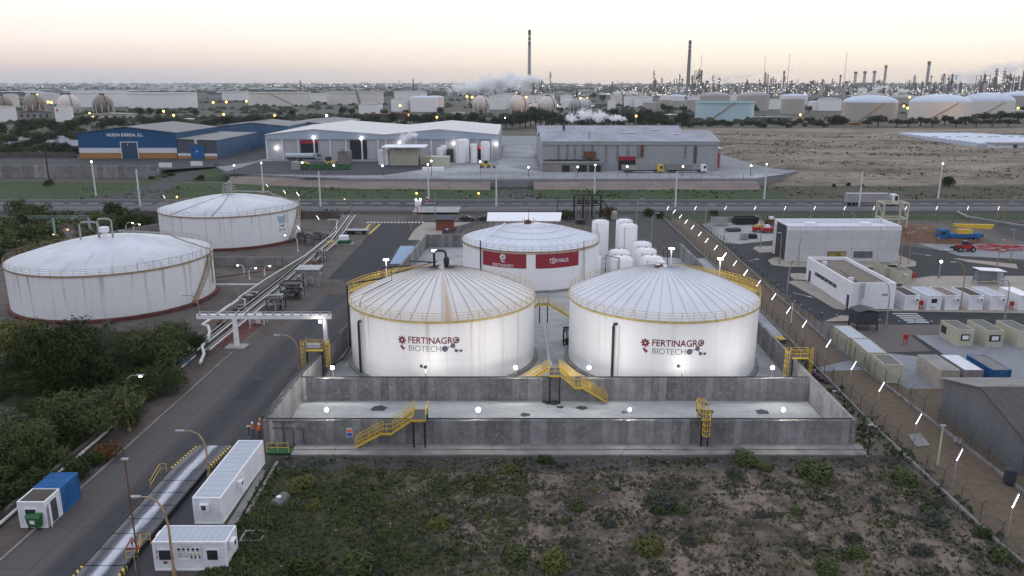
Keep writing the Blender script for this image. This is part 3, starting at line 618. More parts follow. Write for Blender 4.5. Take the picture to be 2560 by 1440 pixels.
for i in range(8): disc(mb, .42 * math.cos(i * math.pi / 4), .62 + .42 * math.sin(i * math.pi / 4), .26, 10, 0, .5, i * math.pi / 4)
disc(mb, -.15, -.2, .3, 10, 0, .4, -.6); disc(mb, .25, -.3, .25, 10, 0, .4, .7)
arc_map(mb, 13.79, 6.0, (a0 + a1) / 2).build('lettering', 'text_white', b1)
mb = tbox(MB(), 'TERVALIS', -2.0, 2.0, -.36, .36, 0, .012)
for s_ in (1, -1):
    mb.add([(-1.22 + r * math.cos(t), .0 + s_ * r * math.sin(t), 0) for k in range(9) for t in [math.pi * (.2 + .6 * k / 8)] for r in (.5, .58)], [(2 * k, 2 * k + 1, 2 * k + 3, 2 * k + 2) for k in range(8)])
arc_map(mb, 13.79, 6.0, (a2 + a3) / 2).build('lettering', 'text_white', b2)
# emblem of the back-left tank
mb = MB()
for k in range(4):
    w = 1.05 - k * .09; yy = 1.25 - k * .48
    mb.add([(x, yy + .28 * (x / w) ** 2 + d, 0) for x in [w * (-1 + j / 5) for j in range(11)] for d in (0, .25)], [(2 * j, 2 * j + 2, 2 * j + 3, 2 * j + 1) for j in range(10)])
mb.add([(-.7, -.62, 0), (0, -1.15, 0), (.7, -.62, 0), (0, -.8, 0)], [(0, 1, 3), (1, 2, 3)], 1)
t_ = text_mb('SP-01', .75, bold=0); mb.add([(x, y - 1.95, 0) for x, y, z in t_.v], t_.f, 2)
mb.v = [(x * 1.45, y * .95, z) for x, y, z in mb.v]
arc_map(mb, 16.85, 5.3, ang_on(tE, 16.8, 706, 565, 5)).build('printed_emblem', ['text_blue', 'text_black', 'text_grey'], tE)
# spiral stairs of the left tanks, roof gear
def stair_spiral(o, Rr, h, a0, a1, m='tanpole', n=30):
    mb = MB()
    for i in range(n):
        a = a0 + (a1 - a0) * i / n; z = .6 + (h - .6) * i / n
        mb.cbox(((Rr + .5) * math.cos(a), (Rr + .5) * math.sin(a), z), (.9, .35, .06), a)
    for r in (Rr + .1, Rr + .95):
        mb.tube([(r * math.cos(a0 + (a1 - a0) * i / n), r * math.sin(a0 + (a1 - a0) * i / n), .55 + (h - .6) * i / n) for i in range(n + 1)], .07, 4)
    for z1 in (.55, 1.1): mb.tube([((Rr + .95) * math.cos(a0 + (a1 - a0) * i / n), (Rr + .95) * math.sin(a0 + (a1 - a0) * i / n), .6 + z1 + (h - .6) * i / n) for i in range(n + 1)], .03, 4)
    return mb.build('spiral_stair', m, o)
stair_spiral(tD, 16.9, 8, -.35, .05); stair_spiral(tE, 16.8, 8, -.35, .05)
for tk, Rr in ((tD, 16.9), (tE, 16.8)):
    MB().tube([(1, 1, 12.2 if tk is tD else 11.8), (Rr * .55, 3, 11.3), (Rr * .6, 3.1, 10.6), (Rr * .97, 1.2, 9.0), (Rr + .4, .9, 8.9), (Rr + .4, .9, 3.6), (Rr + .4, .9, 2.4)], .16, 8).build('roof_pipe', 'pipe', tk, smooth=True)
    g_ = MB()
    for i in range(9):
        a = -.9 + i * .16; g_.tube([(Rr * .99 * math.cos(a), Rr * .99 * math.sin(a), 8), (Rr * .99 * math.cos(a), Rr * .99 * math.sin(a), 9.5)], .04, 4)
    g_.tube([((Rr + .4) * math.cos(-.9 + i * .1), (Rr + .4) * math.sin(-.9 + i * .1), 9.4) for i in range(16)], .04, 4)
    g_.build('platform_rail', 'steel', tk)
g_ = MB()   # goose-neck vents at the left tank's crown
def neck(mb, x0, x1, y, z0, z1, r=.17): mb.tube([(x0, y, z0), (x0, y, z1 - .4), (x0 + (x1 - x0) * .12, y, z1 - .08), (x0 + (x1 - x0) * .3, y, z1), (x1 - (x1 - x0) * .3, y, z1), (x1 - (x1 - x0) * .12, y, z1 - .08), (x1, y, z1 - .4), (x1, y, z0)], r, 8)
neck(g_, -4.6, -1.2, -1.5, 11.0, 14.2); neck(g_, -1.3, 1.2, -1.6, 11.2, 14.8); g_.build('vent_pipe', 'pipe', tD, smooth=True)
MB().lathe([(.3, 11.3), (.3, 12.2), (.85, 12.6), (.85, 13.4), (.3, 13.5)], 14, (0, -2)).build('breather_drum', 'white', tD, smooth=True)
for z in (): pass
g_ = MB()
for x, y in ((-1.2, -1), (1.2, -1), (1.2, 1), (-1.2, 1)): g_.tube([(x, y, 10.9), (x, y, 13.2)], .06, 4)
for z in (11.9, 12.6, 13.2): g_.tube([(-1.2, -1, z), (1.2, -1, z), (1.2, 1, z), (-1.2, 1, z), (-1.2, -1, z)], .05, 4)
g_.box(-1.2, 1.2, -1, 1, 11.7, 11.8); g_.box(-.8, .3, -.6, .6, 11.8, 13.0); neck(g_, -1.0, .2, -.8, 11.9, 13.9, .14); neck(g_, .2, 1.0, -.9, 11.9, 14.3, .2); g_.build('crown_platform', 'pipe', tE)
for tk, a, s in ((tE, -2.15, 0), (tE, -1.5, 0)):   # dark cable runs down the dome
    rr = [(16.8 * (1 - j / 10)) for j in range(10)]; MB().tube([(r * math.cos(a + .02 * j), r * math.sin(a + .02 * j), 8.1 + 3.05 * (1 - (r / 16.8) ** 1.6)) for j, r in enumerate(rr)], .07, 5).build('cable_run', 'darkgrey', tk)
# gear on the front tanks
g_ = MB(); neck(g_, -1.15, .5, .6, 12.4, 15.3, .17); g_.build('vent_pipe', 'black', tA, smooth=True)
MB().lathe([(.2, 12.6), (.45, 12.9), (.45, 13.1), (.22, 13.2), (.4, 13.5), (.4, 14.3), (.2, 14.5)], 10, (.6, .3)).build('vent_valve', 'black', tA)
g_ = MB(); zf = lambda r: 9.0 + 4.0 * (1 - (r / 12.95) ** 1.35)
pts = [(-10.0, -6.9, 9.4), (-9.6, -6.6, 9.4), (-9.6, -6.6, 10.7), (-7.2, -3.2, 11.9), (-5.8, -1.6, 12.0), (-5.8, -1.6, 12.7), (-.4, 0, 13.9)]
g_.tube([(-10.35, -7.2, 7.0), (-10.35, -7.2, 9.9), (-9.9, -6.8, 10.9), (-6.6, -3.3, 12.0), (-6.6, -3.3, 12.9), (-.6, .2, 13.9)], .06, 5)
for u in (.3, .5, .7, .85): g_.tube([(-9.9 + 9.3 * u, -6.8 + 7 * u, 10.0), (-9.9 + 9.3 * u, -6.8 + 7 * u, 10.9 + 2.6 * u)], .03, 4, mi=1)
g_.build('roof_line', ['black', 'pipe_w'], tA)
g_ = MB(); g_.tube([(-13.8, 1.5, .5), (-13.8, 1.5, 10.1), (-12.8, 2.5, 10.2), (-9, 3.5, 10.6), (-9, 3.5, 12.2), (-5, 3.9, 12.4), (-5, 3.9, 13.1), (-1.0, .7, 13.6)], .11, 6); g_.build('riser_pipe', 'black', tA)
MB().tube([(-13.8, 1.5, .7), (-13.8, -3.2, .7), (-14.8, -6.2, .7)], .13, 6).build('feed_pipe', 'black', tA)
MB().lathe([(.9, 13.2), (.9, 13.5), (.15, 13.6), (.5, 13.9), (.5, 14.1), (.3, 14.25)], 14, (-.3, .2)).build('vent_cap', 'white', tB, smooth=True)
MB().cyl(.45, 0, 13.3, 16.2, .05, 6).build('mast', 'black', tB); MB().box(-1.3, -.2, -.6, .1, 13.3, 13.6).build('hatch', 'rust', tB)
g_ = MB()
for p_ in ((-12.5, -3), (-8.8, -3)): pass
g_.tube([(-7.1, 8.5, 10.6), (-7.1, 8.5, 13.2), (-5.0, 9.2, 12.6), (-5.0, 9.2, 10.6)], .09, 5); g_.build('vent_pipe', 'black', tB)
def walkway(o, Rr, h, a0, a1):
    mb = MB(); n = 26
    for r in (Rr + .15, Rr + 1.05):
        for i in range(n + 1):
            a = a0 + (a1 - a0) * i / n; mb.tube([(r * math.cos(a), r * math.sin(a), h), (r * math.cos(a), r * math.sin(a), h + 1.25)], .04, 4)
        for z in (.0, .45, .85, 1.25): mb.tube([(r * math.cos(a0 + (a1 - a0) * i / n), r * math.sin(a0 + (a1 - a0) * i / n), h + z) for i in range(n + 1)], .04, 4)
    for i in range(n):
        a, b = a0 + (a1 - a0) * i / n, a0 + (a1 - a0) * (i + 1) / n; mb.quad(*[(r * math.cos(t), r * math.sin(t), h + .02) for r, t in ((Rr + .15, a), (Rr + 1.05, a), (Rr + 1.05, b), (Rr + .15, b))])
    return mb.build('roof_walkway', 'yellow', o)
walkway(tB, 13.0, 9.4, .1, 1.45); walkway(tA, 12.95, 9.0, 1.75, 3.0)
ladder(MB(), 13.9, .6, 6.5, 10.4, math.pi / 2).build('cage_ladder', 'yellow', tB)
g_ = MB(); g_.tube([(-9.8, -9.9, 1), (-9.8, -9.9, 9.2)], .13, 6); g_.tube([(-9.8, -9.9, 9.2), (-5.2, 1.5, 10.6)], .1, 6, mi=1); g_.build('standpipe', ['black', 'white'], tC)
g_ = MB(); ladder(g_, 9.9, -10.0, 1.5, 9.2, .8); g_.build('ladder', 'rust', tC)
g_ = MB(); g_.lathe([(.7, 10.6), (.7, 11.4), (.2, 11.6)], 12, (-.6, -.4)); g_.tube([(-.5, 0, 11), (-.5, 0, 13.6)], .04, 4)
for i in range(8): a = i * .785; g_.tube([(-.4 + 1.3 * math.cos(a), 1.3 * math.sin(a), 10.6), (-.4 + 1.3 * math.cos(a), 1.3 * math.sin(a), 11.8)], .03, 4)
g_.build('crown_vent', 'rust', tC)
MB().cbox((7.4, -11.35, 4.55), (.1, .1, .1)); bx = MB(); 
MB().lathe([(13.73, 7.3), (13.77, 7.3), (13.77, 7.36), (13.73, 7.36)], 60, cap=False).build('eave_line', 'tanpole', tC)

# small dome-topped tanks (each a thing)
def cyl_tank(name, x, y, r, h, label, group, m='tank_clean', rib='steel', n=28, dome=.28):
    o = thing(name, label, 'silo tank', (x, y, 0), group=group)
    MB().lathe([(r, 0), (r, h - r * dome)] + [(r * math.cos(t), h - r * dome + r * dome * math.sin(t)) for t in (.3, .6, .9, 1.2, 1.5)], n).build('shell', m, o, smooth=True)
    d = MB(); d.tube([(-r * .5, -r * .9, 0), (-r * .5, -r * .9, h - .5)], .05, 5); d.lathe([(r * .97, h - .15), (r * .99, h - .15), (r * .99, h - .1), (r * .97, h - .1)], 24, cap=False)
    for i in range(6): a = i * 1.05; d.tube([(r * .6 * math.cos(a), r * .6 * math.sin(a), h - .1), (r * .6 * math.cos(a), r * .6 * math.sin(a), h + .35)], .03, 4)
    d.lathe([(.18, h - .1), (.18, h + .3)], 8); d.build('top_fittings', rib, o)
    return o
CT = [(19.9, 177.1, 1.9, 8.4, 'tall slim white tank, leftmost of the three tall ones behind the right front tank'), (25.6, 179.4, 1.9, 8.2, 'tall white tank half hidden at the back of the tall trio'),
      (25.3, 171.1, 2.0, 8.6, 'tall white tank at the front right of the tall trio'), (15.9, 156.5, 2.05, 4.9, 'short white tank standing alone right of the banner tank'),
      (22.0, 160.1, 2.2, 5.1, 'short white tank, back one of the middle pair behind the right dome'), (21.9, 155.6, 2.25, 4.7, 'short white tank, front one of the middle pair behind the right dome'),
      (27.4, 165.0, 2.05, 5.8, 'short white tank farthest back in the right row of three'), (27.6, 160.6, 2.15, 5.3, 'short white tank in the middle of the right row of three'), (28.0, 155.9, 2.25, 4.7, 'short white tank nearest the right dome in the right row of three')]
for x, y, r, h, lb in CT: cyl_tank('cylinder_tank', x, y, r, h, lb, 'white cylinder tanks behind the right front tank')

# ================================================================ STAIRS, LADDERS, LAMPS OF THE BUND
def flight(st, hr, a, b, w=.8, rail=True):   # sloping flight from a (low) to b (high), runs along x
    (x0, y0, z0), (x1, y1, z1) = a, b; n = max(2, int(abs(z1 - z0) / .21))
    for s in (-w / 2, w / 2):
        st.xz([(x0, z0 - .13), (x1, z1 - .13), (x1, z1 + .13), (x0, z0 + .13)] if x1 > x0 else [(x1, z1 - .13), (x0, z0 - .13), (x0, z0 + .13), (x1, z1 + .13)], y0 + s - .03, y0 + s + .03)
    for i in range(n):
        t = (i + .5) / n; st.cbox((x0 + (x1 - x0) * t, y0, z0 + (z1 - z0) * t), (.26, w - .08, .04), mi=1)
    if rail:
        for s in (-w / 2, w / 2):
            for h in (.55, 1.05): hr.tube([(x0, y0 + s, z0 + h), (x1, y0 + s, z1 + h)], .035, 5)
            m = max(2, int(abs(x1 - x0) / 1.0))
            for i in range(m + 1): t = i / m; hr.tube([(x0 + (x1 - x0) * t, y0 + s, z0 + (z1 - z0) * t), (x0 + (x1 - x0) * t, y0 + s, z0 + (z1 - z0) * t + 1.05)], .035, 5)
def deck(st, hr, x0, x1, y0, y1, z, sides='nsew'):
    st.box(x0, x1, y0, y1, z - .06, z, 1); st.box(x0, x1, y0 - .03, y0, z - .2, z + .05); st.box(x0, x1, y1, y1 + .03, z - .2, z + .05)
    ed = {'n': ((x0, y1), (x1, y1)), 's': ((x0, y0), (x1, y0)), 'w': ((x0, y0), (x0, y1)), 'e': ((x1, y0), (x1, y1))}
    for k in sides:
        a, b = ed[k]
        for h in (.55, 1.05): hr.tube([(*a, z + h), (*b, z + h)], .035, 5)
        for p in (a, b, ((a[0] + b[0]) / 2, (a[1] + b[1]) / 2)): hr.tube([(*p, z), (*p, z + 1.05)], .035, 5)
def stairway(label, parts_fn, legs, loc):
    o = thing('staircase', label, 'staircase', loc, group='yellow steel staircases over the bund walls'); st, hr = MB(), MB(); parts_fn(st, hr)
    st.build('steps_and_stringers', ['yellow', 'darkgrey'], o, True); hr.build('handrail', 'yellow', o, True)
    for x, y, z0, z1 in legs: MB().box(x - .09, x + .09, y - .09, y + .09, z0, z1).build('leg', 'black', o, True)
    return o
def fs(st, hr):
    flight(st, hr, (-16.6, 78.0, .65), (-13.7, 78.0, 2.25)); deck(st, hr, -13.7, -12.7, 77.6, 78.4, 2.25, 's'); flight(st, hr, (-12.7, 78.0, 2.25), (-10.5, 78.0, 3.75))
    deck(st, hr, -10.5, -9.1, 77.6, 80.4, 3.75, 'e'); flight(st, hr, (-14.8, 80.0, .3), (-10.5, 80.0, 3.75))
stairway('yellow steel staircase climbing the outside of the front bund wall from the left', fs, [(-10.4, 77.7, .6, 3.6), (-9.2, 77.7, .6, 3.6), (-9.2, 80.3, .06, 3.6)], (-12, 78, 0))
def ms(st, hr):
    flight(st, hr, (11.6, 91.2, .3), (8.5, 91.2, 2.2)); deck(st, hr, 7.6, 8.5, 90.8, 91.6, 2.2, 's'); flight(st, hr, (7.6, 91.2, 2.2), (5.9, 91.2, 3.75))
    deck(st, hr, 4.5, 5.9, 90.8, 93.6, 3.75, ''); deck(MB(), hr, 4.5, 5.9, 90.8, 90.8, 3.75, 's')
    flight(st, hr, (-.6, 93.2, .3), (4.5, 93.2, 3.75)); flight(st, hr, (10.4, 93.2, .3), (5.9, 93.2, 3.75))
stairway('yellow steel staircase over the inner bund wall between the twin tanks', ms, [(4.6, 90.9, .06, 3.6), (5.8, 90.9, .06, 3.6)], (5, 91, 0))
def bs(st, hr):
    flight(st, hr, (1.4, 125, 1.0), (4.4, 125, 3.2)); deck(st, hr, 4.4, 5.9, 124.6, 125.4, 3.2, 'ns'); flight(st, hr, (9.6, 125, .9), (5.9, 125, 3.2))
stairway('small yellow stair bridge in the gap behind the twin tanks', bs, [(4.5, 125, .06, 3.0), (5.8, 125, .06, 3.0)], (5, 125, 0))
def cage(mb, x, y, z0, z1, a, r=.38):
    n = 9
    z = z0
    while z <= z1 + .01:
        mb.tube([(x + r * math.cos(a + (k / n - .5) * 4.6) + r * math.cos(a) * .75, y + r * math.sin(a + (k / n - .5) * 4.6) + r * math.sin(a) * .75, z) for k in range(n + 1)], .035, 4); z += .62
    for k in (1, 3, 4.5, 6, 8): t = a + (k / n - .5) * 4.6; mb.tube([(x + r * math.cos(t) + r * math.cos(a) * .75, y + r * math.sin(t) + r * math.sin(a) * .75, q) for q in (z0, z1)], .03, 4)
def cross_platform(label, x0, x1, y0, y1, z, ladders, grp='yellow caged ladders over the bund walls'):
    o = thing('caged_ladder', label, 'ladder', ((x0 + x1) / 2, (y0 + y1) / 2, 0), group=grp)
    st, hr = MB(), MB(); deck(st, hr, x0, x1, y0, y1, z, 'nsew'); st.build('platform', ['yellow', 'darkgrey'], o, True); hr.build('handrail', 'yellow', o, True)
    for lx, ly, a, zb in ladders:
        l = MB(); ladder(l, lx, ly, zb, z + 1.0, a + math.pi / 2); l.build('ladder', 'darkgrey', o, True); c = MB(); cage(c, lx, ly, max(zb + 1.4, 1.2), z + 1.2, a); c.build('safety_cage', 'yellow', o, True)
    lg = MB()
    for x in (x0 + .15, x1 - .15): lg.box(x - .08, x + .08, y0 + .1, y0 + .26, .06, z - .2)
    lg.build('support_frame', 'black', o, True)
cross_platform('yellow caged ladder platform over the front bund wall, near its right end', 20.0, 21.0, 78.0, 80.6, 3.7, [(20.5, 77.95, -math.pi / 2, .6), (20.5, 80.65, math.pi / 2, .1)])
cross_platform('lit yellow platform with twin safety cages straddling the left bund wall', -27.3, -25.0, 100.0, 101.0, 3.9, [(-27.4, 100.5, math.pi, .1), (-24.9, 100.5, 0, .1)])
cross_platform('yellow platform with twin safety cages straddling the right bund wall', 35.9, 38.0, 96.6, 97.6, 4.0, [(35.8, 97.1, math.pi, .1), (38.1, 97.1, 0, .1)])
MBx = MB(); MBx.cbox((-26.3, 100.2, 4.4), (1.8, .6, .5)); MBx.tube([(-27.2, 100.2, 4.2), (-27.2, 100.2, 5.6)], .05, 5)
solo(MBx, 'instrument_cabinet', 'steel', 'small instrument cabinet standing on the left caged platform', 'cabinet')

def flood(label, x, y, z0, z1, lit=True, power=0, aim=None, sz=.19, grp='floodlights around the bunded tanks', double=False):
    o = thing('floodlight', label, 'floodlight', (x, y, z0), group=grp)
    MB().tube([(0, 0, 0), (0, 0, z1 - z0)], .05, 6).build('pole', 'steel', o)
    h = MB(); h.cbox((0, .02, z1 - z0 + .1), (.4, .22, .3)); 
    if double: h.cbox((-.5, 0, z1 - z0 + .25), (.3, .15, .36)); h.tube([(-.5, 0, z1 - z0 + .1), (0, 0, z1 - z0)], .03, 4)
    h.build('housing', 'darkgrey', o)
    if lit: MB().ball((0, -.16, z1 - z0 + .1), sz, 10, 6).build('lens', 'lit', o)
    if power: lamp('lamp_light', (0, -.5 if aim is None else -.35, z1 - z0 + .45), power, spot=140 if aim else None, direction=aim, parent=o)
fz_ = 4.05
for px, py, lb in ((820, 1021, 'leftmost floodlight of the front bay, behind the front bund wall'), (1196, 1022, 'floodlight of the front bay just right of the yellow staircase top'), (1575, 1029, 'floodlight of the front bay below the right domed tank'), (1966, 1036, 'rightmost floodlight of the front bay, near the wall corner')):
    q = G(px, py, fz_); flood(lb, q.x, 79.55, .07, fz_, power=380, sz=.17 + .04 * (px % 3)); 
for px, py, lb, dbl in ((833, 918, 'floodlight behind the inner wall, left of the rust-streaked tank', 0), (1289, 923, 'floodlight beside the lower yellow stair, left of the tank gap', 0), (1474, 926, 'floodlight in front of the round manhole of the right tank', 0), (1941, 932, 'floodlight right of the right domed tank', 0)):
    q = G(px, py, fz_); flood(lb, q.x, 92.6, .07, fz_, power=650, sz=.24)
for px, lb in ((1063, 'double-headed floodlight post shining on the rust-streaked tank'), (1707, 'floodlight post shining on the face of the right domed tank')):
    q = G(px, 922, 4.1); flood(lb, q.x, 92.5, .07, 4.1, lit=(px > 1500), power=0, double=True)
    lamp('lamp_light', (q.x + .25, 92.45, 3.6), 290 if px < 1500 else 170, spot=165, direction=(0, 1, .3), radius=.35)
for px, py, y, lb in ((965, 650, 118, 'lamp on the walkway at the far left rim of the rusty tank'), (1086, 627, 121.8, 'lamp on the rim behind the crown of the rusty tank'), (1679, 622, 120, 'lamp on the rim behind the crown of the right domed tank'), (1801, 648, 116.5, 'lamp on the yellow walkway at the right rim of the right domed tank')):
    ang = TH + math.atan((py - 720) / F); z1 = H - y * math.tan(ang); q = G(px, py, z1)
    o = thing('rim_lamp', lb, 'lamp', (q.x, y, 9.3), group='white lamps on the tank rims'); MB().tube([(0, 0, 0), (0, 0, z1 - 9.3)], .09, 6).build('pole', 'polewhite', o); MB().cbox((0, 0, z1 - 9.25), (.75, .5, .16)).build('lamp_head', 'lit', o)
    lamp('lamp_light', (0, -.6, z1 - 9.6), 30, parent=o)

# perimeter tube lights
TB = [(2540, 1250), (2400, 1135), (2298, 1045), (2205, 965), (2135, 912), (2072, 857), (2012, 808), (1972, 774), (1935, 740), (1897, 707), (1865, 680), (1838, 657), (1812, 637), (1790, 618), (1767, 600), (1750, 584), (1732, 567), (1716, 553), (1702, 540), (1686, 528)]
def tube_light(label, x, y, z, ln=1.5, m='lit_c', rz=0.0):
    o = thing('tube_light', label, 'lamp', (x, y, 0), rz, group='tube lamps on the perimeter fence')
    MB().tube([(-.4, -.3, 0), (-.4, -.3, z - .42)], .05, 5).build('pole', 'pipe', o)
    a, b = Vector((-.42, -.3, z - .45)), Vector((.42, .4, z + .45))
    MB().tube([a, b], .07, 6).build('fitting', 'steel', o); d = (b - a) * .06
    MB().tube([a - d * .2 + Vector((-.02, -.07, -.03)), b - d + Vector((-.02, -.05, -.05))], .05, 6).build('tube', m, o); return o
for i, (px, py) in enumerate(TB):
    q = G(px, py, 3.3); tube_light('tube lamp on the left gravel-strip fence, %s counted from the bottom right corner' % ordn(i), q.x, q.y, 3.3, m='lit_c' if i not in (0, 10, 12) else 'lit')
for i, px in enumerate((1670, 1739, 1814, 1888, 1963, 2037, 2112, 2185, 2265, 2342, 2420, 2497)):
    q = G(px, 519, 3.3); tube_light('tube lamp on the fence along the highway, %s from the left of that row' % ordn(i), q.x, q.y, 3.3, rz=.2)
for i, (px, py, lb) in enumerate(((410, 491, 'left of the back left tank roof'), (905, 466, 'lying over the verge at left'), (711, 479, 'over the verge beyond the back left tank'), (667, 463, 'highest one beyond the back left tank'), (794, 543, 'beside the pipe manifold'), (745, 567, 'at the stair of the back left tank'), (744, 484, 'on the stair head of the back left tank'))):
    if i == 1: continue
    q = G(px, py, 3.3 if i != 6 else 10.5); tube_light('tube lamp in the left tank yard, ' + lb, q.x, q.y, q.z).scale = (-1, 1, 1)
# chain-link fences
m = N('chain_link', .6); tr = m.n('ShaderNodeBsdfTransparent'); mx = m.n('ShaderNodeMixShader'); mx.inputs[0].default_value = .17
m.b.inputs['Base Color'].default_value = (.10, .11, .10, 1); m.t.links.new(tr.outputs[0], mx.inputs[1]); m.t.links.new(m.b.outputs[0], mx.inputs[2]); m.t.links.new(mx.outputs[0], m.t.nodes['Material Output'].inputs[0]); M['mesh'] = m.m
def fence(label, pts, h=2.2, step=3.0, lean=.35, kerb=True, brace=True):
    o = thing('chain_link_fence', label, 'fence', (pts[0][0], pts[0][1], 0), group='chain link fences'); ms_, kb = MB(), MB(); k = 0
    for (x0, y0), (x1, y1) in zip(pts, pts[1:]):
        L_ = math.hypot(x1 - x0, y1 - y0); n = max(1, int(L_ / step)); ux, uy = (x1 - x0) / L_, (y1 - y0) / L_
        for i in range(n):
            x, y = x0 + ux * i * L_ / n, y0 + uy * i * L_ / n; p = MB(); p.tube([(x, y, 0), (x, y, h), (x - uy * -lean, y + ux * -lean, h + .35)], .04, 5)
            if brace and k % 4 == 0: p.tube([(x, y, h * .8), (x + ux * 1.2, y + uy * 1.2, .05)], .03, 4); p.tube([(x, y, h * .8), (x - ux * 1.2, y - uy * 1.2, .05)], .03, 4)
            if k < 60: p.build('post', 'darkgrey', o, True)
            k += 1
        ms_.quad((x0, y0, .3 if kerb else .05), (x1, y1, .3 if kerb else .05), (x1, y1, h), (x0, y0, h))
        for z in (.35, h * .5, h): ms_.tube([(x0, y0, z), (x1, y1, z)], .015, 3)
        if kerb: kb.poly([(x0 + uy * .15, y0 - ux * .15), (x1 + uy * .15, y1 - ux * .15), (x1 - uy * .15, y1 + ux * .15), (x0 - uy * .15, y0 + ux * .15)], 0, .3)
    ms_.build('wire_mesh', 'mesh', o, True)
    if kerb: kb.build('kerb_wall', 'conc', o, True)
fence('left chain link fence of the gravel strip, on a low concrete kerb', [(42.6, 48), (41.4, 60), (41.3, 85), (42.2, 110), (43.3, 150), (44.2, 236)])
fence('right chain link fence of the gravel strip, beside the office plot', [(48.9, 52), (49.0, 75), (48.4, 97), (47.9, 115), (49.4, 150), (51, 186), (51.2, 222)])
fence('chain link fence behind the soil heap, parallel to the highway', [(51.2, 222), (110, 220), (185, 214)], kerb=False, brace=False, step=4)
# bollards along the office road
bo = MB(); bo.lathe([(.09, 0), (.09, .55)], 8, mi=0); bo.lathe([(.11, .55), (.11, .7)], 8, mi=1); bo.lathe([(.09, .7), (.12, .85), (.05, .92)], 8, mi=0)
pb = None
for i, (px, py) in enumerate([(2328, 811), (2286, 811), (2247, 811), (2128, 800), (2091, 795), (2054, 789), (2024, 781), (2002, 770), (1987, 760), (1975, 748), (1955, 731), (1944, 719), (1934, 708), (1925, 702), (1905, 683), (1893, 672), (1880, 662), (1868, 652), (1856, 643), (1845, 634), (1834, 625), (1823, 617)]):
    q = G(px, py); lb = 'blue and white bollard on the office road edge, %s counted from the zebra crossing' % ordn(i)
    if pb is None:
        pb = thing('bollard', lb, 'bollard', q, group='bollards along the office road'); MB().lathe([(.09, 0), (.09, .5)], 8).build('post', 'blue', pb); MB().lathe([(.11, .5), (.11, .66)], 8).build('reflective_band', 'white', pb); MB().lathe([(.1, .66), (.12, .82), (.05, .9)], 8).build('cap', 'blue', pb)
    else: dup(pb, q, label=lb)

# curved street lamps
def street_lamp(label, base, top, head, m='tanpole', lit=None, z0=0.0, sh=.11):
    b = G(*base, z0); h = HT(base[0], base[1], top, z0); e = G(head[0], head[1], z0 + h - .1); dx, dy = e.x - b.x, 0
    if abs(dx) > 3: dx = math.copysign(3, dx)
    o = thing('street_lamp', label, 'street lamp', b, group='curved arm street lamps')
    MB().tube([(0, 0, 0), (0, 0, h * .62), (dx * .1, 0, h * .8), (dx * .3, 0, h * .93), (dx * .6, 0, h - .04), (dx, 0, h)], sh, 7, sh * .45).build('pole', m, o, smooth=True)
    MB().lathe([(sh * 1.7, 0), (sh * 1.7, .5)], 8).build('base_sleeve', m, o)
    s = 1 if dx > 0 else -1; MB().cbox((dx + s * .35, 0, h), (.8, .28, .13)).build('lamp_head', 'steel', o)
    if lit: MB().ball((dx + s * .4, 0, h - .1), .2, 10, 6, sq=.6).build('bulb', lit, o)
    return o
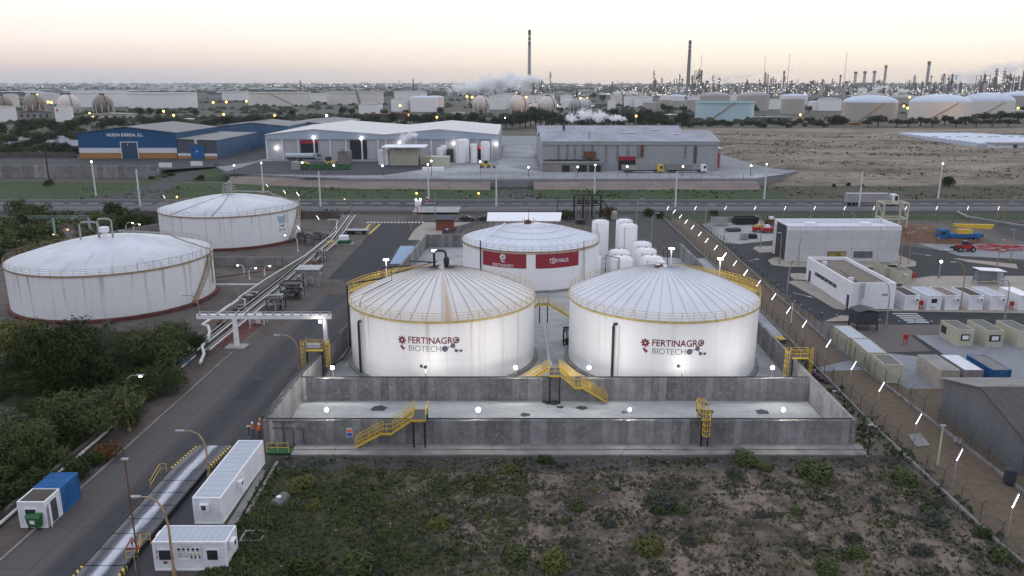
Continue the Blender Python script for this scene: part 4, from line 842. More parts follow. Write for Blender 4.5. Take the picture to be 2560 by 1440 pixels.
SL = [((323, 1078), 938, (345, 938), 'tan curved street lamp beside the left shrubs with its lamp lit', 'tanpole', 'lit'),
      ((523, 1195), 1077, (460, 1077), 'unlit tan street lamp behind the long white cabin', 'tanpole', None), ((436, 1438), 1242, (352, 1242), 'tan street lamp rising in front of the small white cabin', 'tanpole', None),
      ((748, 925), 838, (700, 838), 'tan street lamp next to the left caged platform', 'tanpole', None), ((500, 800), 738, (470, 738), 'thin street lamp by the big left tank and the pipes', 'tanpole', None),
      ((1948, 662), 582, (1951, 582), 'street lamp at the left corner of the white precast building', 'tanpole', None), ((1995, 664), 580, (2012, 580), 'street lamp before the face of the white precast building', 'steel', None),
      ((2250, 662), 580, (2270, 577), 'left one of two street lamps at the right end of the precast building', 'tanpole', None), ((2271, 660), 570, (2302, 569), 'right one of two street lamps at the right end of the precast building', 'tanpole', None),
      ((1966, 750), 645, (1998, 645), 'dark street lamp left of the low white office', 'steel', None), ((2215, 815), 704, (2200, 704), 'tall grey street lamp by the black louvred box', 'steel', None),
      ((2400, 775), 655, (2385, 655), 'street lamp standing among the white cabins', 'tanpole', None), ((2512, 798), 700, (2522, 705), 'grey street lamp beside the last white cabin', 'steel', None),
      ((2492, 672), 600, (2502, 600), 'street lamp right of the red machinery', 'tanpole', None), ((2525, 655), 574, (2533, 574), 'tall street lamp near the right edge below the ramp', 'tanpole', None),
      ((1900, 620), 540, (1893, 540), 'street lamp on the small round island left of the precast building', 'steel', None), ((1810, 598), 543, (1825, 543), 'street lamp on the storage slab', 'steel', None),
      ((1763, 560), 513, (1778, 512), 'street lamp at the fence corner by the railway', 'steel', None), ((2026, 545), 512, (2019, 511), 'street lamp behind the precast building left part', 'steel', None),
      ((2135, 545), 534, (2128, 533), 'short visible lamp behind the precast building', 'steel', None), ((2500, 555), 495, (2520, 491), 'left lamp of the pair at the roundabout ramp', 'tanpole', None),
      ((2508, 556), 503, (2519, 502), 'right lamp of the pair at the roundabout ramp', 'tanpole', None), ((1591, 560), 497, (1602, 497), 'street lamp beyond the tall cylinder tanks', 'steel', None), ((1628, 600), 533, (1640, 533), 'street lamp at the worn back yard', 'steel', None),
      ((880, 545), 497, (866, 497), 'amber street lamp by the highway, left of the crossing', 'tanpole', 'lit_y'), ((148, 610), 585, (141, 585), 'amber lamp behind the big left tank, left one', 'tanpole', 'lit_y'), ((150, 607), 573, (168, 573), 'amber lamp behind the big left tank, right one', 'tanpole', 'lit_y'),
      ((46, 632), 600, (60, 600), 'unlit lamp at the left rim of the big left tank', 'polewhite', None), ((317, 590), 556, (330, 556), 'left lamp of the pair behind the big left tank', 'polewhite', 'lit'), ((336, 590), 560, (347, 560), 'right lamp of the pair behind the big left tank', 'polewhite', 'lit'),
      ((450, 590), 565, (460, 564), 'white lamp in front of the back left tank', 'polewhite', 'lit'), ((611, 690), 662, (601, 662), 'left lamp of the three between the pipes and tanks', 'polewhite', 'lit'), ((624, 700), 669, (636, 669), 'middle lamp of the three between the pipes and tanks', 'polewhite', 'lit'),
      ((662, 690), 664, (672, 663), 'right lamp of the three between the pipes and tanks', 'polewhite', 'lit'), ((745, 630), 587, (720, 586), 'lamp at the right foot of the back left tank', 'polewhite', 'lit'), ((1028, 575), 535, (1036, 534), 'thin lamp left of the brick gatehouse', 'tanpole', None)]
for b_, t_, h__, lb, m_, lt in SL: street_lamp(lb, b_, t_, h__, m_, lt, sh=.11 if b_[1] > 600 else .14)
# straight posts
def post(label, base, top, m='polewhite', r=.14, lit=None, name='light_pole', cat='pole', grp=None, z0=0.0, r1=None):
    b = G(*base, z0); h = HT(base[0], base[1], top, z0)
    o = thing(name, label, cat, b, group=grp); MB().tube([(0, 0, 0), (0, 0, h)], r, 7, r1 or r * .7).build('pole', m, o); MB().cbox((0, 0, .15), (r * 3.4, r * 3.4, .3)).build('base', 'conc', o)
    if lit: MB().ball((0, -.1, h + .1), .3, 8, 5).build('lamp_head', lit, o)
    else: MB().cbox((0, 0, h), (.5, .25, .12)).build('lamp_head', 'steel', o)
    return o
for i, (bx, by, t, lt) in enumerate(((240, 491, 405, 'lit'), (351, 517, 423, None), (659, 484, 408, 'lit_far'), (802, 520, 428, None), (1072, 499, 412, 'lit_far'), (1241, 521, 432, None), (1486, 487, 413, 'lit_far'), (1688, 521, 429, None), (1910, 499, 411, 'lit_far'), (2147, 521, 429, None), (2345, 498, 410, 'lit_far'))):
    post('tall white highway lighting mast, %s from the left' % ordn(i), (bx, by), t, r=.3, lit=lt, grp='tall white masts along the highway')
for bx, by, t, lb in ((1197, 533, 484, 'thin post with amber lamp beside the highway, right of the crossing'), (1043, 530, 484, 'thin post with amber lamp at the level crossing'), (444, 505, 493, 'short amber lamp by the highway at left')): post(lb, (bx, by), t, 'tanpole', .12, 'lit_y', grp='straight amber lamp posts')
for bx, by, t, lb in ((1088, 540, 485, 'thin grey post right of the crossing signs'), (1322, 530, 495, 'grey post behind the long white canopy'), (399, 500, 491, 'short grey post at the left highway edge'), (1519, 1, 1, ''), (2168, 1145, 1062, 'black post at the right end of the wall footing'), (2083, 1005, 978, 'short white camera post beside the right bund wall'), (1658, 645, 620, 'thin dark mast behind the right dome')):
    if lb: post(lb, (bx, by), t, 'black' if 'black' in lb or 'dark' in lb else 'steel', .09 if by > 600 else .13, name='post', cat='post')
post('thin rusty black aerial mast beside the weighbridge', (352, 1452), 1148, 'rust', .07, name='aerial_mast', cat='mast', r1=.05)
post('pale green steel mast with camera between the fences at lower right', (2343, 1168), 1064, 'cream', .12, name='camera_mast', cat='mast')
post('white camera post on the gravel strip beside a tube lamp', (1977, 812), 760, 'white', .07, name='camera_mast', cat='mast')
post('timber pylon post left of the retaining wall by the verge', (123, 452), 373, 'trunk', .35, name='timber_pole', cat='pole')
post('camera mast with box on the paved island of the offices', (2347, 694), 655, 'steel', .12, lit='lit_far', name='camera_mast', cat='mast')

# ================================================================ LEFT FOREGROUND
def cabin(label, c0, L_, W_, h=2.6, rz=0.0, wall='white2', roof='grey_roof', frame='white', feats=(), name='portable_cabin', grp='portable cabins and site offices'):
    # c0: near left corner, L_ along local y, W_ along local x
    o = thing(name, label, 'cabin', (c0[0], c0[1], 0), rz, group=grp)
    MB().box(.06, W_ - .06, .06, L_ - .06, .08, h - .12).build('wall_panels', wall, o)
    f = MB()
    for x in (0, W_ - .14):
        for y in (0, L_ - .14): f.box(x, x + .14, y, y + .14, 0, h)
    for z in (0, h - .16):
        f.box(.141, W_ - .141, .001, .12, z + .01, z + .16); f.box(.141, W_ - .141, L_ - .12, L_ - .001, z + .01, z + .16)
        f.box(.001, .12, .141, L_ - .141, z + .01, z + .16); f.box(W_ - .12, W_ - .001, .141, L_ - .141, z + .01, z + .16)
    f.build('frame', frame, o); MB().box(.1, W_ - .1, .1, L_ - .1, h - .12, h - .05).build('roof', roof, o)
    for ft_ in feats:
        k, side, u, z, w, hh = ft_; mats = {'window': 'glass', 'door': 'white', 'ac': 'white', 'sign': 'white', 'pale': 'steel', 'ddoor': 'darkgrey'}
        def pane(d0, d1, w, hh, mt, nm, par):
            b = MB()
            if side == 's': b.box(u - w / 2, u + w / 2, -d1, -d0, z, z + hh)
            elif side == 'e': b.box(W_ + d0, W_ + d1, u - w / 2, u + w / 2, z, z + hh)
            else: b.box(-d1, -d0, u - w / 2, u + w / 2, z, z + hh)
            return b.build(nm, mt, par)
        if k == 'window':
            wf = pane(-.05, .03, w + .14, hh, 'white' if wall != 'cream' else 'darkgrey', 'window', o); z += .07; pane(.031, .05, w, hh - .14, 'glass', 'pane', wf)
        elif k == 'ac': a_ = pane(-.02, .38, w, hh, 'white', 'air_conditioner', o); z += .08; pane(.381, .39, w * .5, hh - .16, 'darkgrey', 'fan_grille', a_)
        elif k == 'sign': pane(.052, .07, w, hh, 'text_white', 'notice', o)
        else: pane(-.05, .035, w, hh, mats[k], 'door', o)
    return o
q = G(487, 1310); tl, tr_ = G(607, 1098, 2.6), G(664, 1098, 2.6)
L1 = tl.y - q.y - .2; cabin('long white site cabin with ribbed roof and grey air conditioner beside the weighbridge', (q.x, q.y), L1, 2.55, 2.6, rz=-math.atan2(tl.x - q.x, L1) * .35, roof='grey_roofy', feats=(('ac', 's', 1.1, 1.5, .8, .6), ('ac', 'e', 4.3, 1.5, .7, .5), ('door', 'e', 5.4, .15, .9, 2.0)))
q = G(388, 1427); c = cabin('small white site cabin covered in safety notices at the bottom edge', (q.x, q.y), 2.5, 5.9, 2.6, roof='grey_roof', feats=(('window', 's', .95, .95, .95, 1.0), ('window', 's', 4.75, .95, .85, 1.0), ('ac', 'e', 1.0, 1.7, .8, .55), ('ac', 'w', 1.9, 1.7, .8, .55)))
mb = MB(); rect(mb, -1.0, 1.0, -.8, .85, 0)
for r_, row in enumerate(((.35, 1, [-.75, -.38, 0, .38, .75]), )):
    for x in row[2]: disc(mb, x, .42, .13, 12, 1); rect(mb, x - .13, x + .13, .18, .24, 1, -.004)
for x in (-.65, -.2): disc(mb, x, -.1, .19, 16, 2); mb.add([(a_ * 1.0 + x, b_ - .1, .004) for a_, b_ in [(.14 * math.cos(t * .4), .14 * math.sin(t * .4)) for t in range(16)]], [tuple(range(16))], 0); rect(mb, x - .17, x + .17, -.44, -.36, 2)
for x in (.15, .5, .82): mb.add([(x - .14, -.14, .003), (x + .14, -.14, .003), (x, .1, .003)], [(0, 1, 2)], 3); rect(mb, x - .13, x + .13, -.26, -.2, 3)
for x in (.2, .52, .85): disc(mb, x, -.42, .11, 12, 1); rect(mb, x - .11, x + .11, -.66, -.6, 1)
rect(mb, -.5, .5, .66, .72, 2); t_ = text_mb('10', .2); mb.add([(x - .65, y - .1, .008) for x, y, z in t_.v], t_.f, 4)
M['s_blue'] = plain('sign_blue', (.03, .10, .35)); M['s_yel'] = plain('sign_yellow', (.65, .45, .04)); M['s_pink'] = plain('sign_crimson', (.45, .05, .14))
mb.v = [(2.85 + x, -.012 - abs(d), 1.6 + y * .82) for x, y, d in mb.v]; mb.build('safety_board', ['text_white', 's_blue', 's_pink', 's_yel', 'text_black'], c)
mb = MB(); disc(mb, .36, 1.75, .1, 12, 0); disc(mb, .36, 1.3, .1, 12, 0); rect(mb, .24, .48, 1.56, 1.6, 0); rect(mb, .24, .48, 1.1, 1.14, 0); rect(mb, .75, 1.05, .65, .85, 1); mb.v = [(x, -.012, y) for x, y, d in mb.v]; mb.build('wall_notices', ['s_pink', 'maroon'], c)
q = G(52, 1320); c = cabin('small white gate hut with dark roof and open door beside the blue container', (q.x, q.y), 2.45, 2.45, 2.55, roof='dark_roof', feats=(('window', 's', 1.1, .95, .9, .95), ('ddoor', 'e', 1.2, .1, .9, 2.0)))
d_ = MB(); d_.cbox((2.62, .35, 1.1), (.9, .05, 2.0), -1.15); d_.build('open_door', 'white', c)
def container(label, c0, L_, W_, m, h=2.6, rz=0.0, topm=None, grp='shipping containers'):
    o = thing('shipping_container', label, 'container', (c0[0], c0[1], 0), rz, group=grp); b = MB()
    def corr(n, f, along):   # corrugated skin
        pts = []
        for i in range(n): u = i / n; pts += [(u, 0), (u + .35 / n, 0), (u + .5 / n, .05), (u + .85 / n, .05)]
        pts.append((1, 0)); vs = []
        for u, d in pts: vs += [(*f(u, d), .12), (*f(u, d), h - .12)]
        b.add(vs, [(2 * i, 2 * i + 2, 2 * i + 3, 2 * i + 1) for i in range(len(pts) - 1)])
    corr(int(W_ / .28), lambda u, d: (.1 + u * (W_ - .2), .03 + d), 'x'); corr(int(L_ / .28), lambda u, d: (W_ - .03 - d, .1 + u * (L_ - .2)), 'y'); corr(int(L_ / .28), lambda u, d: (.03 + d, L_ - .1 - u * (L_ - .2)), 'y'); corr(int(W_ / .28), lambda u, d: (W_ - .1 - u * (W_ - .2), L_ - .03 - d), 'x')
    b.build('side_panels', m, o); f = MB()
    for x in (0, W_ - .12):
        for y in (0, L_ - .12): f.box(x, x + .12, y, y + .12, 0, h)
    for z in (.0, h - .13): f.box(.121, W_ - .121, 0, .1, z + .01, z + .12); f.box(.121, W_ - .121, L_ - .1, L_, z + .01, z + .12); f.box(0, .1, .121, L_ - .121, z + .01, z + .12); f.box(W_ - .1, W_, .121, L_ - .121, z + .01, z + .12)
    f.build('frame', m, o); rf = MB()
    for i in range(int(L_ / .25)): rf.box(.11, W_ - .11, .11 + i * .25, .11 + i * .25 + .17, h - .08, h - .03)
    rf.box(.11, W_ - .11, .11, L_ - .11, h - .12, h - .081); rf.build('roof', topm or m, o)
    dr = MB()
    for x in (W_ * .25, W_ * .45, W_ * .55, W_ * .75): dr.tube([(x, -.02, .15), (x, -.02, h - .15)], .02, 4)
    dr.build('lock_bars', 'steel', o); return o
q = G(160, 1285); container('short blue shipping container beside the white gate hut', (q.x - 2.5, q.y + .05), 3.0, 2.5, 'blue')
# wheelie bin
q = G(67, 1325); o = thing('rubbish_bin', 'green wheeled rubbish bin in front of the gate hut window', 'bin', q, -.1)
MB().add([(.1, .1, .25), (1.2, .1, .25), (1.2, .8, .25), (.1, .8, .25), (0, 0, 1.15), (1.3, 0, 1.15), (1.3, .95, 1.15), (0, .95, 1.15)], [(0, 3, 2, 1), (4, 5, 6, 7), (0, 1, 5, 4), (1, 2, 6, 5), (2, 3, 7, 6), (3, 0, 4, 7)]).build('body', 'green', o)
MB().yz([(-.04, 1.16), (.98, 1.16), (.9, 1.4), (.45, 1.5), (.1, 1.36)], -.03, 1.33).build('lid', 'green', o); MB().quad((.4, -.012, .6), (.85, -.012, .6), (.85, -.012, .95), (.4, -.012, .95)).build('notice', 'text_white', o)
for x, y in ((.15, .15), (1.15, .15), (.15, .75), (1.15, .75)): MB().tube([(x - .04, y, .1), (x + .04, y, .1)], .1, 10).build('wheel', 'tyre', o)
# weighbridge
def wb_mat():
    m = N('weighbridge_deck', .6); p = m.pos(); x, y = m.sep(p, 0), m.sep(p, 1); n = m.noise(m.sc(p, (1, .2, 1)), 1.2, 6, .7)
    t = m.mth('ADD', m.mth('ADD', x, 34.75), m.mth('MULTIPLY', y, -.024)); t = m.mth('ADD', t, m.mth('MULTIPLY', m.mth('SUBTRACT', n, .5), .9))
    c = m.ramp(m.rng(t, -1.6, 2.2), [(.0, (.17, .16, .155)), (.18, (.15, .145, .145)), (.3, (.045, .047, .06)), (.42, (.12, .12, .14)), (.5, (.50, .51, .56)), (.62, (.42, .43, .47)), (.72, (.055, .058, .075)), (.86, (.07, .072, .085)), (1, (.14, .135, .13))])
    return m.out(m.mix(m.rng(n, .5, .7, 0, .4), c, (.06, .06, .07)))
M['wb'] = wb_mat()
o = thing('weighbridge', 'long truck weighbridge with dusty white wheel track beside the road', 'weighbridge', (-33, 62, 0))
pl = P((430, 1182), (514, 1182), (312, 1425), (212, 1425)); far0, far1, nr1, nr0 = pl
n = 7; d_ = MB()
for i in range(n):
    t0, t1 = i / n + .004, (i + 1) / n - .004; a = [far0[k] + (nr0[k] - far0[k]) * t0 for k in (0, 1)]; b_ = [far1[k] + (nr1[k] - far1[k]) * t0 for k in (0, 1)]; c_ = [far1[k] + (nr1[k] - far1[k]) * t1 for k in (0, 1)]; e_ = [far0[k] + (nr0[k] - far0[k]) * t1 for k in (0, 1)]
    MB().poly([a, b_, c_, e_], .12, .42).build('deck_panel', 'wb', o, True)
sd = MB()
for a, b_, s_ in ((far0, nr0, -1), (far1, nr1, 1)): sd.poly([(a[0] + .02 * s_, a[1]), (a[0] + .22 * s_, a[1]), (b_[0] + .22 * s_, b_[1]), (b_[0] + .02 * s_, b_[1])], 0.0, .5)
sd.build('side_beam', 'black', o, True)
m = N('hazard_stripes', .7); p = m.pos(); v = m.mth('FRACT', m.mth('DIVIDE', m.mth('ADD', m.sep(p, 0), m.sep(p, 1)), .62)); M['hazard'] = m.out(m.mix(m.mth('GREATER_THAN', v, .5), (.55, .40, .07), (.03, .03, .03)))
for (fy, ny, zf_, zn) in ((79.3, far0[1] + .05, .04, .4), (nr0[1] - .05, nr0[1] - 5, .4, .04)):
    r_ = MB(); xa, xb = (far0[0], far1[0]) if fy > 75 else (nr0[0], nr1[0]); sl = .35 if fy > 75 else 0
    r_.add([(xa, ny, zn), (xb, ny, zn), (xb + sl, fy, zf_), (xa + sl, fy, zf_), (xa, ny, 0.0), (xb, ny, 0.0), (xb + sl, fy, 0.0), (xa + sl, fy, 0.0)], [(0, 1, 2, 3), (0, 4, 5, 1), (1, 5, 6, 2), (3, 2, 6, 7), (0, 3, 7, 4)]); r_.build('ramp', 'wb', o, True)
    for x0 in (xa - .28, xb + .02): h_ = MB(); h_.add([(x0, ny, zn + .02), (x0 + .26, ny, zn + .02), (x0 + .26 + sl, fy, zf_ + .02), (x0 + sl, fy, zf_ + .02), (x0, ny, 0), (x0 + .26, ny, 0), (x0 + .26 + sl, fy, 0), (x0 + sl, fy, 0)], [(0, 1, 2, 3), (0, 4, 5, 1), (1, 5, 6, 2), (3, 2, 6, 7), (0, 3, 7, 4)]); h_.build('hazard_edge', 'hazard', o, True)
hr = MB(); q0, q1 = G(378, 1225), G(418, 1190)
for z in (.55, 1.05): hr.tube([(q0.x, q0.y, z), (q1.x - .6, q1.y, z + .3), (q1.x, q1.y, z + .3)], .03, 5)
for q_ in ((q0.x, q0.y, 0), (q1.x - .6, q1.y, .3), (q1.x, q1.y, .3)): hr.tube([q_, (q_[0], q_[1], q_[2] + 1.05)], .03, 5)
hr.build('handrail', 'yellow', o, True)
def rail_thing(label, pts, h=1.05, m='yellow', name='guard_rail', cat='railing'):
    mb = MB()
    for z in (h * .5, h): mb.tube([(x, y, z_ + z) for x, y, z_ in pts], .035, 5)
    for x, y, z_ in pts: mb.tube([(x, y, z_), (x, y, z_ + h)], .035, 5)
    return solo(mb, name, m, label, cat)
a, b_, c_ = G(318, 1408), G(345, 1405), G(380, 1378); rail_thing('yellow guard rail between weighbridge and small cabin', [(a.x, a.y, 0), (b_.x, b_.y, 0), (c_.x - .8, c_.y, .6), (c_.x, c_.y, .6)])
a, b_ = G(668, 1137), G(722, 1137); rail_thing('yellow guard rail of the green footbridge at the wall corner', [(a.x, a.y, .3), ((a.x + b_.x) / 2, a.y, .3), (b_.x, b_.y, .3)])
solo(MB().box(a.x, b_.x + .3, a.y - .1, a.y + 1.2, .12, .3), 'footbridge', 'green', 'small green footbridge at the left corner of the bund wall', 'footbridge')
# trench between cabin and field
tr = MB(); tr.poly(P((652, 1182), (668, 1180), (590, 1318), (568, 1318)), 0, .25); solo(tr, 'cable_trough', 'conc', 'concrete trough edge beside the long white cabin', 'trough')
tr = MB(); tr.poly(P((668, 1180), (690, 1160), (612, 1290), (592, 1318)), .03, .06); struct(tr, 'trench_bottom', 'black')
tr = MB(); tr.poly(P((690, 1160), (698, 1158), (622, 1292), (613, 1290)), 0, .3); solo(tr, 'trench_kerb', 'conc', 'pale kerb between dark trench and the green field', 'kerb')
for k, (pp_, lb) in enumerate((((598, 1340, 670, 1334, 1362), 'open concrete pit box right of the small cabin'), )):
    a, b_ = G(598, 1365), G(668, 1340); t_ = MB(); t_.box(a.x, b_.x, a.y, a.y + .15, 0, .5); t_.box(a.x, b_.x, b_.y, b_.y + .15, 0, .5); t_.box(b_.x - .15, b_.x, a.y + .15, b_.y, 0, .5); t_.box(a.x, a.x + .15, a.y + .15, b_.y, 0, .5); solo(t_, 'concrete_pit', 'conc', lb, 'pit')
a = G(655, 1390); solo(MB().cbox((a.x + .5, a.y + .5, .25), (1.2, 1.1, .16), .05), 'concrete_slab', 'conc', 'square concrete cover slab on the grass below the pit', 'slab')
a = G(700, 1262); o = thing('buried_tank', 'grey green cylindrical tank lying half sunk in the grass', 'tank', (a.x, a.y, 0), -.25)
MB().tube([(0, -.9, .25), (0, -.75, .25), (0, .8, .25), (0, 1.0, .25)], .62, 16).build('shell', 'cream_roof', o, smooth=True); MB().lathe([(.22, .84), (.22, .93)], 14, (0, -.1)).build('lid', 'white', o)
# warning triangle
q = G(340, 1428); o = thing('warning_sign', 'triangular white warning sign with red border and exclamation mark', 'road sign', (q.x, q.y, 0)); MB().tube([(0, 0, 0), (0, 0, 3.0)], .04, 6).build('post', 'steel', o)
mb = MB(); mb.xz([(-.62, 2.05), (.62, 2.05), (0, 3.12)], -.05, -.02, 0); mb.xz([(-.44, 2.17), (.44, 2.17), (0, 2.93)], -.056, -.051, 1); mb.xz([(-.05, 2.42), (.05, 2.42), (.08, 2.78), (-.08, 2.78)], -.062, -.057, 2); mb.xz([(-.05, 2.26), (.05, 2.26), (.05, 2.36), (-.05, 2.36)], -.062, -.057, 2); mb.build('sign_plate', ['red', 'text_white', 'text_black'], o)
# orange and blue notice on the front wall
mb = MB(); q = G(871, 1092); mb.box(-17.35, -16.75, 78.74, 78.78, 1.3, 2.3, 0); mb.box(-17.3, -16.8, 78.735, 78.739, 1.85, 2.2, 1); mb.box(-17.3, -16.8, 78.735, 78.739, 1.36, 1.8, 2)
x_ = q.x - .0; mb.v = [(x + (-17.4 - -17.05) * 1.0, y, z) for x, y, z in mb.v]; solo(mb, 'wall_sign', ['text_white', 'orange', 's_blue'], 'orange and blue safety notice fixed to the front bund wall', 'sign')
pf = MB()
for pts in ([(-25.6, 78.7, 3.1), (-23.3, 78.6, 3.1), (-22.9, 78.6, 3.3)], [(-25.6, 78.6, 2.4), (-23.4, 78.6, 2.4), (-23.4, 78.6, .3)], [(-24.4, 78.6, 3.1), (-24.4, 78.6, .3)], [(-23.1, 78.6, 2.45), (-22.3, 78.6, 2.45), (-22.3, 78.6, .3)]): pf.tube(pts, .07, 5)
solo(pf, 'wall_pipes', 'darkgrey', 'dark pipes fixed to the left end of the front bund wall', 'pipe')
# people
def person(label, x, y, rz, top, lean=0.0, arm=0.0):
    o = thing('person', label, 'person', (x, y, 0), rz, group='workers in high visibility vests')
    J = [((0, 0, .93), .13), ((0, .0, 1.1), .125), ((0, lean, 1.3), .15), ((0, lean, 1.45), .11), ((0, lean, 1.53), .055), ((0, lean - .01, 1.62), .085), ((0, lean - .01, 1.73), .075),
         ((.1, 0, .88), .1), ((.12, -.02, .5), .065), ((.12, 0, .1), .045), ((.12, -.12, .04), .04), ((-.1, 0, .88), .1), ((-.13, .03, .5), .065), ((-.13, .02, .1), .045), ((-.13, -.1, .04), .04),
         ((.2, lean, 1.42), .06), ((.27, lean + .02, 1.15), .045), ((.22, lean - .2 - arm, 1.05 + arm), .035), ((.2, lean - .3 - arm, 1.06 + arm), .03), ((-.2, lean, 1.42), .06), ((-.27, lean + .02, 1.15), .045), ((-.22, lean - .18, 1.02), .035), ((-.2, lean - .28, 1.0), .03)]
    E_ = [(0, 1), (1, 2), (2, 3), (3, 4), (4, 5), (5, 6), (0, 7), (7, 8), (8, 9), (9, 10), (0, 11), (11, 12), (12, 13), (13, 14), (3, 15), (15, 16), (16, 17), (17, 18), (3, 19), (19, 20), (20, 21), (21, 22)]
    me = bpy.data.meshes.new('b'); me.from_pydata([j[0] for j in J], E_, []); ob = bpy.data.objects.new('b', me); col.objects.link(ob)
    sk = ob.modifiers.new('s', 'SKIN'); sk.use_smooth_shade = True
    for v, j in zip(me.skin_vertices[0].data, J): v.radius = (j[1], j[1] * .85)
    me.skin_vertices[0].data[0].use_root = True; ob.modifiers.new('u', 'SUBSURF').levels = 1
    bpy.context.view_layer.update(); m2 = bpy.data.meshes.new_from_object(ob.evaluated_get(bpy.context.evaluated_depsgraph_get())); bpy.data.objects.remove(ob)
    m2.name = 'body'; m2.materials.clear()
    for k in ('skin', 'text_grey', 'tyre', top): m2.materials.append(M[k])
    for p in m2.polygons:
        z = p.center.z; p.material_index = 2 if z < .12 else 1 if z < .92 else 3 if z < 1.5 and abs(p.center.x) < .3 and p.center.y > lean - .2 else 0
    b = bpy.data.objects.new('body', m2); col.objects.link(b); b.parent = o
    MB().lathe([(.15, 1.66), (.125, 1.68), (.115, 1.76), (.07, 1.82), (.01, 1.835)], 14, (0, lean - .01)).build('hard_hat', 'white' if top == 'orange' else 'yellow', o, smooth=True)
    v = MB(); v.lathe([(.185, .98), (.19, 1.2), (.2, 1.38), (.13, 1.47)], 14, (0, lean * .7), cap=False); v.v = [(x * 1.05, y * .82 + lean * .15, z) for x, y, z in v.v]; v.build('safety_vest', 'orange', o, smooth=True)
    bd = MB(); bd.lathe([(.2, 1.1), (.2, 1.15)], 14, (0, lean * .7), cap=False); bd.v = [(x * 1.05, y * .86 + lean * .15, z) for x, y, z in bd.v]; bd.build('reflective_band', 'text_white', o)
q = G(634, 1092); person('worker in orange vest and dark helmet, leftmost of the group at the wall corner', q.x, q.y, 2.6, 'orange', .05, .1)
q = G(641, 1090); person('worker half hidden between the two others at the wall corner', q.x + .25, q.y + .7, -1.8, 'text_grey', .03)
q = G(649, 1096); person('worker in orange vest facing away, rightmost of the group at the wall corner', q.x, q.y, -.5, 'orange', .06, .2)
post('short black post with white reflector beside the three workers', (624, 1097), 1066, 'black', .05, name='post', cat='post')

# roadside channel and pipe on the left
t_ = MB(); t_.poly([(-46.4, 20), (-46.0, 20), (-45.2, 110), (-45.6, 110)], 0, .75); solo(t_, 'low_wall', 'conc_brown', 'low tan wall between the left shrubs and the roadside pipe', 'wall')
def pipe(label, pts, r=.15, m='pipe_w', name='pipe', legs=False):
    o = thing(name, label, 'pipe', pts[0], group='process pipes'); mb = MB(); mb.tube(pts, r, 8); mb.build('pipe_run', m, o, True, smooth=True)
    if legs:
        for a, b in zip(pts, pts[1:]):
            L_ = (Vector(b) - Vector(a)).length
            for i in range(int(L_ / 6)):
                p = Vector(a).lerp(Vector(b), (i + .5) / int(L_ / 6))
                if p.z > .5: MB().box(p.x - .05, p.x + .05, p.y - .05, p.y + .05, 0, p.z - r * .9).build('support', 'steel', o, True)
    return o
pipe('white pipe running along the low wall at the left roadside', [(-45.75, 40, .3), (-45.3, 62, .3), (-45.3, 108, .35)], .16)
def gz(px, py, z): g = G(px, py, z); return (g.x, g.y, z)
pipe('fat white pipe with elbow dropping at the corner of the left tank yard', [gz(500, 908, .5), gz(510, 885, .8), gz(505, 866, 1.4), gz(521, 845, 1.6), gz(524, 828, 2.2), gz(520, 815, 2.4), gz(506, 812, 2.4), gz(575, 762, 2.4)], .22, 'pipe_w')
pipe('white pipe with square expansion loop above the pipe trench', [gz(575, 764, 2.4), gz(596, 748, 2.4)], .2, 'pipe_w')
pipe('long white pipe running up the yard beside the pipe trench', [gz(612, 772, .8), gz(612, 748, 2.2), gz(596, 744, 2.4), gz(665, 697, 2.4), gz(760, 640, 2.4), gz(840, 578, 2.4), gz(843, 550, 3.6), gz(820, 549, 3.6), gz(820, 565, 1.5)], .13, 'pipe_w')
for i, (dx, z, r, m_, lb) in enumerate(((0, 1.1, .12, 'pipe', 'grey pipe, leftmost in the roadside pipe rack'), (.7, 1.0, .1, 'steel', 'thin steel pipe second in the roadside pipe rack'), (1.5, 1.15, .14, 'pipe_w', 'white pipe third in the roadside pipe rack'), (2.3, .9, .1, 'pipe', 'thin grey pipe fourth in the roadside pipe rack'), (3.2, 1.2, .13, 'pipe_w', 'white pipe nearest the road in the pipe rack'))):
    pipe(lb, [(-46.4 + dx, 108, z), (-45.3 + dx, 150, z), (-45.4 + dx, 190, z), (-48.5 + dx, 228, z)], r, m_, legs=(i in (0, 3)))
pw = MB(); pw.poly([(-47.3, 110), (-46.9, 110), (-46.0, 150), (-46.0, 190), (-49.3, 232), (-49.7, 232), (-46.4, 190), (-46.4, 150)], 0, 1.0); solo(pw, 'low_wall', 'conc_brown', 'low brown wall behind the roadside pipe rack', 'wall')
pw = MB(); pw.box(-140, -48, 115.6, 116, 0, 1.5); solo(pw, 'retaining_wall', 'conc_brown', 'brown retaining wall above the shrubs in front of the big left tank', 'wall')
pw = MB(); pw.box(-56, -46.6, 166.8, 167.2, 0, 2.0); pw.box(-88, -56, 166.8, 167.2, 0, 2.0); solo(pw, 'bund_wall', 'conc', 'low grey wall between the two big left tanks', 'wall')
pw = MB(); pw.box(-110, -50, 229, 229.4, 0, 2.2); solo(pw, 'bund_wall', 'conc_brown', 'brown wall behind the back left tank beside the railway', 'wall')
pw = MB(); pw.poly([(-128, 150), (-127.6, 150), (-84, 226), (-84.4, 226)], 0, 2.0); solo(pw, 'bund_wall', 'conc', 'slanting pale wall left behind the back left tank', 'wall')
pipe('pair-like grey pipe from the big left tank across the yard', [(-54.6, 142, 2.2), (-46.5, 142, 2.2)], .2, 'pipe_w', legs=True)
pipe('thin rusty pipe crossing the yard between the two left tanks', [(-60, 152, .8), (-52, 158, .8), (-43, 166, .9)], .12, 'rust')
for i, (px0, py0, px1, lb) in enumerate(((622, 580, 0, ''),)): pass
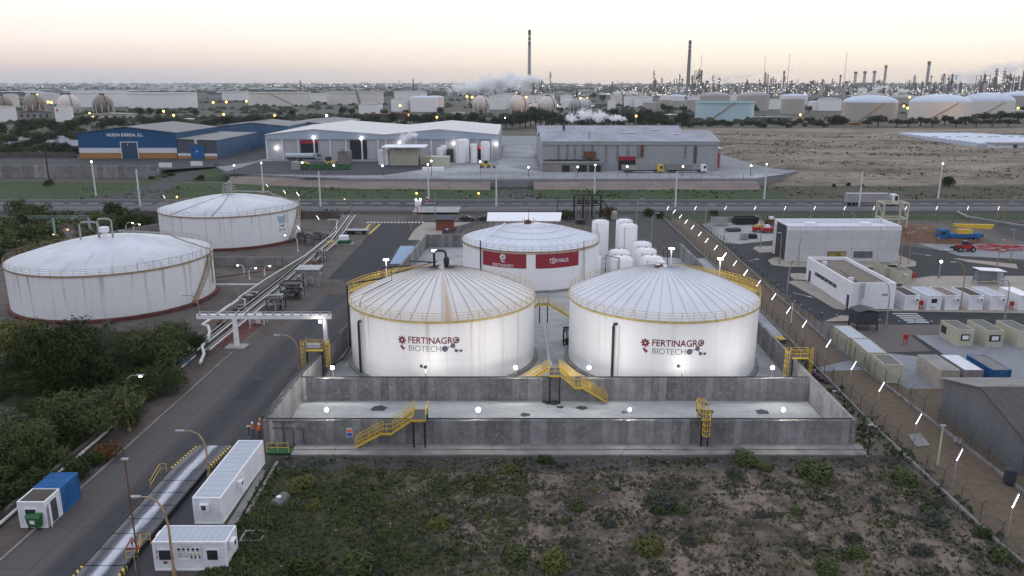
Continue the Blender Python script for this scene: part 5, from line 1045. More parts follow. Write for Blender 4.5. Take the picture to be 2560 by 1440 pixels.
# big white gantry across the road
o = thing('pipe_gantry', 'long white gantry beam on two posts spanning the road', 'gantry', (-36, 112.6, 0))
a, b_ = G(508, 784, 5.0), G(836, 788, 4.6); MB().box(-46.4, -26.6, 112.3, 112.9, 4.45, 5.1).build('beam', 'white', o, True)
br = MB()
for i in range(15): br.box(-46 + i * 1.36, -45.8 + i * 1.36, 112.0, 112.6, 5.101, 5.35)
br.tube([(-46.3, 112.9, 5.4), (-26.7, 112.9, 5.4)], .07, 5); br.build('top_brackets', 'steel', o, True)
for x in (-40.9, -27.6): MB().add([(x - .32, 112.3, 0), (x + .32, 112.3, 0), (x + .32, 112.9, 0), (x - .32, 112.9, 0), (x - .26, 112.32, 4.44), (x + .26, 112.32, 4.44), (x + .26, 112.88, 4.44), (x - .26, 112.88, 4.44)], [(0, 3, 2, 1), (4, 5, 6, 7), (0, 1, 5, 4), (1, 2, 6, 5), (2, 3, 7, 6), (3, 0, 4, 7)]).build('post', 'white', o, True)
MB().box(-42.4, -39.4, 111.4, 113.6, 0.02, .25).build('footing', 'conc_pale', o, True); MB().ball((-28.2, 112.1, 4.1), .22, 8, 6).build('lamp', 'lit', o, True); lamp('lamp_light', (-28.6, 111.6, 4.0), 60)
o = thing('pipe_gantry', 'pale teal lattice gantry behind the big left tank', 'gantry', (-111, 193.9, 0)); M['teal'] = plain('teal_paint', (.25, .38, .37))
b = MB(); b.box(-119, -103.6, 193.7, 193.75, 6.0, 6.08); b.box(-119, -103.6, 193.7, 193.75, 6.5, 6.6)
for i in range(20): b.bar((-119 + i * .77, 193.72, 6.04), (-118.6 + i * .77, 193.72, 6.55), .06)
b.build('truss', 'teal', o, True)
for x in (-112.8, -104): MB().box(x - .2, x + .2, 193.5, 193.9, 0, 6).build('post', 'teal', o, True)
# dark process skids beside the pipe rack
def skid(label, x, y, w, d, h, mats=('black', 'pipe_w', 'rust'), sd=1, levels=2):
    o = thing('process_skid', label, 'pipe structure', (x, y, 0), group='open steel process structures'); r_ = random.Random(sd); f = MB()
    for i in (0, 1):
        for j in (0, 1): f.box(i * w - .08, i * w + .08, j * d - .08, j * d + .08, 0, h)
    for k in range(1, levels + 1):
        z = h * k / levels
        for j in (0, 1): f.box(.081, w - .081, j * d - .07, j * d + .07, z - .16, z); f.bar((0, j * d, z - h / levels), (w, j * d, z - .1), .07); f.bar((w, j * d, z - h / levels), (0, j * d, z - .1), .07)
        for i in (0, 1): f.box(i * w - .07, i * w + .07, .081, d - .081, z - .16, z)
        f.box(.08, w - .08, .08, d - .08, z - .2, z - .161)
    f.build('steel_frame', mats[0], o)
    for k in range(6):
        p = MB(); x0, x1 = r_.uniform(-.4, w), r_.uniform(0, w + .6); y0 = r_.uniform(0, d); z = r_.uniform(.4, h + .5); p.tube([(x0, y0, 0), (x0, y0, z - .2), (x0 + .2 * (1 if x1 > x0 else -1), y0, z), (x1, y0, z), (x1, y0 - .6, z)], r_.uniform(.06, .13), 6); p.build('pipe', mats[1], o)
    for k in range(levels): MB().lathe([(.35, h * k / levels + .05), (.42, h * k / levels + .2), (.42, h * k / levels + 1.0), (.2, h * k / levels + 1.15)], 10, (r_.uniform(.6, w - .6), r_.uniform(.5, d - .4))).build('vessel', mats[2], o)
    return o
skid('dark steel frame with yellow rails near the middle of the pipe rack', -41.8, 139, 3.4, 3.2, 3.0, sd=3); skid('low dark pump frame left of the road at the pipe rack', -42.2, 132, 2.6, 2.4, 2.2, ('darkgrey', 'pipe_w', 'rust'), 5, 1)
skid('grey roofed metering frame with white bent pipes beside the road', -41.5, 149, 4.2, 3.5, 3.2, ('steel', 'pipe_w', 'pipe'), 8, 1)
MBr = MB(); MBr.box(-41.8, -37.0, 148.7, 153, 3.3, 3.45); solo(MBr, 'canopy_roof', 'steel', 'grey flat canopy above the metering frame', 'canopy')
for i, (x, y, w, h) in enumerate(((-47.5, 136, 1.6, 1.6), (-47, 129, 1.4, 1.2), (-43.2, 156, 1.8, 2.0), (-42.6, 163, 1.5, 1.8), (-43.0, 171, 1.6, 2.2), (-46.8, 121, 1.4, 1.3))): skid('small valve and pipe cluster along the roadside pipe rack, %s of the six' % ordn(i), x, y, w, 2.4, h, ('rust', 'pipe', 'darkgrey') if i % 2 else ('darkgrey', 'pipe_w', 'pipe'), 60 + i, 1)
for i in range(6): skid('pump and valve cluster right of the back left tank, %s from the left' % ordn(i), -53.5 + i * 1.6 - (i % 2) * 1.0, 196 - (i % 3) * 3.0, 1.7, 1.6, 1.8 + .4 * (i % 3), ('darkgrey', 'pipe', 'steel'), 20 + i, 1)
skid('rusty valve station on the red apron left of the road', -42.5, 124, 2.2, 1.6, 1.4, ('pipe_w', 'pipe_w', 'white'), 31, 1)
sheetpoly('red_apron', [(-45.0, 113), (-41.2, 113), (-40.2, 132), (-44.5, 132)], .03, 'redkerb')
o = thing('pipe_trestle', 'dark steel pipe trestle between the tall tanks and the railway', 'pipe structure', (18, 228, 0)); f = MB()
for x in (0, 2.6, 5.2, 7.8):
    for y in (0, 3): f.box(x - .12, x + .12, y - .12, y + .12, 0, 7)
for z in (4.2, 5.6, 7):
    for y in (0, 3): f.box(-.6, 8.3, y - .1, y + .1, z - .2, z)
    for x in (0, 7.8): f.box(x - .1, x + .1, .121, 2.87, z - .2, z)
for x in (0, 5.2): f.bar((x, 0, 0), (x + 2.6, 0, 4.2), .1); f.bar((x + 2.6, 0, 0), (x, 0, 4.2), .1)
f.box(-5, -.6, .5, 1, 5.2, 5.4); f.box(-5, -4.8, .5, .7, 0, 5.4); f.bar((8, 0, 5.5), (11.5, 0, 1.2), .3); f.build('steel_frame', 'black', o)
for k in range(4): MB().tube([(3 + k * .35, -.3, 0), (3 + k * .35, -.3, 5.2), (2.2 + k * .35, .5, 6.2), (2.2 + k * .35, 3, 6.2)], .09, 6).build('pipe', 'rust', o)
for k in range(3): MB().cbox((1.5 + k * 2.3, 1.5, 4.8), (1.2, 1.5, 1.1)).build('equipment', 'darkgrey', o)
MB().lathe([(.9, 0), (.9, 2.0), (.3, 2.5)], 12, (11.5, 0)).build('drum', 'pipe', o)
# brick gatehouse, canopy, cars
o = thing('brick_gatehouse', 'small red brick gatehouse with dark sloping roof at the plant entrance', 'building', (-20.3, 210, 0))
MB().box(0, 4.6, 0, 4.6, 0, 2.75).build('brick_wall', 'brick', o); MB().add([(-.4, -.4, 2.75), (5, -.4, 2.75), (5.3, 5, 3.2), (-.4, 5, 3.2), (-.4, -.4, 2.95), (5, -.4, 2.95), (5.3, 5, 3.4), (-.4, 5, 3.4)], [(0, 3, 2, 1), (4, 5, 6, 7), (0, 1, 5, 4), (1, 2, 6, 5), (2, 3, 7, 6), (3, 0, 4, 7)]).build('roof', 'slate', o)
MB().box(2.6, 3.3, -.03, .02, 0.1, .6).build('vent_plate', 'wband', o); MB().box(4.58, 4.63, 1.4, 2.6, 1, 2.1).build('window', 'glass', o)
sheetpoly('pavement', P((1020, 600), (1105, 602), (1105, 575), (1180, 556), (1060, 556), (1035, 575)), .025, 'pave')
o = thing('long_shed', 'long white open shed with pale corrugated roof behind the banner tank', 'shed', (-5.8, 208, 0))
MB().add([(-.8, -1.5, 3.0), (18.5, -1.5, 3.0), (19.3, 6, 4.1), (-.8, 6, 4.1), (-.8, -1.5, 3.15), (18.5, -1.5, 3.15), (19.3, 6, 4.25), (-.8, 6, 4.25)], [(0, 3, 2, 1), (4, 5, 6, 7), (0, 1, 5, 4), (1, 2, 6, 5), (2, 3, 7, 6), (3, 0, 4, 7)]).build('roof', 'white', o)
MB().box(1.2, 16.4, 0, 5.5, 0, 2.99).build('wall', 'white2', o); f = MB()
for x in (.1, 17.6): f.box(x - .07, x + .07, -1.0, -.86, 0, 3.05); f.bar((x, -.9, 2.9), (x, 1.6, 1.2), .08); f.build('support_frame', 'pipe_w', o); f = MB()
def car(label, loc, rz, m='black', grp='parked cars'):
    o = thing('parked_car', label, 'car', loc, rz, group=grp)
    MB().yz([], 0, 0) if False else None
    b = MB(); b.xz([(-2.2, .35), (2.2, .35), (2.25, .7), (1.9, .88), (1.0, .95), (-1.7, 1.0), (-2.2, .85)], -.88, .88); b.build('body', m, o)
    g_ = MB(); vs = [(-1.6, -.8, .97), (1.1, -.8, .97), (1.1, .8, .97), (-1.6, .8, .97), (-1.1, -.65, 1.45), (.35, -.65, 1.45), (.35, .65, 1.45), (-1.1, .65, 1.45)]; g_.add(vs, [(0, 3, 2, 1), (0, 1, 5, 4), (1, 2, 6, 5), (2, 3, 7, 6), (3, 0, 4, 7)]); g_.build('windows', 'glass', o)
    MB().box(-1.08, .33, -.63, .63, 1.452, 1.5).build('roof', m, o)
    for x in (-1.4, 1.4):
        for y in (-.85, .85): w = MB().tube([(x, y - .1, .33), (x, y + .1, .33)], .33, 14).build('wheel', 'tyre', o); MB().tube([(x, y - .11, .33), (x, y + .11, .33)], .18, 10).build('rim', 'steel', w)
    for y in (-.65, .65): MB().cbox((2.2, y, .66), (.1, .3, .14)).build('headlight', 'white', o)
    return o
q = G(1167, 551); car('black car parked right of the brick gatehouse', (q.x, q.y, 0), -.1); q = G(1204, 551); car('black car parked at the left end of the long white shed', (q.x + 1, q.y, 0), 2.9)
o = thing('blue_awning', 'small hut with pale blue sloping roof left of the bund wall', 'hut', (-24.7, 159, 0)); MB().box(.2, 2.6, .5, 12, 0, 2.1).build('wall', 'cream', o)
MB().add([(-.3, 0, 2.2), (2.9, 0, 2.2), (2.9, 16, 2.7), (-.3, 16, 2.7), (-.3, 0, 2.32), (2.9, 0, 2.32), (2.9, 16, 2.82), (-.3, 16, 2.82)], [(0, 3, 2, 1), (4, 5, 6, 7), (0, 1, 5, 4), (1, 2, 6, 5), (2, 3, 7, 6), (3, 0, 4, 7)]).build('roof', plain('awning_blue', (.22, .31, .44)), o)
# crossing signs
q = G(1055, 556); o = thing('level_crossing_sign', 'white board with two lamps on a pole at the level crossing', 'sign', (q.x, q.y, 0)); MB().tube([(0, 0, 0), (0, 0, 6)], .09, 6).build('post', 'steel', o); MB().cbox((-.9, 0, 5.6), (1.9, .1, 1.5)).build('board', 'white', o)
for x in (-1.5, -.3): MB().ball((x, -.1, 6.6), .22, 8, 5).build('lamp', 'lit', o)
q = G(1069, 530); o = thing('no_entry_sign', 'round red no entry sign with small round sign above, by the crossing', 'road sign', (q.x, q.y, 0)); MB().tube([(0, 0, 0), (0, 0, 4.2)], .06, 6).build('post', 'steel', o)
mb = MB(); disc(mb, 0, 3.4, .5, 18, 0); rect(mb, -.34, .34, 3.3, 3.5, 1, .01); disc(mb, 0, 4.4, .4, 18, 0); mb.add([(.28 * math.cos(t * .4), 4.4 + .28 * math.sin(t * .4), .01) for t in range(16)], [tuple(range(16))], 1); mb.v = [(x, -.08 - d, y) for x, y, d in mb.v]; mb.build('sign_discs', ['red', 'text_white'], o)
q = G(1044, 538); o = thing('crossbuck_sign', 'red and white railway crossbuck sign at the level crossing', 'road sign', (q.x, q.y, 0)); MB().tube([(0, 0, 0), (0, 0, 3.0)], .1, 6).build('post', 'red', o)
mb = MB()
for s_ in (1, -1): mb.bar((-.6, -.12 - .02 * s_, 2.9 - .35 * s_), (.6, -.12 - .02 * s_, 2.9 + .35 * s_), .2)
mb.build('cross', 'white', o)
# yard odds and ends by the road
q = G(826, 614); o = thing('yellow_crate', 'yellow box on the ground beside the pipe rack', 'box', q); MB().box(-.8, .8, -.6, .6, .05, 1.0).build('box_body', 'yellow', o); MB().box(-.86, .86, -.66, .66, 1.001, 1.1).build('rim', 'yellow', o)
q = G(862, 610); o = thing('generator', 'green and white generator set on a pale slab beside the road', 'generator', q); MB().box(-1.5, 1.5, -1, 1, .15, 1.1).build('base_tank', 'green', o); MB().box(-1.2, .9, -.9, .9, 1.101, 2.1).build('canopy', 'white', o); MB().box(-2.2, 2.2, -1.5, 1.5, 0.021, .14).build('slab', 'conc_pale', o)
q = G(893, 584); o = thing('flatbed_trailer', 'flat grey trailer parked near the yellow lines by the entrance', 'trailer', (q.x, q.y, 0)); MB().box(-3, 3, -1.2, 1.2, .9, 1.1).build('bed', 'steel', o)
for x in (-2, -1, 1.8):
    for y in (-1, 1): MB().tube([(x, y - .12, .45), (x, y + .12, .45)], .45, 12).build('wheel', 'tyre', o)
MB().box(-2.8, 2.8, -.5, .5, .6, .9).build('chassis', 'black', o)

# ================================================================ OFFICE PLOT ON THE RIGHT
o = thing('precast_building', 'tall white precast concrete building with two strip windows and parapet roof', 'building', (60.3, 171.2, 0))
x1, y1, hh = 24.6, 9.8, 8.0
MB().box(0, x1, 0, y1, 0, 7.0).build('wall', 'conc_white', o)
pr = MB(); pr.box(0, x1, 0, .3, 7.001, hh); pr.box(0, x1, y1 - .3, y1, 7.001, hh); pr.box(0, .3, .301, y1 - .301, 7.001, hh); pr.box(x1 - .3, x1, .301, y1 - .301, 7.001, hh); pr.build('parapet', 'white2', o)
MB().box(.31, x1 - .31, .31, y1 - .31, 7.002, 7.1).build('roof', 'wband', o)
jn = MB()
for x in (2.5, 8.4, 14.2, 20): jn.box(x - .03, x + .03, -.012, .0, 0, hh)
for z in (2.9, 5.2): jn.box(0, x1, -.01, .0, z - .03, z + .03)
jn.build('panel_joints', 'steel', o)
for xa in (8.9, 14.7):
    w = MB().box(xa, xa + 4.1, -.08, .02, .95, 2.35).build('window', 'darkgrey', o)
    mb = MB(); mb.box(xa + .15, xa + 1.95, -.1, -.081, 1.1, 2.2); mb.box(xa + 2.1, xa + 3.95, -.1, -.081, 1.1, 2.2); mb.build('pane', plain('window_pane_warm' if xa < 10 else 'window_pane_cool', (.30, .24, .08) if xa < 10 else (.14, .14, .15), .3, 0, .5, .8), w)
MB().box(-.08, .0, 1.3, 7.6, 0, hh - .3).build('dark_gate', 'slate', o)
for x in (6, 18.4): MB().box(x, x + 2.3, 6.0, 7.8, 7.101, 7.6).build('roof_unit', 'white2', o)
for x in (2, 8.2, 15, 21): MB().box(x, x + 1.2, 1.6, 3.0, 7.101, 7.25).build('skylight', 'wband', o)
q = G(2027, 710); o = thing('low_office', 'low white office with gravel roof and roof ladder in the middle of the plot', 'building', (58.7, 133.2, 0)); x1, y1, hh = 7.6, 21.5, 4.7
MB().box(0, x1, 0, y1, 0, 3.9).build('wall', 'white', o); pr = MB(); pr.box(0, x1, 0, .3, 3.901, hh); pr.box(0, x1, y1 - .3, y1, 3.901, hh); pr.box(0, .3, .301, y1 - .301, 3.901, hh); pr.box(x1 - .3, x1, .301, y1 - .301, 3.901, hh); pr.build('parapet', 'white', o)
MB().box(.31, x1 - .31, .31, y1 - .31, 3.902, 4.05).build('roof', 'gravelroof', o)
w = MB().box(-.05, .0, 6.5, 16.8, 2.1, 2.75).build('strip_window', 'glass', o)
for i in range(5): MB().box(-.07, -.051, 8 + i * 1.9, 8.3 + i * 1.9, 2.3, 2.5).build('pane_light', 'wband', w)
MB().box(-.05, 0, .7, 1.6, .05, 2.3).build('door', 'slate', o); MB().box(-.05, 0, 19, 20, .05, 2.3).build('door', 'slate', o)
lm = ladder(MB(), 1.6, -.25, .2, 4.6, 0, .5); cage(lm, 1.6, -.3, 2.3, 5.2, -math.pi / 2, .36); lm.build('roof_ladder', 'steel', o); MB().box(5.3, 6.3, -.03, 0, 2.4, 2.8).build('vent', 'steel', o)
for x, y in ((1.2, 16.5), (.9, 3.5)): MB().box(x, x + .8, y, y + .5, 4.051, 4.8).build('air_conditioner', 'white2', o)
MB().bar((2.2, 3.0, 4.1), (1.2, 8.5, 5.0), .15).build('roof_strut', 'darkgrey', o)
for i, (pxa, pxb, rf, lb) in enumerate(((2260, 2292, 'dark_roof', 'white site cabin with dark brown roof next to the low office'), (2316, 2350, 'grey_roof', 'white site cabin with window and grey roof beside the red hose cabinet'), (2361, 2400, 'gravelroof', 'white site cabin with pale tan roof, third in the row'), (2420, 2457, 'dark_roof', 'white site cabin with rusty brown roof, fourth in the row'), (2474, 2514, 'grey_roof', 'white site cabin with side window and grey roof, fifth in the row'), (2545, 2585, 'white', 'white container cabin at the right edge of the row'))):
    a, b_ = G(pxa, 775), G(pxb, 775); cabin(lb, (a.x, a.y), 6.1, 2.45, 2.6, rz=.0, wall='white2', roof=rf, feats=(('ac', 's', 1.9, 1.65, .75, .5),) if i != 1 else (('window', 's', 1.15, 1.2, 1.0, .9), ('ac', 's', 1.0, .5, .5, .35)))
for i, (px, py, L_, lb, ft_) in enumerate(((2390, 866, 5.0, 'cream cabin with dark side window, left of the right-hand trio', (('window', 's', 1.2, .9, 1.1, 1.0), ('sign', 's', 1.2, 1.1, .9, .6), ('window', 'w', 3.9, .9, 1.2, 1.1))), (2464, 868, 5.6, 'cream cabin with lit front window, middle of the right-hand trio', (('window', 's', 1.2, .9, 1.5, 1.0), ('sign', 's', 1.2, 1.1, 1.0, .6))), (2541, 870, 5.8, 'cream cabin cut by the right edge, last of the trio', ()))):
    a = G(px, py); cabin(lb, (a.x, a.y), L_, 2.45, 2.6, wall='cream', roof='cream_roof', frame='cream', feats=ft_)
for i, (nl, nr, fl_, lb) in enumerate((((2126, 845), (2166, 844), (2084, 814), 'cream container office nearest the black box, farthest of the fence row'), ((2171, 881), (2214, 880), (2129, 846), 'cream container office with striped roof, middle of the fence row'), ((2211, 911), (2256, 911), (2180, 886), 'short cream cabin, nearest of the fence row'))):
    a, b_, c_ = G(*nl, 2.6), G(*nr, 2.6), G(*fl_, 2.6); cabin(lb, (a.x, a.y), min(6.1, c_.y - a.y), 2.45, 2.6, rz=math.atan2(a.x - c_.x, c_.y - a.y), wall='cream', frame='cream', roof='cream_roof' if i == 2 else 'grey_roof')
for i, (px, mm, tp, lb) in enumerate(((2353, plain('container_cream', (.42, .38, .33), .7, 0, .15), 'conc_pale', 'dirty cream shipping container, left of the three by the big shed'), (2412, plain('container_grey', (.28, .26, .26), .7, 0, .15), 'white2', 'grey shipping container with white roof, middle of the three'), (2482, 'blue', 'conc', 'blue shipping container with grey roof, right of the three'))):
    a = G(px, 925, 2.6); container(lb, (a.x, a.y), 6.0, 2.45, mm, topm=tp)
for (px, py, lb) in ((2253, 700, 'cream double cabin behind the low office, right half'), (2225, 690, 'cream double cabin behind the low office, left half')):
    a = G(px - 14, py + 10); cabin(lb, (a.x, a.y), 5.5, 3.0, 2.6, wall='cream', frame='cream', roof='cream_roof', feats=(('ac', 's', 1.6, 1.6, .7, .45),))
# black louvred box on legs
o = thing('louvred_box', 'black louvred box on four legs at the fence corner', 'equipment box', (54.6, 120.6, 0), .05); MB().box(0, 3.4, 0, 3.0, 1.0, 3.1).build('housing', 'slate', o); MB().xz([(-.1, 3.101), (3.5, 3.101), (1.7, 3.5)], -.1, 3.1).build('roof', 'black', o)
for x, y in ((.1, .1), (3.3, .1), (.1, 2.9), (3.3, 2.9)): MB().box(x - .09, x + .09, y - .09, y + .09, 0, 1.0).build('leg', 'black', o)
for (px, py, lb) in ((2262, 862, 'red fire hose cabinet on legs standing in the gravel yard'), (2301, 775, 'red fire hose cabinet between the first two white cabins'), (2527, 777, 'red fire hose cabinet near the last white cabins'), (2284, 703, 'red fire post near the cream double cabin')):
    q = G(px, py); o = thing('hose_cabinet', lb, 'fire cabinet', q, group='red fire hose cabinets'); MB().box(-.3, .3, -.15, .15, .9, 1.7).build('cabinet', 'red', o)
    for x in (-.24, .24): MB().box(x - .04, x + .04, -.05, .05, 0, .899).build('leg', 'red', o)
q = G(2490, 712); o = thing('smoking_shelter', 'open shelter with white blue-edged roof at the right edge', 'shelter', (q.x - 1, q.y, 0)); MB().add([(-2.6, -.3, 2.9), (2.6, -.3, 2.6), (2.6, 2.6, 2.6), (-2.6, 2.6, 2.9), (-2.6, -.3, 3.0), (2.6, -.3, 2.7), (2.6, 2.6, 2.7), (-2.6, 2.6, 3.0)], [(0, 3, 2, 1), (4, 5, 6, 7), (0, 1, 5, 4), (1, 2, 6, 5), (2, 3, 7, 6), (3, 0, 4, 7)]).build('roof', 'white', o)
f = MB()
for x in (-2.3, 2.3):
    for y in (0, 2.3): f.box(x - .05, x + .05, y - .05, y + .05, 0, 2.6)
f.build('frame', 'blue', o); MB().box(-2.2, 2.2, 2.28, 2.32, .3, 2.2).build('back_panel', 'steel', o); MB().box(2.24, 2.27, .1, 2.2, .2, 2.4).build('side_panel', 'white', o); MB().box(-1.8, 1.4, 1.7, 2.1, .4, .46).build('bench', 'trunk', o)
# big shed, lower right
o = thing('storage_shed', 'big dark grey ribbed shed with pale gable roof cut by the right edge', 'building', (50.8, 80, 0))
xr = 28; gw = MB(); gw.yz([(72.5, 0), (88, 0), (88, 4.3), (80.5, 6.2), (72.5, 3.9)], 50.8, 50.8 + xr); gw.build('wall', sheet('shed_cladding', (.13, .135, .15), (.16, .165, .18), 1, .5, .7, .3), o, True)
for (ya, za, yb, zb, mt, nm) in ((80.5, 6.25, 88.4, 4.3, 'conc', 'roof_far_slope'), (72.1, 3.85, 80.5, 6.25, 'brown', 'roof_near_slope')):
    M['brown'] = sheet('brown_ribbed_roof', (.075, .062, .062), (.10, .085, .085), 0, .8, .8, .3)
    MB().yz([(ya, za), (yb, zb), (yb, zb + .12), (ya, za + .12)], 50.4, 51.2 + xr).build(nm, mt, o, True)
MB().box(52.5, 54.5, 71.5, 72.48, 0, 3.2).build('annex', 'steel', o, True)
q = G(2522, 1210); o = thing('dark_drum', 'dark plastic drum beside the big shed at the right edge', 'drum', q); MB().lathe([(.45, .1), (.55, .4), (.55, 1.6), (.4, 1.75)], 14).build('body', 'slate', o, smooth=True); MB().lathe([(.4, 0), (.4, .1)], 14).build('base', 'black', o)
sl = MB(); sl.poly(P((2270, 1088), (2300, 1085), (2325, 1115), (2290, 1120)), 0, .12); solo(sl, 'manhole_slab', 'conc', 'concrete slab with two round covers on the gravel strip', 'slab')
lg = MB()
for i in range(5): a = G(2385 + i * 5, 1105 + i * 2); lg.tube([(a.x - .2, a.y - .5, .15 + .15 * (i % 2)), (a.x + .5, a.y + .8, .15 + .15 * (i % 2))], .14, 8)
solo(lg, 'pipe_stack', 'conc', 'small stack of grey pipes lying beside the big shed', 'pipes')
pb_ = MB()
for i in range(4): a = G(2030 + i * 9, 935 + i * 7); pb_.tube([(a.x - .3, a.y + .6, .2), (a.x, a.y, .45), (a.x + .4, a.y - .7, .2)], .22, 8)
solo(pb_, 'hose_pile', plain('purple_hose', (.07, .04, .07)), 'dark purple hoses lying between right bund wall and fence', 'hoses')
a = G(1950, 855); o = thing('yellow_crate', 'yellow slatted crate between the right bund wall and the fence', 'crate', a, .3)
for i in range(5): MB().box(-.6, .6, -.8 + i * .35, -.6 + i * .35, .6, .68).build('slat', 'yellow', o)
MB().box(-.55, .55, -.75, .75, .05, .59).build('box_body', 'darkgrey', o)
# lattice tower, machines
o = thing('steel_tower', 'cream open steel frame tower behind the precast building', 'tower', (95.5, 203, 0)); f = MB()
for x in (0, 6.2):
    for y in (0, 4): f.box(x - .2, x + .2, y - .2, y + .2, 0, 8.4)
for y in (0, 4):
    for z in (4.4, 8.4): f.box(.201, 5.99, y - .18, y + .18, z - .35, z)
    f.bar((0, y, .3), (6.2, y, 4.3), .2); f.bar((6.2, y, .3), (0, y, 4.3), .2)
for x in (0, 6.2):
    for z in (4.4, 8.4): f.box(x - .18, x + .18, .201, 3.79, z - .35, z)
    f.bar((x, 0, 4.3), (x, 4, 8.3), .2)
f.build('frame', 'cream', o)
def truck_wheels(o, xs, w=1.1, r=.5):
    for x in xs:
        for y in (-w, w): wh = MB().tube([(x, y - .15, r), (x, y + .15, r)], r, 14).build('wheel', 'tyre', o); MB().tube([(x, y - .16, r), (x, y + .16, r)], r * .5, 10).build('rim', 'steel', wh)
def cab(o, x, m, z0=.6, h=2.9):
    b = MB().xz([(x, z0), (x + 2.2, z0), (x + 2.3, z0 + .9), (x + 2.0, h - .2), (x + 1.7, h), (x, h)], -1.2, 1.2).build('cab', m, o)
    g_ = MB(); g_.add([(x + 2.27, -1.05, z0 + 1.15), (x + 2.27, 1.05, z0 + 1.15), (x + 2.06, 1.0, h - .4), (x + 2.06, -1.0, h - .4)], [(0, 1, 2, 3)]); g_.build('windscreen', 'glass', o)
    for y in (-1.215, 1.215): MB().box(x + .9, x + 1.9, y - .01, y + .01, z0 + 1.15, h - .5).build('side_window', 'glass', o)
    for y in (-.9, .9): MB().box(x + 2.25, x + 2.32, y - .2, y + .2, z0 + .25, z0 + .45).build('headlight', 'white', o)
def semi(label, loc, rz, cabm, bodym, kind='box', L_=13.4, grp='articulated lorries'):
    o = thing('lorry', label, 'lorry', loc, rz, group=grp); cab(o, L_ + .9, cabm, .6, 3.7 if kind == 'box' else 3.4)
    if kind == 'box': MB().box(0, L_, -1.25, 1.25, 1.15, 4.0).build('trailer_box', bodym, o)
    elif kind == 'tank': MB().tube([(0, 0, 2.2), (.3, 0, 2.2), (L_ - .3, 0, 2.2), (L_, 0, 2.2)], 1.2, 18).build('trailer_tank', bodym, o, smooth=True)
    else:
        t_ = MB(); t_.add([(0, -1.2, 1.2), (L_ - 3, -1.2, 1.2), (L_ - 3, 1.2, 1.2), (0, 1.2, 1.2), (-.3, -1.25, 3.1), (L_ - 2.6, -1.25, 3.1), (L_ - 2.6, 1.25, 3.1), (-.3, 1.25, 3.1)], [(0, 3, 2, 1), (0, 1, 5, 4), (1, 2, 6, 5), (2, 3, 7, 6), (3, 0, 4, 7)]); t_.add([(-.1, -1.1, 2.9), (L_ - 2.8, -1.1, 2.9), (L_ - 2.8, 1.1, 2.9), (-.1, 1.1, 2.9)], [(0, 1, 2, 3)]); t_.build('tipper_body', bodym, o)
    MB().box(.4, L_ + 3, -.45, .45, .8, 1.14).build('chassis', 'black', o); truck_wheels(o, (1.6, 2.9, 4.2, L_ + .3, L_ + 2.2)); return o
q = G(2112, 514); semi('white articulated lorry driving right on the highway', (q.x, 254.5, .04), 0, 'white', plain('trailer_grey', (.33, .32, .33)))
# telehandler, blue crane lorry, yellow boom, red attachments
q = G(2375, 606); o = thing('crane_lorry', 'blue flatbed lorry carrying a yellow boom behind the red machines', 'lorry', (q.x + 8, q.y + 2, 0), math.pi); cab(o, 8.0, 'blue', .7, 3.0); MB().box(-.6, 7.8, -1.2, 1.2, 1.0, 1.9).build('bed', 'blue', o); truck_wheels(o, (1.2, 2.5, 8.6)); MB().box(0, 9.8, -.4, .4, .7, .99).build('chassis', 'black', o)
MB().xz([(-2.5, 3.0), (6.5, 3.6), (6.8, 4.3), (-3.5, 4.1)], -.35, .35).build('boom', 'yellow', o); MB().box(2, 5.5, -.8, .8, 1.901, 2.95).build('crane_base', 'yellow', o)
q = G(2410, 628); o = thing('telehandler', 'red telescopic handler with black tyres on the work slab', 'telehandler', (q.x, q.y, 0), math.pi); MB().box(-1.8, 1.8, -.8, .8, .6, 1.5).build('body', 'red', o); MB().xz([(-.9, 1.501), (.4, 1.501), (.3, 2.4), (-.7, 2.4)], -.75, .0).build('cab', 'glass', o)
MB().bar((-1.6, .4, 1.9), (3.6, .4, 1.0), .4).build('boom', 'black', o); truck_wheels(o, (-1.5, 1.5), 1.0, .6); MB().box(3.5, 4.8, -.6, .9, .15, .35).build('fork_basket', 'steel', o)
rp = MB(); r_ = random.Random(4)
for i in range(16): a = G(2440 + r_.uniform(0, 100), 622 + r_.uniform(-6, 8)); rp.tube([(a.x - 1.5, a.y + r_.uniform(-.8, .8), r_.uniform(.1, .6)), (a.x + 2.5, a.y + r_.uniform(-.8, .8), r_.uniform(.1, .5))], .12, 5)
solo(rp, 'scaffold_pile', 'red', 'pile of red steel beams lying right of the red telehandler', 'beams')
for i, (px, py, w, d, h_, mm, lb) in enumerate(((1801, 565, 4.2, 2.6, 2.2, 'steel', 'pale grey equipment box on the storage slab'), (1868, 562, 6.5, 3.2, 2.0, 'black', 'open black skip container on the storage slab'), (1838, 580, 3.5, 2.0, .8, 'darkgrey', 'flat dark skip beside the storage slab'), (1878, 597, 3.0, 1.8, 1.0, 'black', 'dark scrap bin near the storage slab'), (1863, 600, 1.6, 1.6, 1.4, 'steel', 'small grey cube tank near the storage slab'))):
    q = G(px, py); t_ = MB(); t_.box(-w / 2, w / 2, 0, d, .15, .3); t_.box(-w / 2, w / 2, 0, .1, .301, h_); t_.box(-w / 2, w / 2, d - .1, d, .301, h_); t_.box(-w / 2, -w / 2 + .1, .101, d - .101, .301, h_); t_.box(w / 2 - .1, w / 2, .101, d - .101, .301, h_)
    o = thing('skip', lb, 'skip', q, .15 * (i % 3)); t_.build('body', mm, o); MB().box(-w / 2, w / 2, .3, .6, 0, .149).build('skid_rail', 'black', o); MB().box(-w / 2 + .2, w / 2 - .2, .2, d - .2, .32, h_ * .8).build('load', 'darkgrey' if mm != 'steel' else 'steel', o)
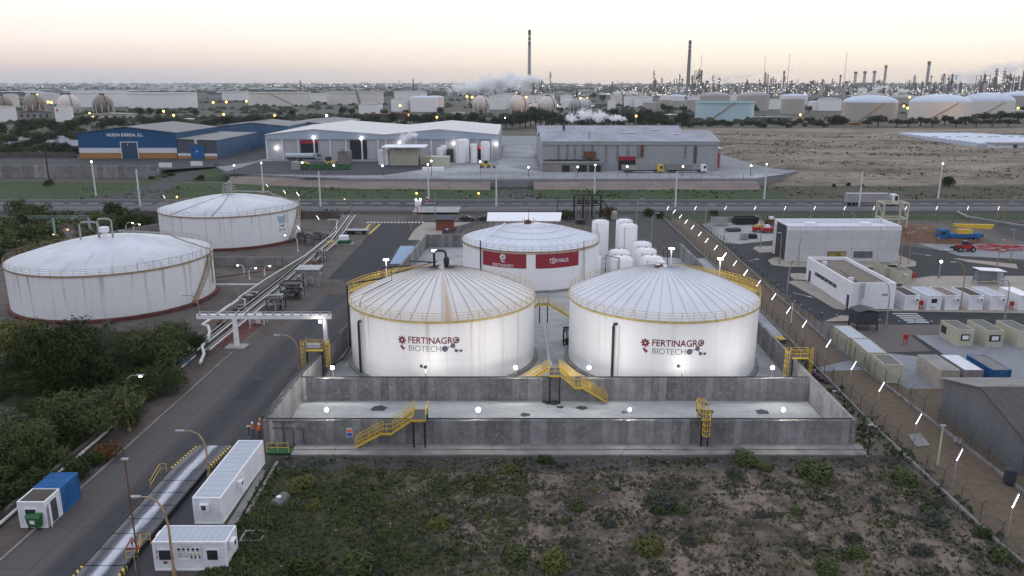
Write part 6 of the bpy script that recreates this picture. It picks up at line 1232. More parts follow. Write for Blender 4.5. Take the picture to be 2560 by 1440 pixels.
for i, (px, py, lb, mm) in enumerate(((1895, 580, 'small red machine with yellow box on the storage slab', 'red'), (1917, 582, 'red machine beside the precast building gate', 'red'), (1927, 560, 'dark red tank trailer behind the red machines', 'rust'))):
    q = G(px, py); o = thing('site_machine', lb, 'machine', q, .3 * i); MB().box(-1.4, 1.4, -.8, .8, .5, 1.4).build('body', mm, o); MB().box(-.4, .5, -.6, .6, 1.401, 2.1).build('engine_cover', 'yellow' if i == 0 else 'white', o); truck_wheels(o, (-.9, .9), .8, .4); MB().bar((-1.2, 0, 1.4), (-2.0, 0, 2.6), .15).build('boom', 'black', o)
sc_ = MB(); r_ = random.Random(9)
for i in range(26): a = G(r_.uniform(1770, 1795), r_.uniform(566, 578)); sc_.tube([(a.x - 1.0, a.y - .5, r_.uniform(.1, 1.2)), (a.x + 1.2, a.y + .8, r_.uniform(.1, 1.6))], .05, 4)
solo(sc_, 'scaffold_pile', 'steel', 'heap of grey scaffold poles on the pale storage slab', 'poles')
q = G(2560, 548); rr = MB(); rr.tube([(q.x - 14 + 0, q.y + 10, .8), (q.x - 16, q.y, .8), (q.x - 10, q.y - 14, .8), (q.x + 4, q.y - 30, .8)], .15, 4); rr.tube([(q.x - 14 + 0, q.y + 10, .5), (q.x - 16, q.y, .5), (q.x - 10, q.y - 14, .5), (q.x + 4, q.y - 30, .5)], .15, 4)
solo(rr, 'crash_barrier', 'steel', 'curved crash barrier of the roundabout ramp at the right edge', 'barrier')
for i in range(7):
    q = G(1444 + i * 7 if i < 3 else 1380 + i * 4, 560)
    if i >= 3: continue
    o = thing('ibc_drum', ('dark drum lying behind the banner tank, %s of the three' % ('left', 'middle', 'right')[i]), 'drum', q); MB().tube([(0, -.6, .7), (0, .6, .7)], .65, 14).build('body', 'darkgrey', o, smooth=True); MB().box(-.5, .5, -.5, .5, 0, .15).build('cradle', 'rust', o)
q = G(1415, 830); skid('black pump skid in the gap between the twin tanks', q.x - .8, 113, 2.0, 1.5, 2.6, ('black', 'black', 'black'), 12, 1)
pipe('pale insulated pipe rising through the gap between the twin tanks', [(5.0, 94, 3.7), (4.9, 100, 2.6), (4.9, 112, 2.0), (4.9, 122, 2.6)], .2, 'steel', legs=True)
q = G(455, 912); o = thing('work_platform', 'small blue work platform with rails left of the road', 'platform', (q.x, q.y, 0)); MB().box(-1, 1, -.6, .6, .5, .6).build('deck', 'blue', o); f = MB()
for z in (1.0, 1.6): f.tube([(-1, .6, z), (1, .6, z)], .03, 4)
for x in (-1, 0, 1): f.tube([(x, .6, 0), (x, .6, 1.6)], .03, 4)
f.build('handrail', 'blue', o)
q = G(126, 822); o = thing('stile_steps', 'small yellow step stile at the foot of the big left tank', 'steps', (q.x, 116, 0)); f = MB()
for x in (-.9, .0, .9): f.tube([(x, 0, 0), (x, 0, 2.4)], .04, 4)
f.box(-.9, .9, -.3, .3, 1.6, 1.66); f.tube([(-.9, 0, 2.4), (.9, 0, 2.4)], .04, 4); f.build('frame', 'yellow', o)
q = G(625, 822); o = thing('warning_sign', 'small white triangular sign on a post below the gantry', 'road sign', (q.x, q.y, 0)); MB().tube([(0, 0, 0), (0, 0, 2.4)], .05, 5).build('post', 'white', o); MB().xz([(-.4, 2.1), (.4, 2.1), (0, 2.8)], -.1, -.06).build('plate', 'white', o)

# ================================================================ WAREHOUSES ACROSS THE HIGHWAY
Z = T3
def gable_x(o, x0, x1, y0, y1, z0, ze, zr, wallm, roofm, over=.5):   # gables face -y, ridge runs along y
    xm = (x0 + x1) / 2; w = MB(); w.xz([(x0, z0), (x1, z0), (x1, ze), (xm, zr), (x0, ze)], y0, y1); w.build('wall', wallm, o, True)
    r_ = MB()
    for a, b_ in (((x0 - over, ze - .1), (xm, zr + .06)), ((xm, zr + .06), (x1 + over, ze - .1))): r_.xz([a, b_, (b_[0], b_[1] + .22), (a[0], a[1] + .22)], y0 - over, y1 + over)
    r_.build('roof', roofm, o, True)
# white double warehouse
o = thing('warehouse', 'wide pale double-gabled warehouse with two tall dark doorways', 'building', (-60, 383, Z))
for (x0, x1, xm) in ((-117, -60.3, -94), (-60.3, -6.3, -35)):
    w = MB(); w.xz([(x0, Z), (x1, Z), (x1, 14.4), (xm, 16.8), (x0, 14.4)], 383.6, 475); w.build('wall', 'sh_white', o, True)
    r_ = MB()
    for a, b_ in (((x0, 14.5), (xm, 17.0)), ((xm, 17.0), (x1 - .01, 14.5))): r_.xz([a, b_, (b_[0], b_[1] + .25), (a[0], a[1] + .25)], 382.6, 475.5)
    r_.build('roof', 'sh_roof', o, True)
    f = MB(); f.xz([(x0, 12.4), (x1 - .01, 12.4), (x1 - .01, 14.48), (xm, 16.95), (x0, 14.48)], 382.9, 383.59); f.build('fascia', 'sh_fascia', o, True)
    pl_ = MB()
    for i in range(8): x = x0 + (x1 - x0) * i / 7.5; pl_.box(x, x + .7, 383.1, 383.59, Z, 12.39)
    pl_.build('wall_pillars', 'wband', o, True)
def doorway(o, x0, x1, y, z0, z1, dark='black', shut=None):
    d_ = MB().box(x0, x1, y - .15, y + .05, z0, z1).build('doorway', dark, o, True)
    if shut: MB().box(x0, x1, y - .25, y - .151, z1 - 1.6, z1).build('roller_shutter', shut, d_ if False else o, True)
doorway(o, -100.5, -92.2, 383.4, Z, 12.0, 'black', 'maroon'); doorway(o, -77.0, -69, 383.4, Z, 12.0); doorway(o, -20.2, -12.5, 383.4, Z, 9.0)
for x in (-17, -15.2): MB().ball((x, 382.9, 8.5), .4, 8, 5).build('red_light', 'lit_red', o, True)
for px, py in ((691, 370), (784, 344), (903, 346), (999, 357), (1134, 359), (1240, 360)):
    q = G(px, py, 9); MB().ball((q.x * 382.5 / q.y, 382.4, H - 382.5 * math.tan(TH + math.atan((py - 720) / F))), .55, 10, 6).build('wall_lamp', 'lit', o, True)
sd = MB()
for i in range(14): sd.box(-6.29, -5.9, 385 + i * 6.4, 385.5 + i * 6.4, Z, 14.3)
sd.build('side_pillars', 'wband', o, True)
# grey factory with two parallel gables
o = thing('factory', 'long grey ribbed factory with double ridge roof and yellow lorry in front', 'building', (12, 333, Z)); x0, x1 = 12.4, 85.2
for k, (ya, yb, ze, zr) in enumerate(((333, 371, 14.7, 18.1), (371, 409, 14.7, 18.2))):
    ym = (ya + yb) / 2; xx = x1 - 6 * k; MB().yz([(ya, Z), (yb - .01, Z), (yb - .01, ze), (ym, zr), (ya, ze)], x0, xx).build('wall', 'sh_grey', o, True)
    for a, b_ in (((ya - .6, ze), (ym, zr + .1)), ((ym, zr + .1), (yb, ze))): MB().yz([a, b_, (b_[0], b_[1] + .25), (a[0], a[1] + .25)], x0 - .6, xx + .6).build('roof', 'sh_groof', o, True)
MB().box(x0, x1, 332.5, 332.99, 13.6, 14.6).build('gutter', 'steel', o, True)
pl_ = MB()
for x in (18.8, 22.4, 25.6, 29, 32.8, 38.5, 43.2): pl_.box(x, x + .9, 332.8, 332.99, 6.5, 13.5)
for x in (47.5, 51.8, 71.2): pl_.box(x, x + 1.0, 332.8, 332.99, 8, 13.5)
pl_.build('wall_pillars', 'conc', o, True)
MB().box(75.2, 76.4, 332.75, 332.99, 6, 13).build('rust_stain_panel', 'conc_brown', o, True); MB().box(53.2, 54.4, 332.7, 332.99, 8.5, 13.5).build('duct', 'rust', o, True)
doorway(o, 44.2, 51.2, 332.9, Z, 8.8, 'black', 'maroon')
MB().box(x0, 37, 327, 332.79, Z, 6.6).build('lean_to', 'conc', o, True); MB().box(x0 - .3, 37.3, 326.6, 332.78, 6.601, 7.1).build('lean_to_roof', 'conc_pale', o, True)
for a, b_ in ((20.5, 23.5), (27, 30.5), (31.5, 36.2)): doorway(o, a, b_, 327, Z, 5.8)
for x, y, z1 in ((22.5, 352, 21.5), (32.2, 337, 18.5)): MB().tube([(x, y, 14), (x, y, z1)], .55 if y > 340 else .4, 12).build('chimney', 'conc_brown' if y > 340 else 'steel', o, True)
MB().box(30, 34.5, 330.5, 332.7, 8.2, 10.9).build('rust_platform', 'rust', o, True)
rc = MB(); r_ = random.Random(3)
for i in range(26): x = 13.5 + i * .88; rc.cbox((x, 329.5 + r_.uniform(-1, 1), 7.1 + .4), (r_.uniform(.4, 1.2), 1.2, r_.uniform(.4, .9)), r_.uniform(0, 3))
rc.build('rooftop_machinery', 'darkgrey', o, True)
for x, y, w in ((62, 352, 3.6), (30, 340, 2.2), (70, 345, 2.4), (50, 347, 7)): MB().cbox((x, y, 14.7 + (min(y, 704 - y) - 333) * .181 + .45), (w, 1.6, .12)).build('roof_light', 'white', o, True)
MB().box(85.21, 89.5, 345, 356, Z, 11).build('side_annex', 'conc_pale', o, True); MB().box(84.8, 89.9, 344.8, 356.2, 11.001, 11.3).build('annex_roof', 'white', o, True); MB().box(86, 89, 344.9, 344.99, Z, 9).build('red_door', 'red', o, True)
# blue warehouses
o = thing('blue_warehouse', 'blue gabled warehouse lettered NUEVA RABIDA with white and ochre base bands', 'building', (-185, 388, Z))
gable_x(o, -208.5, -161.2, 388, 443, Z, 15.2, 17.9, 'sh_blue', 'sh_broof')
MB().box(-208.4, -161.3, 387.85, 387.99, 5.7, 8.0).build('white_band', 'wband', o, True); MB().box(-208.4, -161.3, 387.85, 387.99, Z, 5.69).build('ochre_band', 'ochre', o, True)
MB().box(-187.8, -180.2, 387.6, 387.84, Z, 10.6).build('sliding_door', plain('door_blue', (.03, .07, .12), .6), o, True)
df = MB(); df.box(-188.2, -187.81, 387.5, 387.9, Z, 11); df.box(-180.19, -179.8, 387.5, 387.9, Z, 11); df.box(-187.8, -180.2, 387.5, 387.9, 10.61, 11); df.build('door_frame', 'wband', o, True)
t_ = text_mb('NUEVA RÁBIDA, S.L.', 2.0, bold=.06, xs=.98); wall_map(t_, -185.6, 388, 14.1).build('lettering', 'text_white', o, True)
t_ = text_mb('7', 1.3, bold=.03); wall_map(t_, -184.6, 387.55, 9.4).build('lettering', 'text_white', o, True)
o = thing('blue_warehouse', 'low slate blue warehouse unit with white E emblem and blue door numbered six', 'building', (-150, 386, Z))
MB().add([(-160.6, 387, Z), (-141, 385, Z), (-141, 448, Z), (-160.6, 448, Z), (-160.6, 387, 12.3), (-141, 385, 11.7), (-141, 448, 11.7), (-160.6, 448, 12.3)], [(0, 3, 2, 1), (4, 5, 6, 7), (0, 1, 5, 4), (2, 3, 7, 6), (3, 0, 4, 7)]).build('wall', 'sh_dark', o, True)
MB().quad((-141, 385, Z), (-141, 448, Z), (-141, 448, 11.7), (-141, 385, 11.7)).build('side_wall', 'sh_blue2', o, True)
MB().add([(-160.6, 386.6, 12.32), (-140.7, 384.6, 11.72), (-140.7, 448, 11.72), (-160.6, 448, 12.32), (-160.6, 386.6, 12.5), (-140.7, 384.6, 11.9), (-140.7, 448, 11.9), (-160.6, 448, 12.5)], [(0, 3, 2, 1), (4, 5, 6, 7), (0, 1, 5, 4), (1, 2, 6, 5)]).build('roof', 'sh_broof', o, True)
MB().box(-153.7, -147.4, 385.2, 386.2, Z, 9.0).build('door', 'blue', o, True)
MB().poly([(-160.5, 386.9), (-160.5, 386.7), (-153.8, 386.1), (-153.8, 386.3)], 4.4, 5.6).build('white_band', 'wband', o, True); MB().poly([(-160.5, 386.9), (-160.5, 386.7), (-153.8, 386.1), (-153.8, 386.3)], Z, 4.39).build('ochre_band', 'ochre', o, True)
MB().poly([(-147.3, 385.6), (-147.3, 385.4), (-141.05, 384.8), (-141.05, 385.0)], 4.4, 5.6).build('white_band', 'wband', o, True); MB().poly([(-147.3, 385.6), (-147.3, 385.4), (-141.05, 384.8), (-141.05, 385.0)], Z, 4.39).build('ochre_band', 'ochre', o, True)
t_ = text_mb('E', 2.6, bold=.1); wall_map(t_, -151, 385.6, 11.0); rect(t_, 0, 0, 0, 0) if False else None; t_.build('emblem', 'text_white', o, True); t_ = text_mb('6', 1.6, bold=.03); wall_map(t_, -150.6, 385.18, 6.6).build('lettering', 'text_white', o, True)
for (x0, x1, y0, y1, ze, zr, wm, rm, lb) in ((-168, -128, 462, 505, 14.5, 16.4, 'sh_blue2', 'sh_broof', 'dusty blue warehouse behind the lettered one'), (-128, -105, 430, 540, 12.0, 13.6, 'sh_fascia', 'sh_broof', 'long pale blue shed with brown roof left of the pale warehouse'), (-150, -112, 520, 600, 12.5, 14, 'sh_blue2', 'sh_broof', 'farther brown-roofed shed behind the blue warehouses')):
    o = thing('warehouse', lb, 'building', ((x0 + x1) / 2, y0, Z)); gable_x(o, x0, x1, y0, y1, Z, ze, zr, wm, rm)
    MB().box(x0 + 2, x0 + 6, y0 - .1, y0 - .001, Z, 9).build('door', 'white2', o, True)
    rl_ = MB()
    for i in range(6): rl_.cbox(((x0 + x1) / 2, y0 + 6 + i * (y1 - y0) / 6.5, zr + .4), (1.8, 3, .3))
    rl_.build('ridge_vents', 'conc_pale', o, True)
w = MB(); w.box(-330, -147, 331.2, 331.9, 0, 5.3); solo(w, 'retaining_wall', panels('old_wall_panels', 0, 2.2), 'long grey stained retaining wall beside the verge at left', 'wall')
w = MB(); w.box(-141, -136, 352, 352.5, T3, T3 + 1.9); solo(w, 'gate_wall', 'white2', 'short white gate wall right of the side road', 'wall'); w = MB(); w.box(-152, -146.5, 345, 345.5, T3, T3 + 2); solo(w, 'gate_wall', 'white2', 'short white gate wall left of the side road', 'wall')
w = MB(); w.box(-320, -212, 392, 392.4, Z, Z + 2.6); solo(w, 'boundary_wall', 'conc_brown', 'pale boundary wall left of the blue warehouse', 'wall')
# factory yard things
YS = [(-23.3, 367.8, 2.5, 10.6, 'tall white plastic silo, tallest in the factory yard'), (-22.2, 371.5, 2.4, 10.6, 'white silo close behind the tallest one in the factory yard'), (-17.4, 366.8, 1.5, 8.6, 'slim white silo right of the tallest one'), (-12.5, 378, 2.1, 9.0, 'pale brownish silo beside the right warehouse corner'), (-33.1, 372, 1.6, 6.6, 'short white silo at the left of the silo group'), (-31.6, 374, 1.5, 7.5, 'rusty topped silo behind the short white one')]
for x, y, r, h, lb in YS: k_ = cyl_tank('yard_silo', x, y, r, h, lb, 'silos in the factory yard', n=20); k_.location.z = Z
k_ = cyl_tank('yard_silo', -28.7, 372, 1.6, 5.8, 'squat black tank among the white silos', 'silos in the factory yard', 'slate', 'black', 20); k_.location.z = Z
o = thing('plant_house', 'cream process house with flat white canopy and steam behind', 'building', (-54, 352, Z)); MB().box(-54, -41.5, 354, 364, Z, Z + 7.2).build('wall', 'cream', o, True); MB().box(-57, -38, 351, 366, Z + 7.8, Z + 8.3).build('canopy', 'white', o, True)
for x in (-56, -52, -47, -40): MB().box(x - .2, x + .2, 351.5, 351.9, Z, Z + 7.79).build('post', 'steel', o, True)
MB().box(-59, -54.6, 355, 359, Z, Z + 6.5).build('tank_box', 'white', o, True); MB().box(-41, -33, 358, 364, Z, Z + 3.5).build('annex', 'cream', o, True)
o = thing('hopper', 'grey concrete hopper block in the dark gravel yard', 'hopper', (-76, 366, Z)); MB().box(-78.5, -73, 362, 367, Z, Z + 5.5).build('body', 'conc', o, True); MB().box(-77, -75.5, 361.5, 364, Z + 5.501, Z + 7).build('chute', 'conc_pale', o, True)
for i in range(6): x = -89 + i * 3.6; o = thing('green_skip', 'dark green skip in the factory yard row, %s from the left' % ordn(i), 'skip', (x, 336.5, Z), group='green skips in the factory yard'); MB().add([(.3, 0, .2), (2.9, 0, .2), (2.9, 2, .2), (.3, 2, .2), (0, 0, 2.2), (3.2, 0, 2.2), (3.2, 2, 2.2), (0, 2, 2.2)], [(0, 3, 2, 1), (0, 1, 5, 4), (1, 2, 6, 5), (2, 3, 7, 6), (3, 0, 4, 7), (4, 5, 6, 7)]).build('body', 'green', o); MB().box(.2, 3, .2, 1.8, 2.201, 2.3).build('cover', 'slate', o)
def loader(label, px, py, rz=0.0, m='yellow', s=1.6):
    q = G(px, py, Z); o = thing('wheel_loader', label, 'loader', q, rz, group='yellow machines in the factory yard'); o.scale = (s, s, s); MB().box(-1.8, 1.2, -.7, .7, .6, 1.4).build('body', m, o); MB().box(-.4, .7, -.6, .6, 1.401, 2.5).build('cab', 'glass', o); MB().bar((1.2, 0, 1.2), (2.6, 0, .6), .4).build('arm', m, o); MB().xz([(2.5, .1), (3.3, .1), (3.2, .5), (2.6, 1.0)], -.9, .9).build('bucket', 'darkgrey', o); truck_wheels(o, (-1.1, 1.0), .8, .55)
loader('yellow wheel loader near the left flood mast in the dark yard', 752, 417); loader('dark yellow loader under the second warehouse doorway', 823, 415, 2.5, 'yellow_dull'); loader('orange boom lift at the right of the silos', 1214, 420, 0, 'yellow', 1.3)
semi('white tanker trailer parked left in the dark gravel yard', (-106.5, 378, Z), .03, 'steel', plain('tanker_shell', (.42, .47, .52), .35), 'tank')
semi('grey tipper lorry with yellow cab in front of the factory', (44.5, 324.5, Z), -.03, 'yellow', plain('tipper_grey', (.26, .25, .25)), 'tip', grp='articulated lorries'); semi('grey tipper lorry with white cab at the factory right part', (62.2, 325, Z), -.02, 'white', plain('tipper_brown', (.20, .19, .18)), 'tip')
tk = MB().cbox((-90.5, 336, Z + 1.6), (3.6, 3, 3.2), .2); solo(tk, 'concrete_block', 'conc_pale', 'pale concrete block beside a lit flood mast in the dark yard', 'block')
bx = MB().box(-37, -28, 330, 332, Z, Z + 1.6); solo(bx, 'white_tank_lying', 'white', 'long white box lying at the front of the factory yard', 'tank')
bx = MB(); bx.box(-35, -27, 346, 351, Z, Z + 4.5); solo(bx, 'pump_house', 'cream', 'cream pump house with yellow sign in the factory yard', 'building')
o = thing('factory_fence', 'long wire fence along the edge of the factory yard', 'fence', (-80, 309, Z)); f = MB()
for a, b_ in (((-84, 309), (-60, 304)), ((-60, 304), (92, 304))):
    f.quad((*a, Z), (*b_, Z), (*b_, Z + 2.2), (*a, Z + 2.2)); f.tube([(*a, Z + 2.2), (*b_, Z + 2.2)], .05, 3)
f.build('wire_mesh', 'mesh', o, True)
for i in range(44): MB().box(-84 + i * 4, -83.88 + i * 4, 304.0 if i > 5 else 309 - i * .8, 304.12 if i > 5 else 309.12 - i * .8, Z, Z + 2.2).build('post', 'steel', o, True)
for px, base, top, lb in ((758, 437, 407, 'lit flood mast at the pale concrete block'), (836, 440, 414, 'lit flood mast by the loaders'), (957, 440, 415, 'lit flood mast before the cream process house'), (1079, 440, 403, 'lit flood mast left of the silos'), (1201, 452, 405, 'lit flood mast right of the silos'), (1321, 442, 419, 'lit flood mast at the passage between the factories'), (1444, 442, 418, 'lit flood mast before the factory lean-to'), (1567, 440, 417, 'lit flood mast above the yellow-cab lorry'), (1706, 440, 417, 'lit flood mast above the white-cab lorry'), (1876, 440, 415, 'lit flood mast right of the factory'), (1263, 330, 295, 'lit mast at the back right corner of the pale warehouse'), (588, 445, 414, 'lit flood mast above the bushes left of the dark yard')):
    post(lb, (px, base), top, 'darkgrey', .14, 'lit', name='flood_mast', cat='mast', grp='lit flood masts of the factory yard', z0=Z if base < 450 else 0)

# ================================================================ TANK FARM AND REFINERY
def fit(l, r, top, base, ml=None):
    az = lambda px, py: math.atan2((px - 1280) / F, cT + (720 - py) / F * sT); my = (top + base) / 2; a1, a2 = az(l, my), az(r, my); m_ = (a1 + a2) / 2; ha = (a2 - a1) / 2
    g_ = G((l + r) / 2, base); d = math.hypot(g_.x, g_.y); D = d / (1 - math.sin(ha)); Rr = D * math.sin(ha)
    v = (720 - top) / F; y = d * math.cos(m_); h = y * (v * cT - sT) / (cT + v * sT) + H
    return D * math.sin(m_), D * math.cos(m_), Rr, h
M['ft_white'] = tankmat('far_tank_white', (.76, .75, .75), (.45, .4, .35), .3, 20, seams=2.5); M['ft_cream'] = tankmat('far_tank_cream', (.64, .61, .57), (.40, .33, .26), .4, 20, seams=2.5)
M['ft_tan'] = tankmat('far_tank_tan', (.38, .355, .33), (.24, .21, .18), .5, 18, seams=2.5); M['ft_teal'] = tankmat('far_tank_teal', (.40, .55, .60), (.35, .45, .48), .25, 14, seams=3); M['ft_dome'] = plain('far_dome', (.48, .54, .62), .5, 0, .1, .05); M['ft_domet'] = plain('far_dome_tan', (.30, .29, .29), .6, 0, .15, .05)
M['float_roof'] = plain('floating_roof', (.14, .14, .15), .7)
def far_tank(label, l, r, top, base, kind='open', m='ft_white', dome=0.0, stair=0, wall_top=None, grp='tank farm tanks'):
    x, y, Rr, h = fit(l, r, wall_top or top, base)
    o = thing('oil_tank', label, 'storage tank', (x, y, 0), group=grp); MB().lathe([(Rr, 0), (Rr, h)], 40, cap=False).build('shell', m, o, smooth=True)
    if kind == 'open':
        MB().lathe([(Rr - .05, h - 1.8), (.1, h - 1.6)], 40, cap=False).build('floating_roof', 'float_roof', o); MB().lathe([(Rr, h - 1.2), (Rr + 1.2, h - 1.2), (Rr + 1.2, h - .9), (Rr, h - .9)], 40, cap=False).build('wind_girder', m, o)
    else:
        q = fit(l, r, top, base)[3]; a = max(1.5, (q - h) * 1.25 if wall_top else Rr * .18)
        MB().lathe([(Rr * math.cos(t), h + a * math.sin(t)) for t in (0, .15, .35, .6, .9, 1.2, 1.5)], 40).build('roof', 'ft_dome' if kind == 'dome' else 'ft_domet', o, smooth=True)
    if stair:
        st = MB(); n = 14; a0 = -1.57 - .75 * stair
        st.tube([((Rr + .6) * math.cos(a0 + stair * .85 * i / n), (Rr + .6) * math.sin(a0 + stair * .85 * i / n), h * i / n) for i in range(n + 1)], .55, 4); st.build('stair', 'tanpole', o)
    return o
FT = [(180, 322, 230, 268, 'open', 'ft_white', 0, None, 'wide white open-top tank behind the brown spheres'), (320, 494, 232, 271, 'open', 'ft_white', 0, None, 'very wide white open-top tank above the blue warehouse'), (555, 622, 229, 251, 'open', 'ft_white', 0, None, 'white open-top tank partly behind its neighbour, left of centre'), (620, 778, 231, 265, 'open', 'ft_cream', -1, None, 'wide cream open-top tank with diagonal stair'),
      (776, 818, 233, 255, 'open', 'ft_white', 0, None, 'small white tank between the two wide cream ones'), (816, 959, 230, 262, 'open', 'ft_cream', 0, None, 'wide cream open-top tank right of the diagonal stair one'), (986, 1068, 229, 249, 'open', 'ft_white', 0, None, 'white open-top tank with lights on its rim, left of the steam'), (978, 1028, 249, 279, 'flat', 'ft_white', 0, None, 'small white tank with an amber lamp before it'), (1025, 1096, 241, 280, 'dome', 'ft_white', 0, 245, 'white tank with low cone roof above the red-roofed houses'), (1062, 1110, 240, 268, 'dome', 'ft_cream', 0, 243, 'cream tank behind the white one near the steam'), (897, 957, 263, 287, 'flat', 'ft_white', 0, None, 'low white tank above the pale warehouse roof'),
      (-20, 42, 270, 304, 'flat', 'ft_white', 0, None, 'white tank cut by the left edge'), (137, 184, 268, 304, 'flat', 'ft_white', 0, None, 'leaning-looking white tank with small red emblem at left'), (5, 48, 238, 268, 'flat', 'ft_cream', 0, None, 'cream tank behind the leftmost sphere'), (64, 154, 238, 262, 'flat', 'ft_cream', 0, None, 'wide cream tank behind the second brown sphere'),
      (1222, 1264, 241, 274, 'flat', 'ft_white', 0, None, 'white tank right of the orange-lit sphere'), (1250, 1290, 237, 272, 'flat', 'ft_white', 0, None, 'white tank between two white spheres'), (1318, 1339, 239, 260, 'flat', 'ft_white', 0, None, 'small white tank at the foot of the tall chimney'), (1340, 1386, 239, 272, 'flat', 'ft_white', 0, None, 'white tank behind the right white sphere'), (1401, 1432, 239, 259, 'flat', 'ft_white', 0, None, 'white tank behind the steel sphere'), (1404, 1428, 249, 272, 'dome', 'ft_white', 0, 252, 'small white tank left of the steel sphere'),
      (1519, 1539, 252, 277, 'flat', 'ft_white', 0, None, 'narrow white tank right of the white steam puff'), (1526, 1555, 239, 261, 'flat', 'ft_cream', 0, None, 'cream tank behind the narrow white one'), (1560, 1592, 242, 267, 'flat', 'ft_white', 0, None, 'white tank, left of the overlapping pair'), (1585, 1631, 244, 268, 'flat', 'ft_white', 0, None, 'white tank, right of the overlapping pair'), (1607, 1642, 257, 274, 'flat', 'ft_tan', 0, None, 'low tan tank in front of the white pair'), (1644, 1678, 250, 271, 'flat', 'ft_tan', 0, None, 'tan tank left of the dark conifers'), (1677, 1708, 252, 273, 'flat', 'ft_tan', 0, None, 'tan tank behind the dark conifers'), (1650, 1674, 240, 256, 'flat', 'ft_white', 0, None, 'small white tank with steam behind'), (1671, 1711, 237, 258, 'dome', 'ft_white', 0, 241, 'white domed tank below the second chimney'),
      (1719, 1753, 242, 258, 'flat', 'ft_white', 0, None, 'white tank below the lattice tower block'), (1711, 1748, 251, 280, 'flat', 'ft_tan', 0, None, 'tan tank just left of the teal tank'), (1748, 1826, 232, 262, 'tan', 'ft_tan', 0, 240, 'wide tan domed tank behind the teal tank'), (1826, 1842, 238, 256, 'flat', 'ft_white', 0, None, 'sliver of white tank between two tan domes'), (1738, 1885, 255, 303, 'open', 'ft_teal', 1, None, 'pale teal open-top tank, nearest of the right tank farm'), (1843, 1923, 231, 278, 'tan', 'ft_tan', 0, 240, 'big tan domed tank right behind the teal tank'),
      (1918, 1953, 250, 273, 'flat', 'ft_white', 0, None, 'white tank left of the small tan dome'), (1949, 2019, 236, 262, 'dome', 'ft_white', 0, 240, 'white domed tank behind the small tan dome'), (1952, 2012, 244, 285, 'tan', 'ft_tan', 0, 249, 'small tan tank with flat dome and frame in front'), (2019, 2048, 253, 276, 'dome', 'ft_white', 0, 256, 'small white domed tank right of the dark tree'), (2042, 2104, 250, 277, 'flat', 'ft_white', 0, None, 'white flat tank left of the first big dome'), (2125, 2218, 240, 262, 'flat', 'ft_cream', 0, None, 'cream tank behind the first big dome'), (2103, 2244, 242, 303, 'dome', 'ft_tan', 1, 257, 'first big tan tank with blue dome and diagonal stair'), (2212, 2300, 239, 262, 'tan', 'ft_tan', 0, 245, 'dull domed tank between the first two big domes'), (2270, 2428, 240, 298, 'dome', 'ft_cream', 1, 257, 'second big dome tank, pale with diagonal stair'), (2400, 2537, 236, 291, 'dome', 'ft_cream', 1, 254, 'third big dome tank, overlapping the second'), (2495, 2640, 230, 276, 'dome', 'ft_tan', 0, 240, 'fourth big dome tank cut by the right edge')]
for l, r, tp, bs_, kd, mm, stn, wt, lb in FT: far_tank(lb, l, r, tp, bs_, kd, mm, 0, stn, wt)
def emb(px, py, base):
    mb = MB(); disc(mb, 0, .6, 1.6, 16, 0); disc(mb, .2, .3, 1.1, 16, 1); rect(mb, -1.8, 1.8, -2.2, -1.5, 0); return mb
x, y, Rr, h = fit(137, 184, 268, 304); mb = emb(0, 0, 0); tnk = [o for o in bpy.data.objects if o.get('label') == 'leaning-looking white tank with small red emblem at left'][0]; tnk['label'] = 'white tank with small red emblem in front of the brown spheres'
arc_map(mb, Rr + .05, h - 3.6, -1.85).build('printed_emblem', ['red', 'orange'], tnk)
M['sphere_b'] = tankmat('sphere_brown', (.23, .20, .165), (.12, .10, .08), .8, 20, seams=50); M['sphere_w'] = tankmat('sphere_white', (.54, .51, .49), (.3, .25, .22), .6, 20, seams=50)
def sphere(label, px, cy_, rp, base, m='sphere_w', rail='rust'):
    g_ = G(px, base); dep = g_.y * cT + H * sT; r = rp / F * dep; v = (720 - cy_) / F; z = g_.y * (v * cT - sT) / (cT + v * sT) + H
    o = thing('gas_sphere', label, 'gas sphere', (g_.x, g_.y, 0), group='gas storage spheres'); MB().ball((0, 0, z), r, 28, 18).build('sphere', m, o, smooth=True)
    for i in range(10): a = i * .628; MB().tube([(r * .98 * math.cos(a), r * .98 * math.sin(a), 0), (r * .98 * math.cos(a), r * .98 * math.sin(a), z)], r * .05, 6).build('leg', 'pipe_w', o)
    s_ = MB(); s_.tube([(r * 1.03 * math.cos(t) * .7 - 0, -r * 1.04 * abs(math.cos(t)) * .72, z + r * 1.03 * math.sin(t)) for t in [1.5 - k * .16 for k in range(12)]], r * .035, 4); s_.tube([(r * 1.5, -r, 1), (r * .2, -r * .3, z + r)], r * .03, 4) if m == 'sphere_b' else None
    s_.lathe([(r * .25, z + r * .98), (r * .25, z + r * 1.1)], 10); s_.build('stair', rail, o)
for a in ((8, 262, 24, 284, 'sphere_b', 'brown gas sphere cut by the left edge'), (90, 261, 25, 284, 'sphere_b', 'brown gas sphere with a glowing lamp above it'), (175, 262, 26, 286, 'sphere_w', 'white gas sphere behind the white emblem tank'), (260, 261, 24, 282, 'sphere_b', 'brown gas sphere standing alone before the wide tank'), (1203, 259, 21, 281, 'sphere_w', 'gas sphere lit orange beside the steam'), (1297, 261, 24, 280, 'sphere_w', 'white gas sphere left of the tall chimney base'), (1339, 268, 11, 280, 'sphere_w', 'small white gas sphere between two large ones'), (1369, 262, 22, 280, 'sphere_w', 'white gas sphere right of the tall chimney base'), (1461, 261, 17, 282, 'sphere_w', 'white gas sphere behind the steel one')): sphere(a[5], *a[:5])
sphere('shiny steel gas sphere with dark lower half', 1438, 262, 16, 285, 'steel', 'steel')
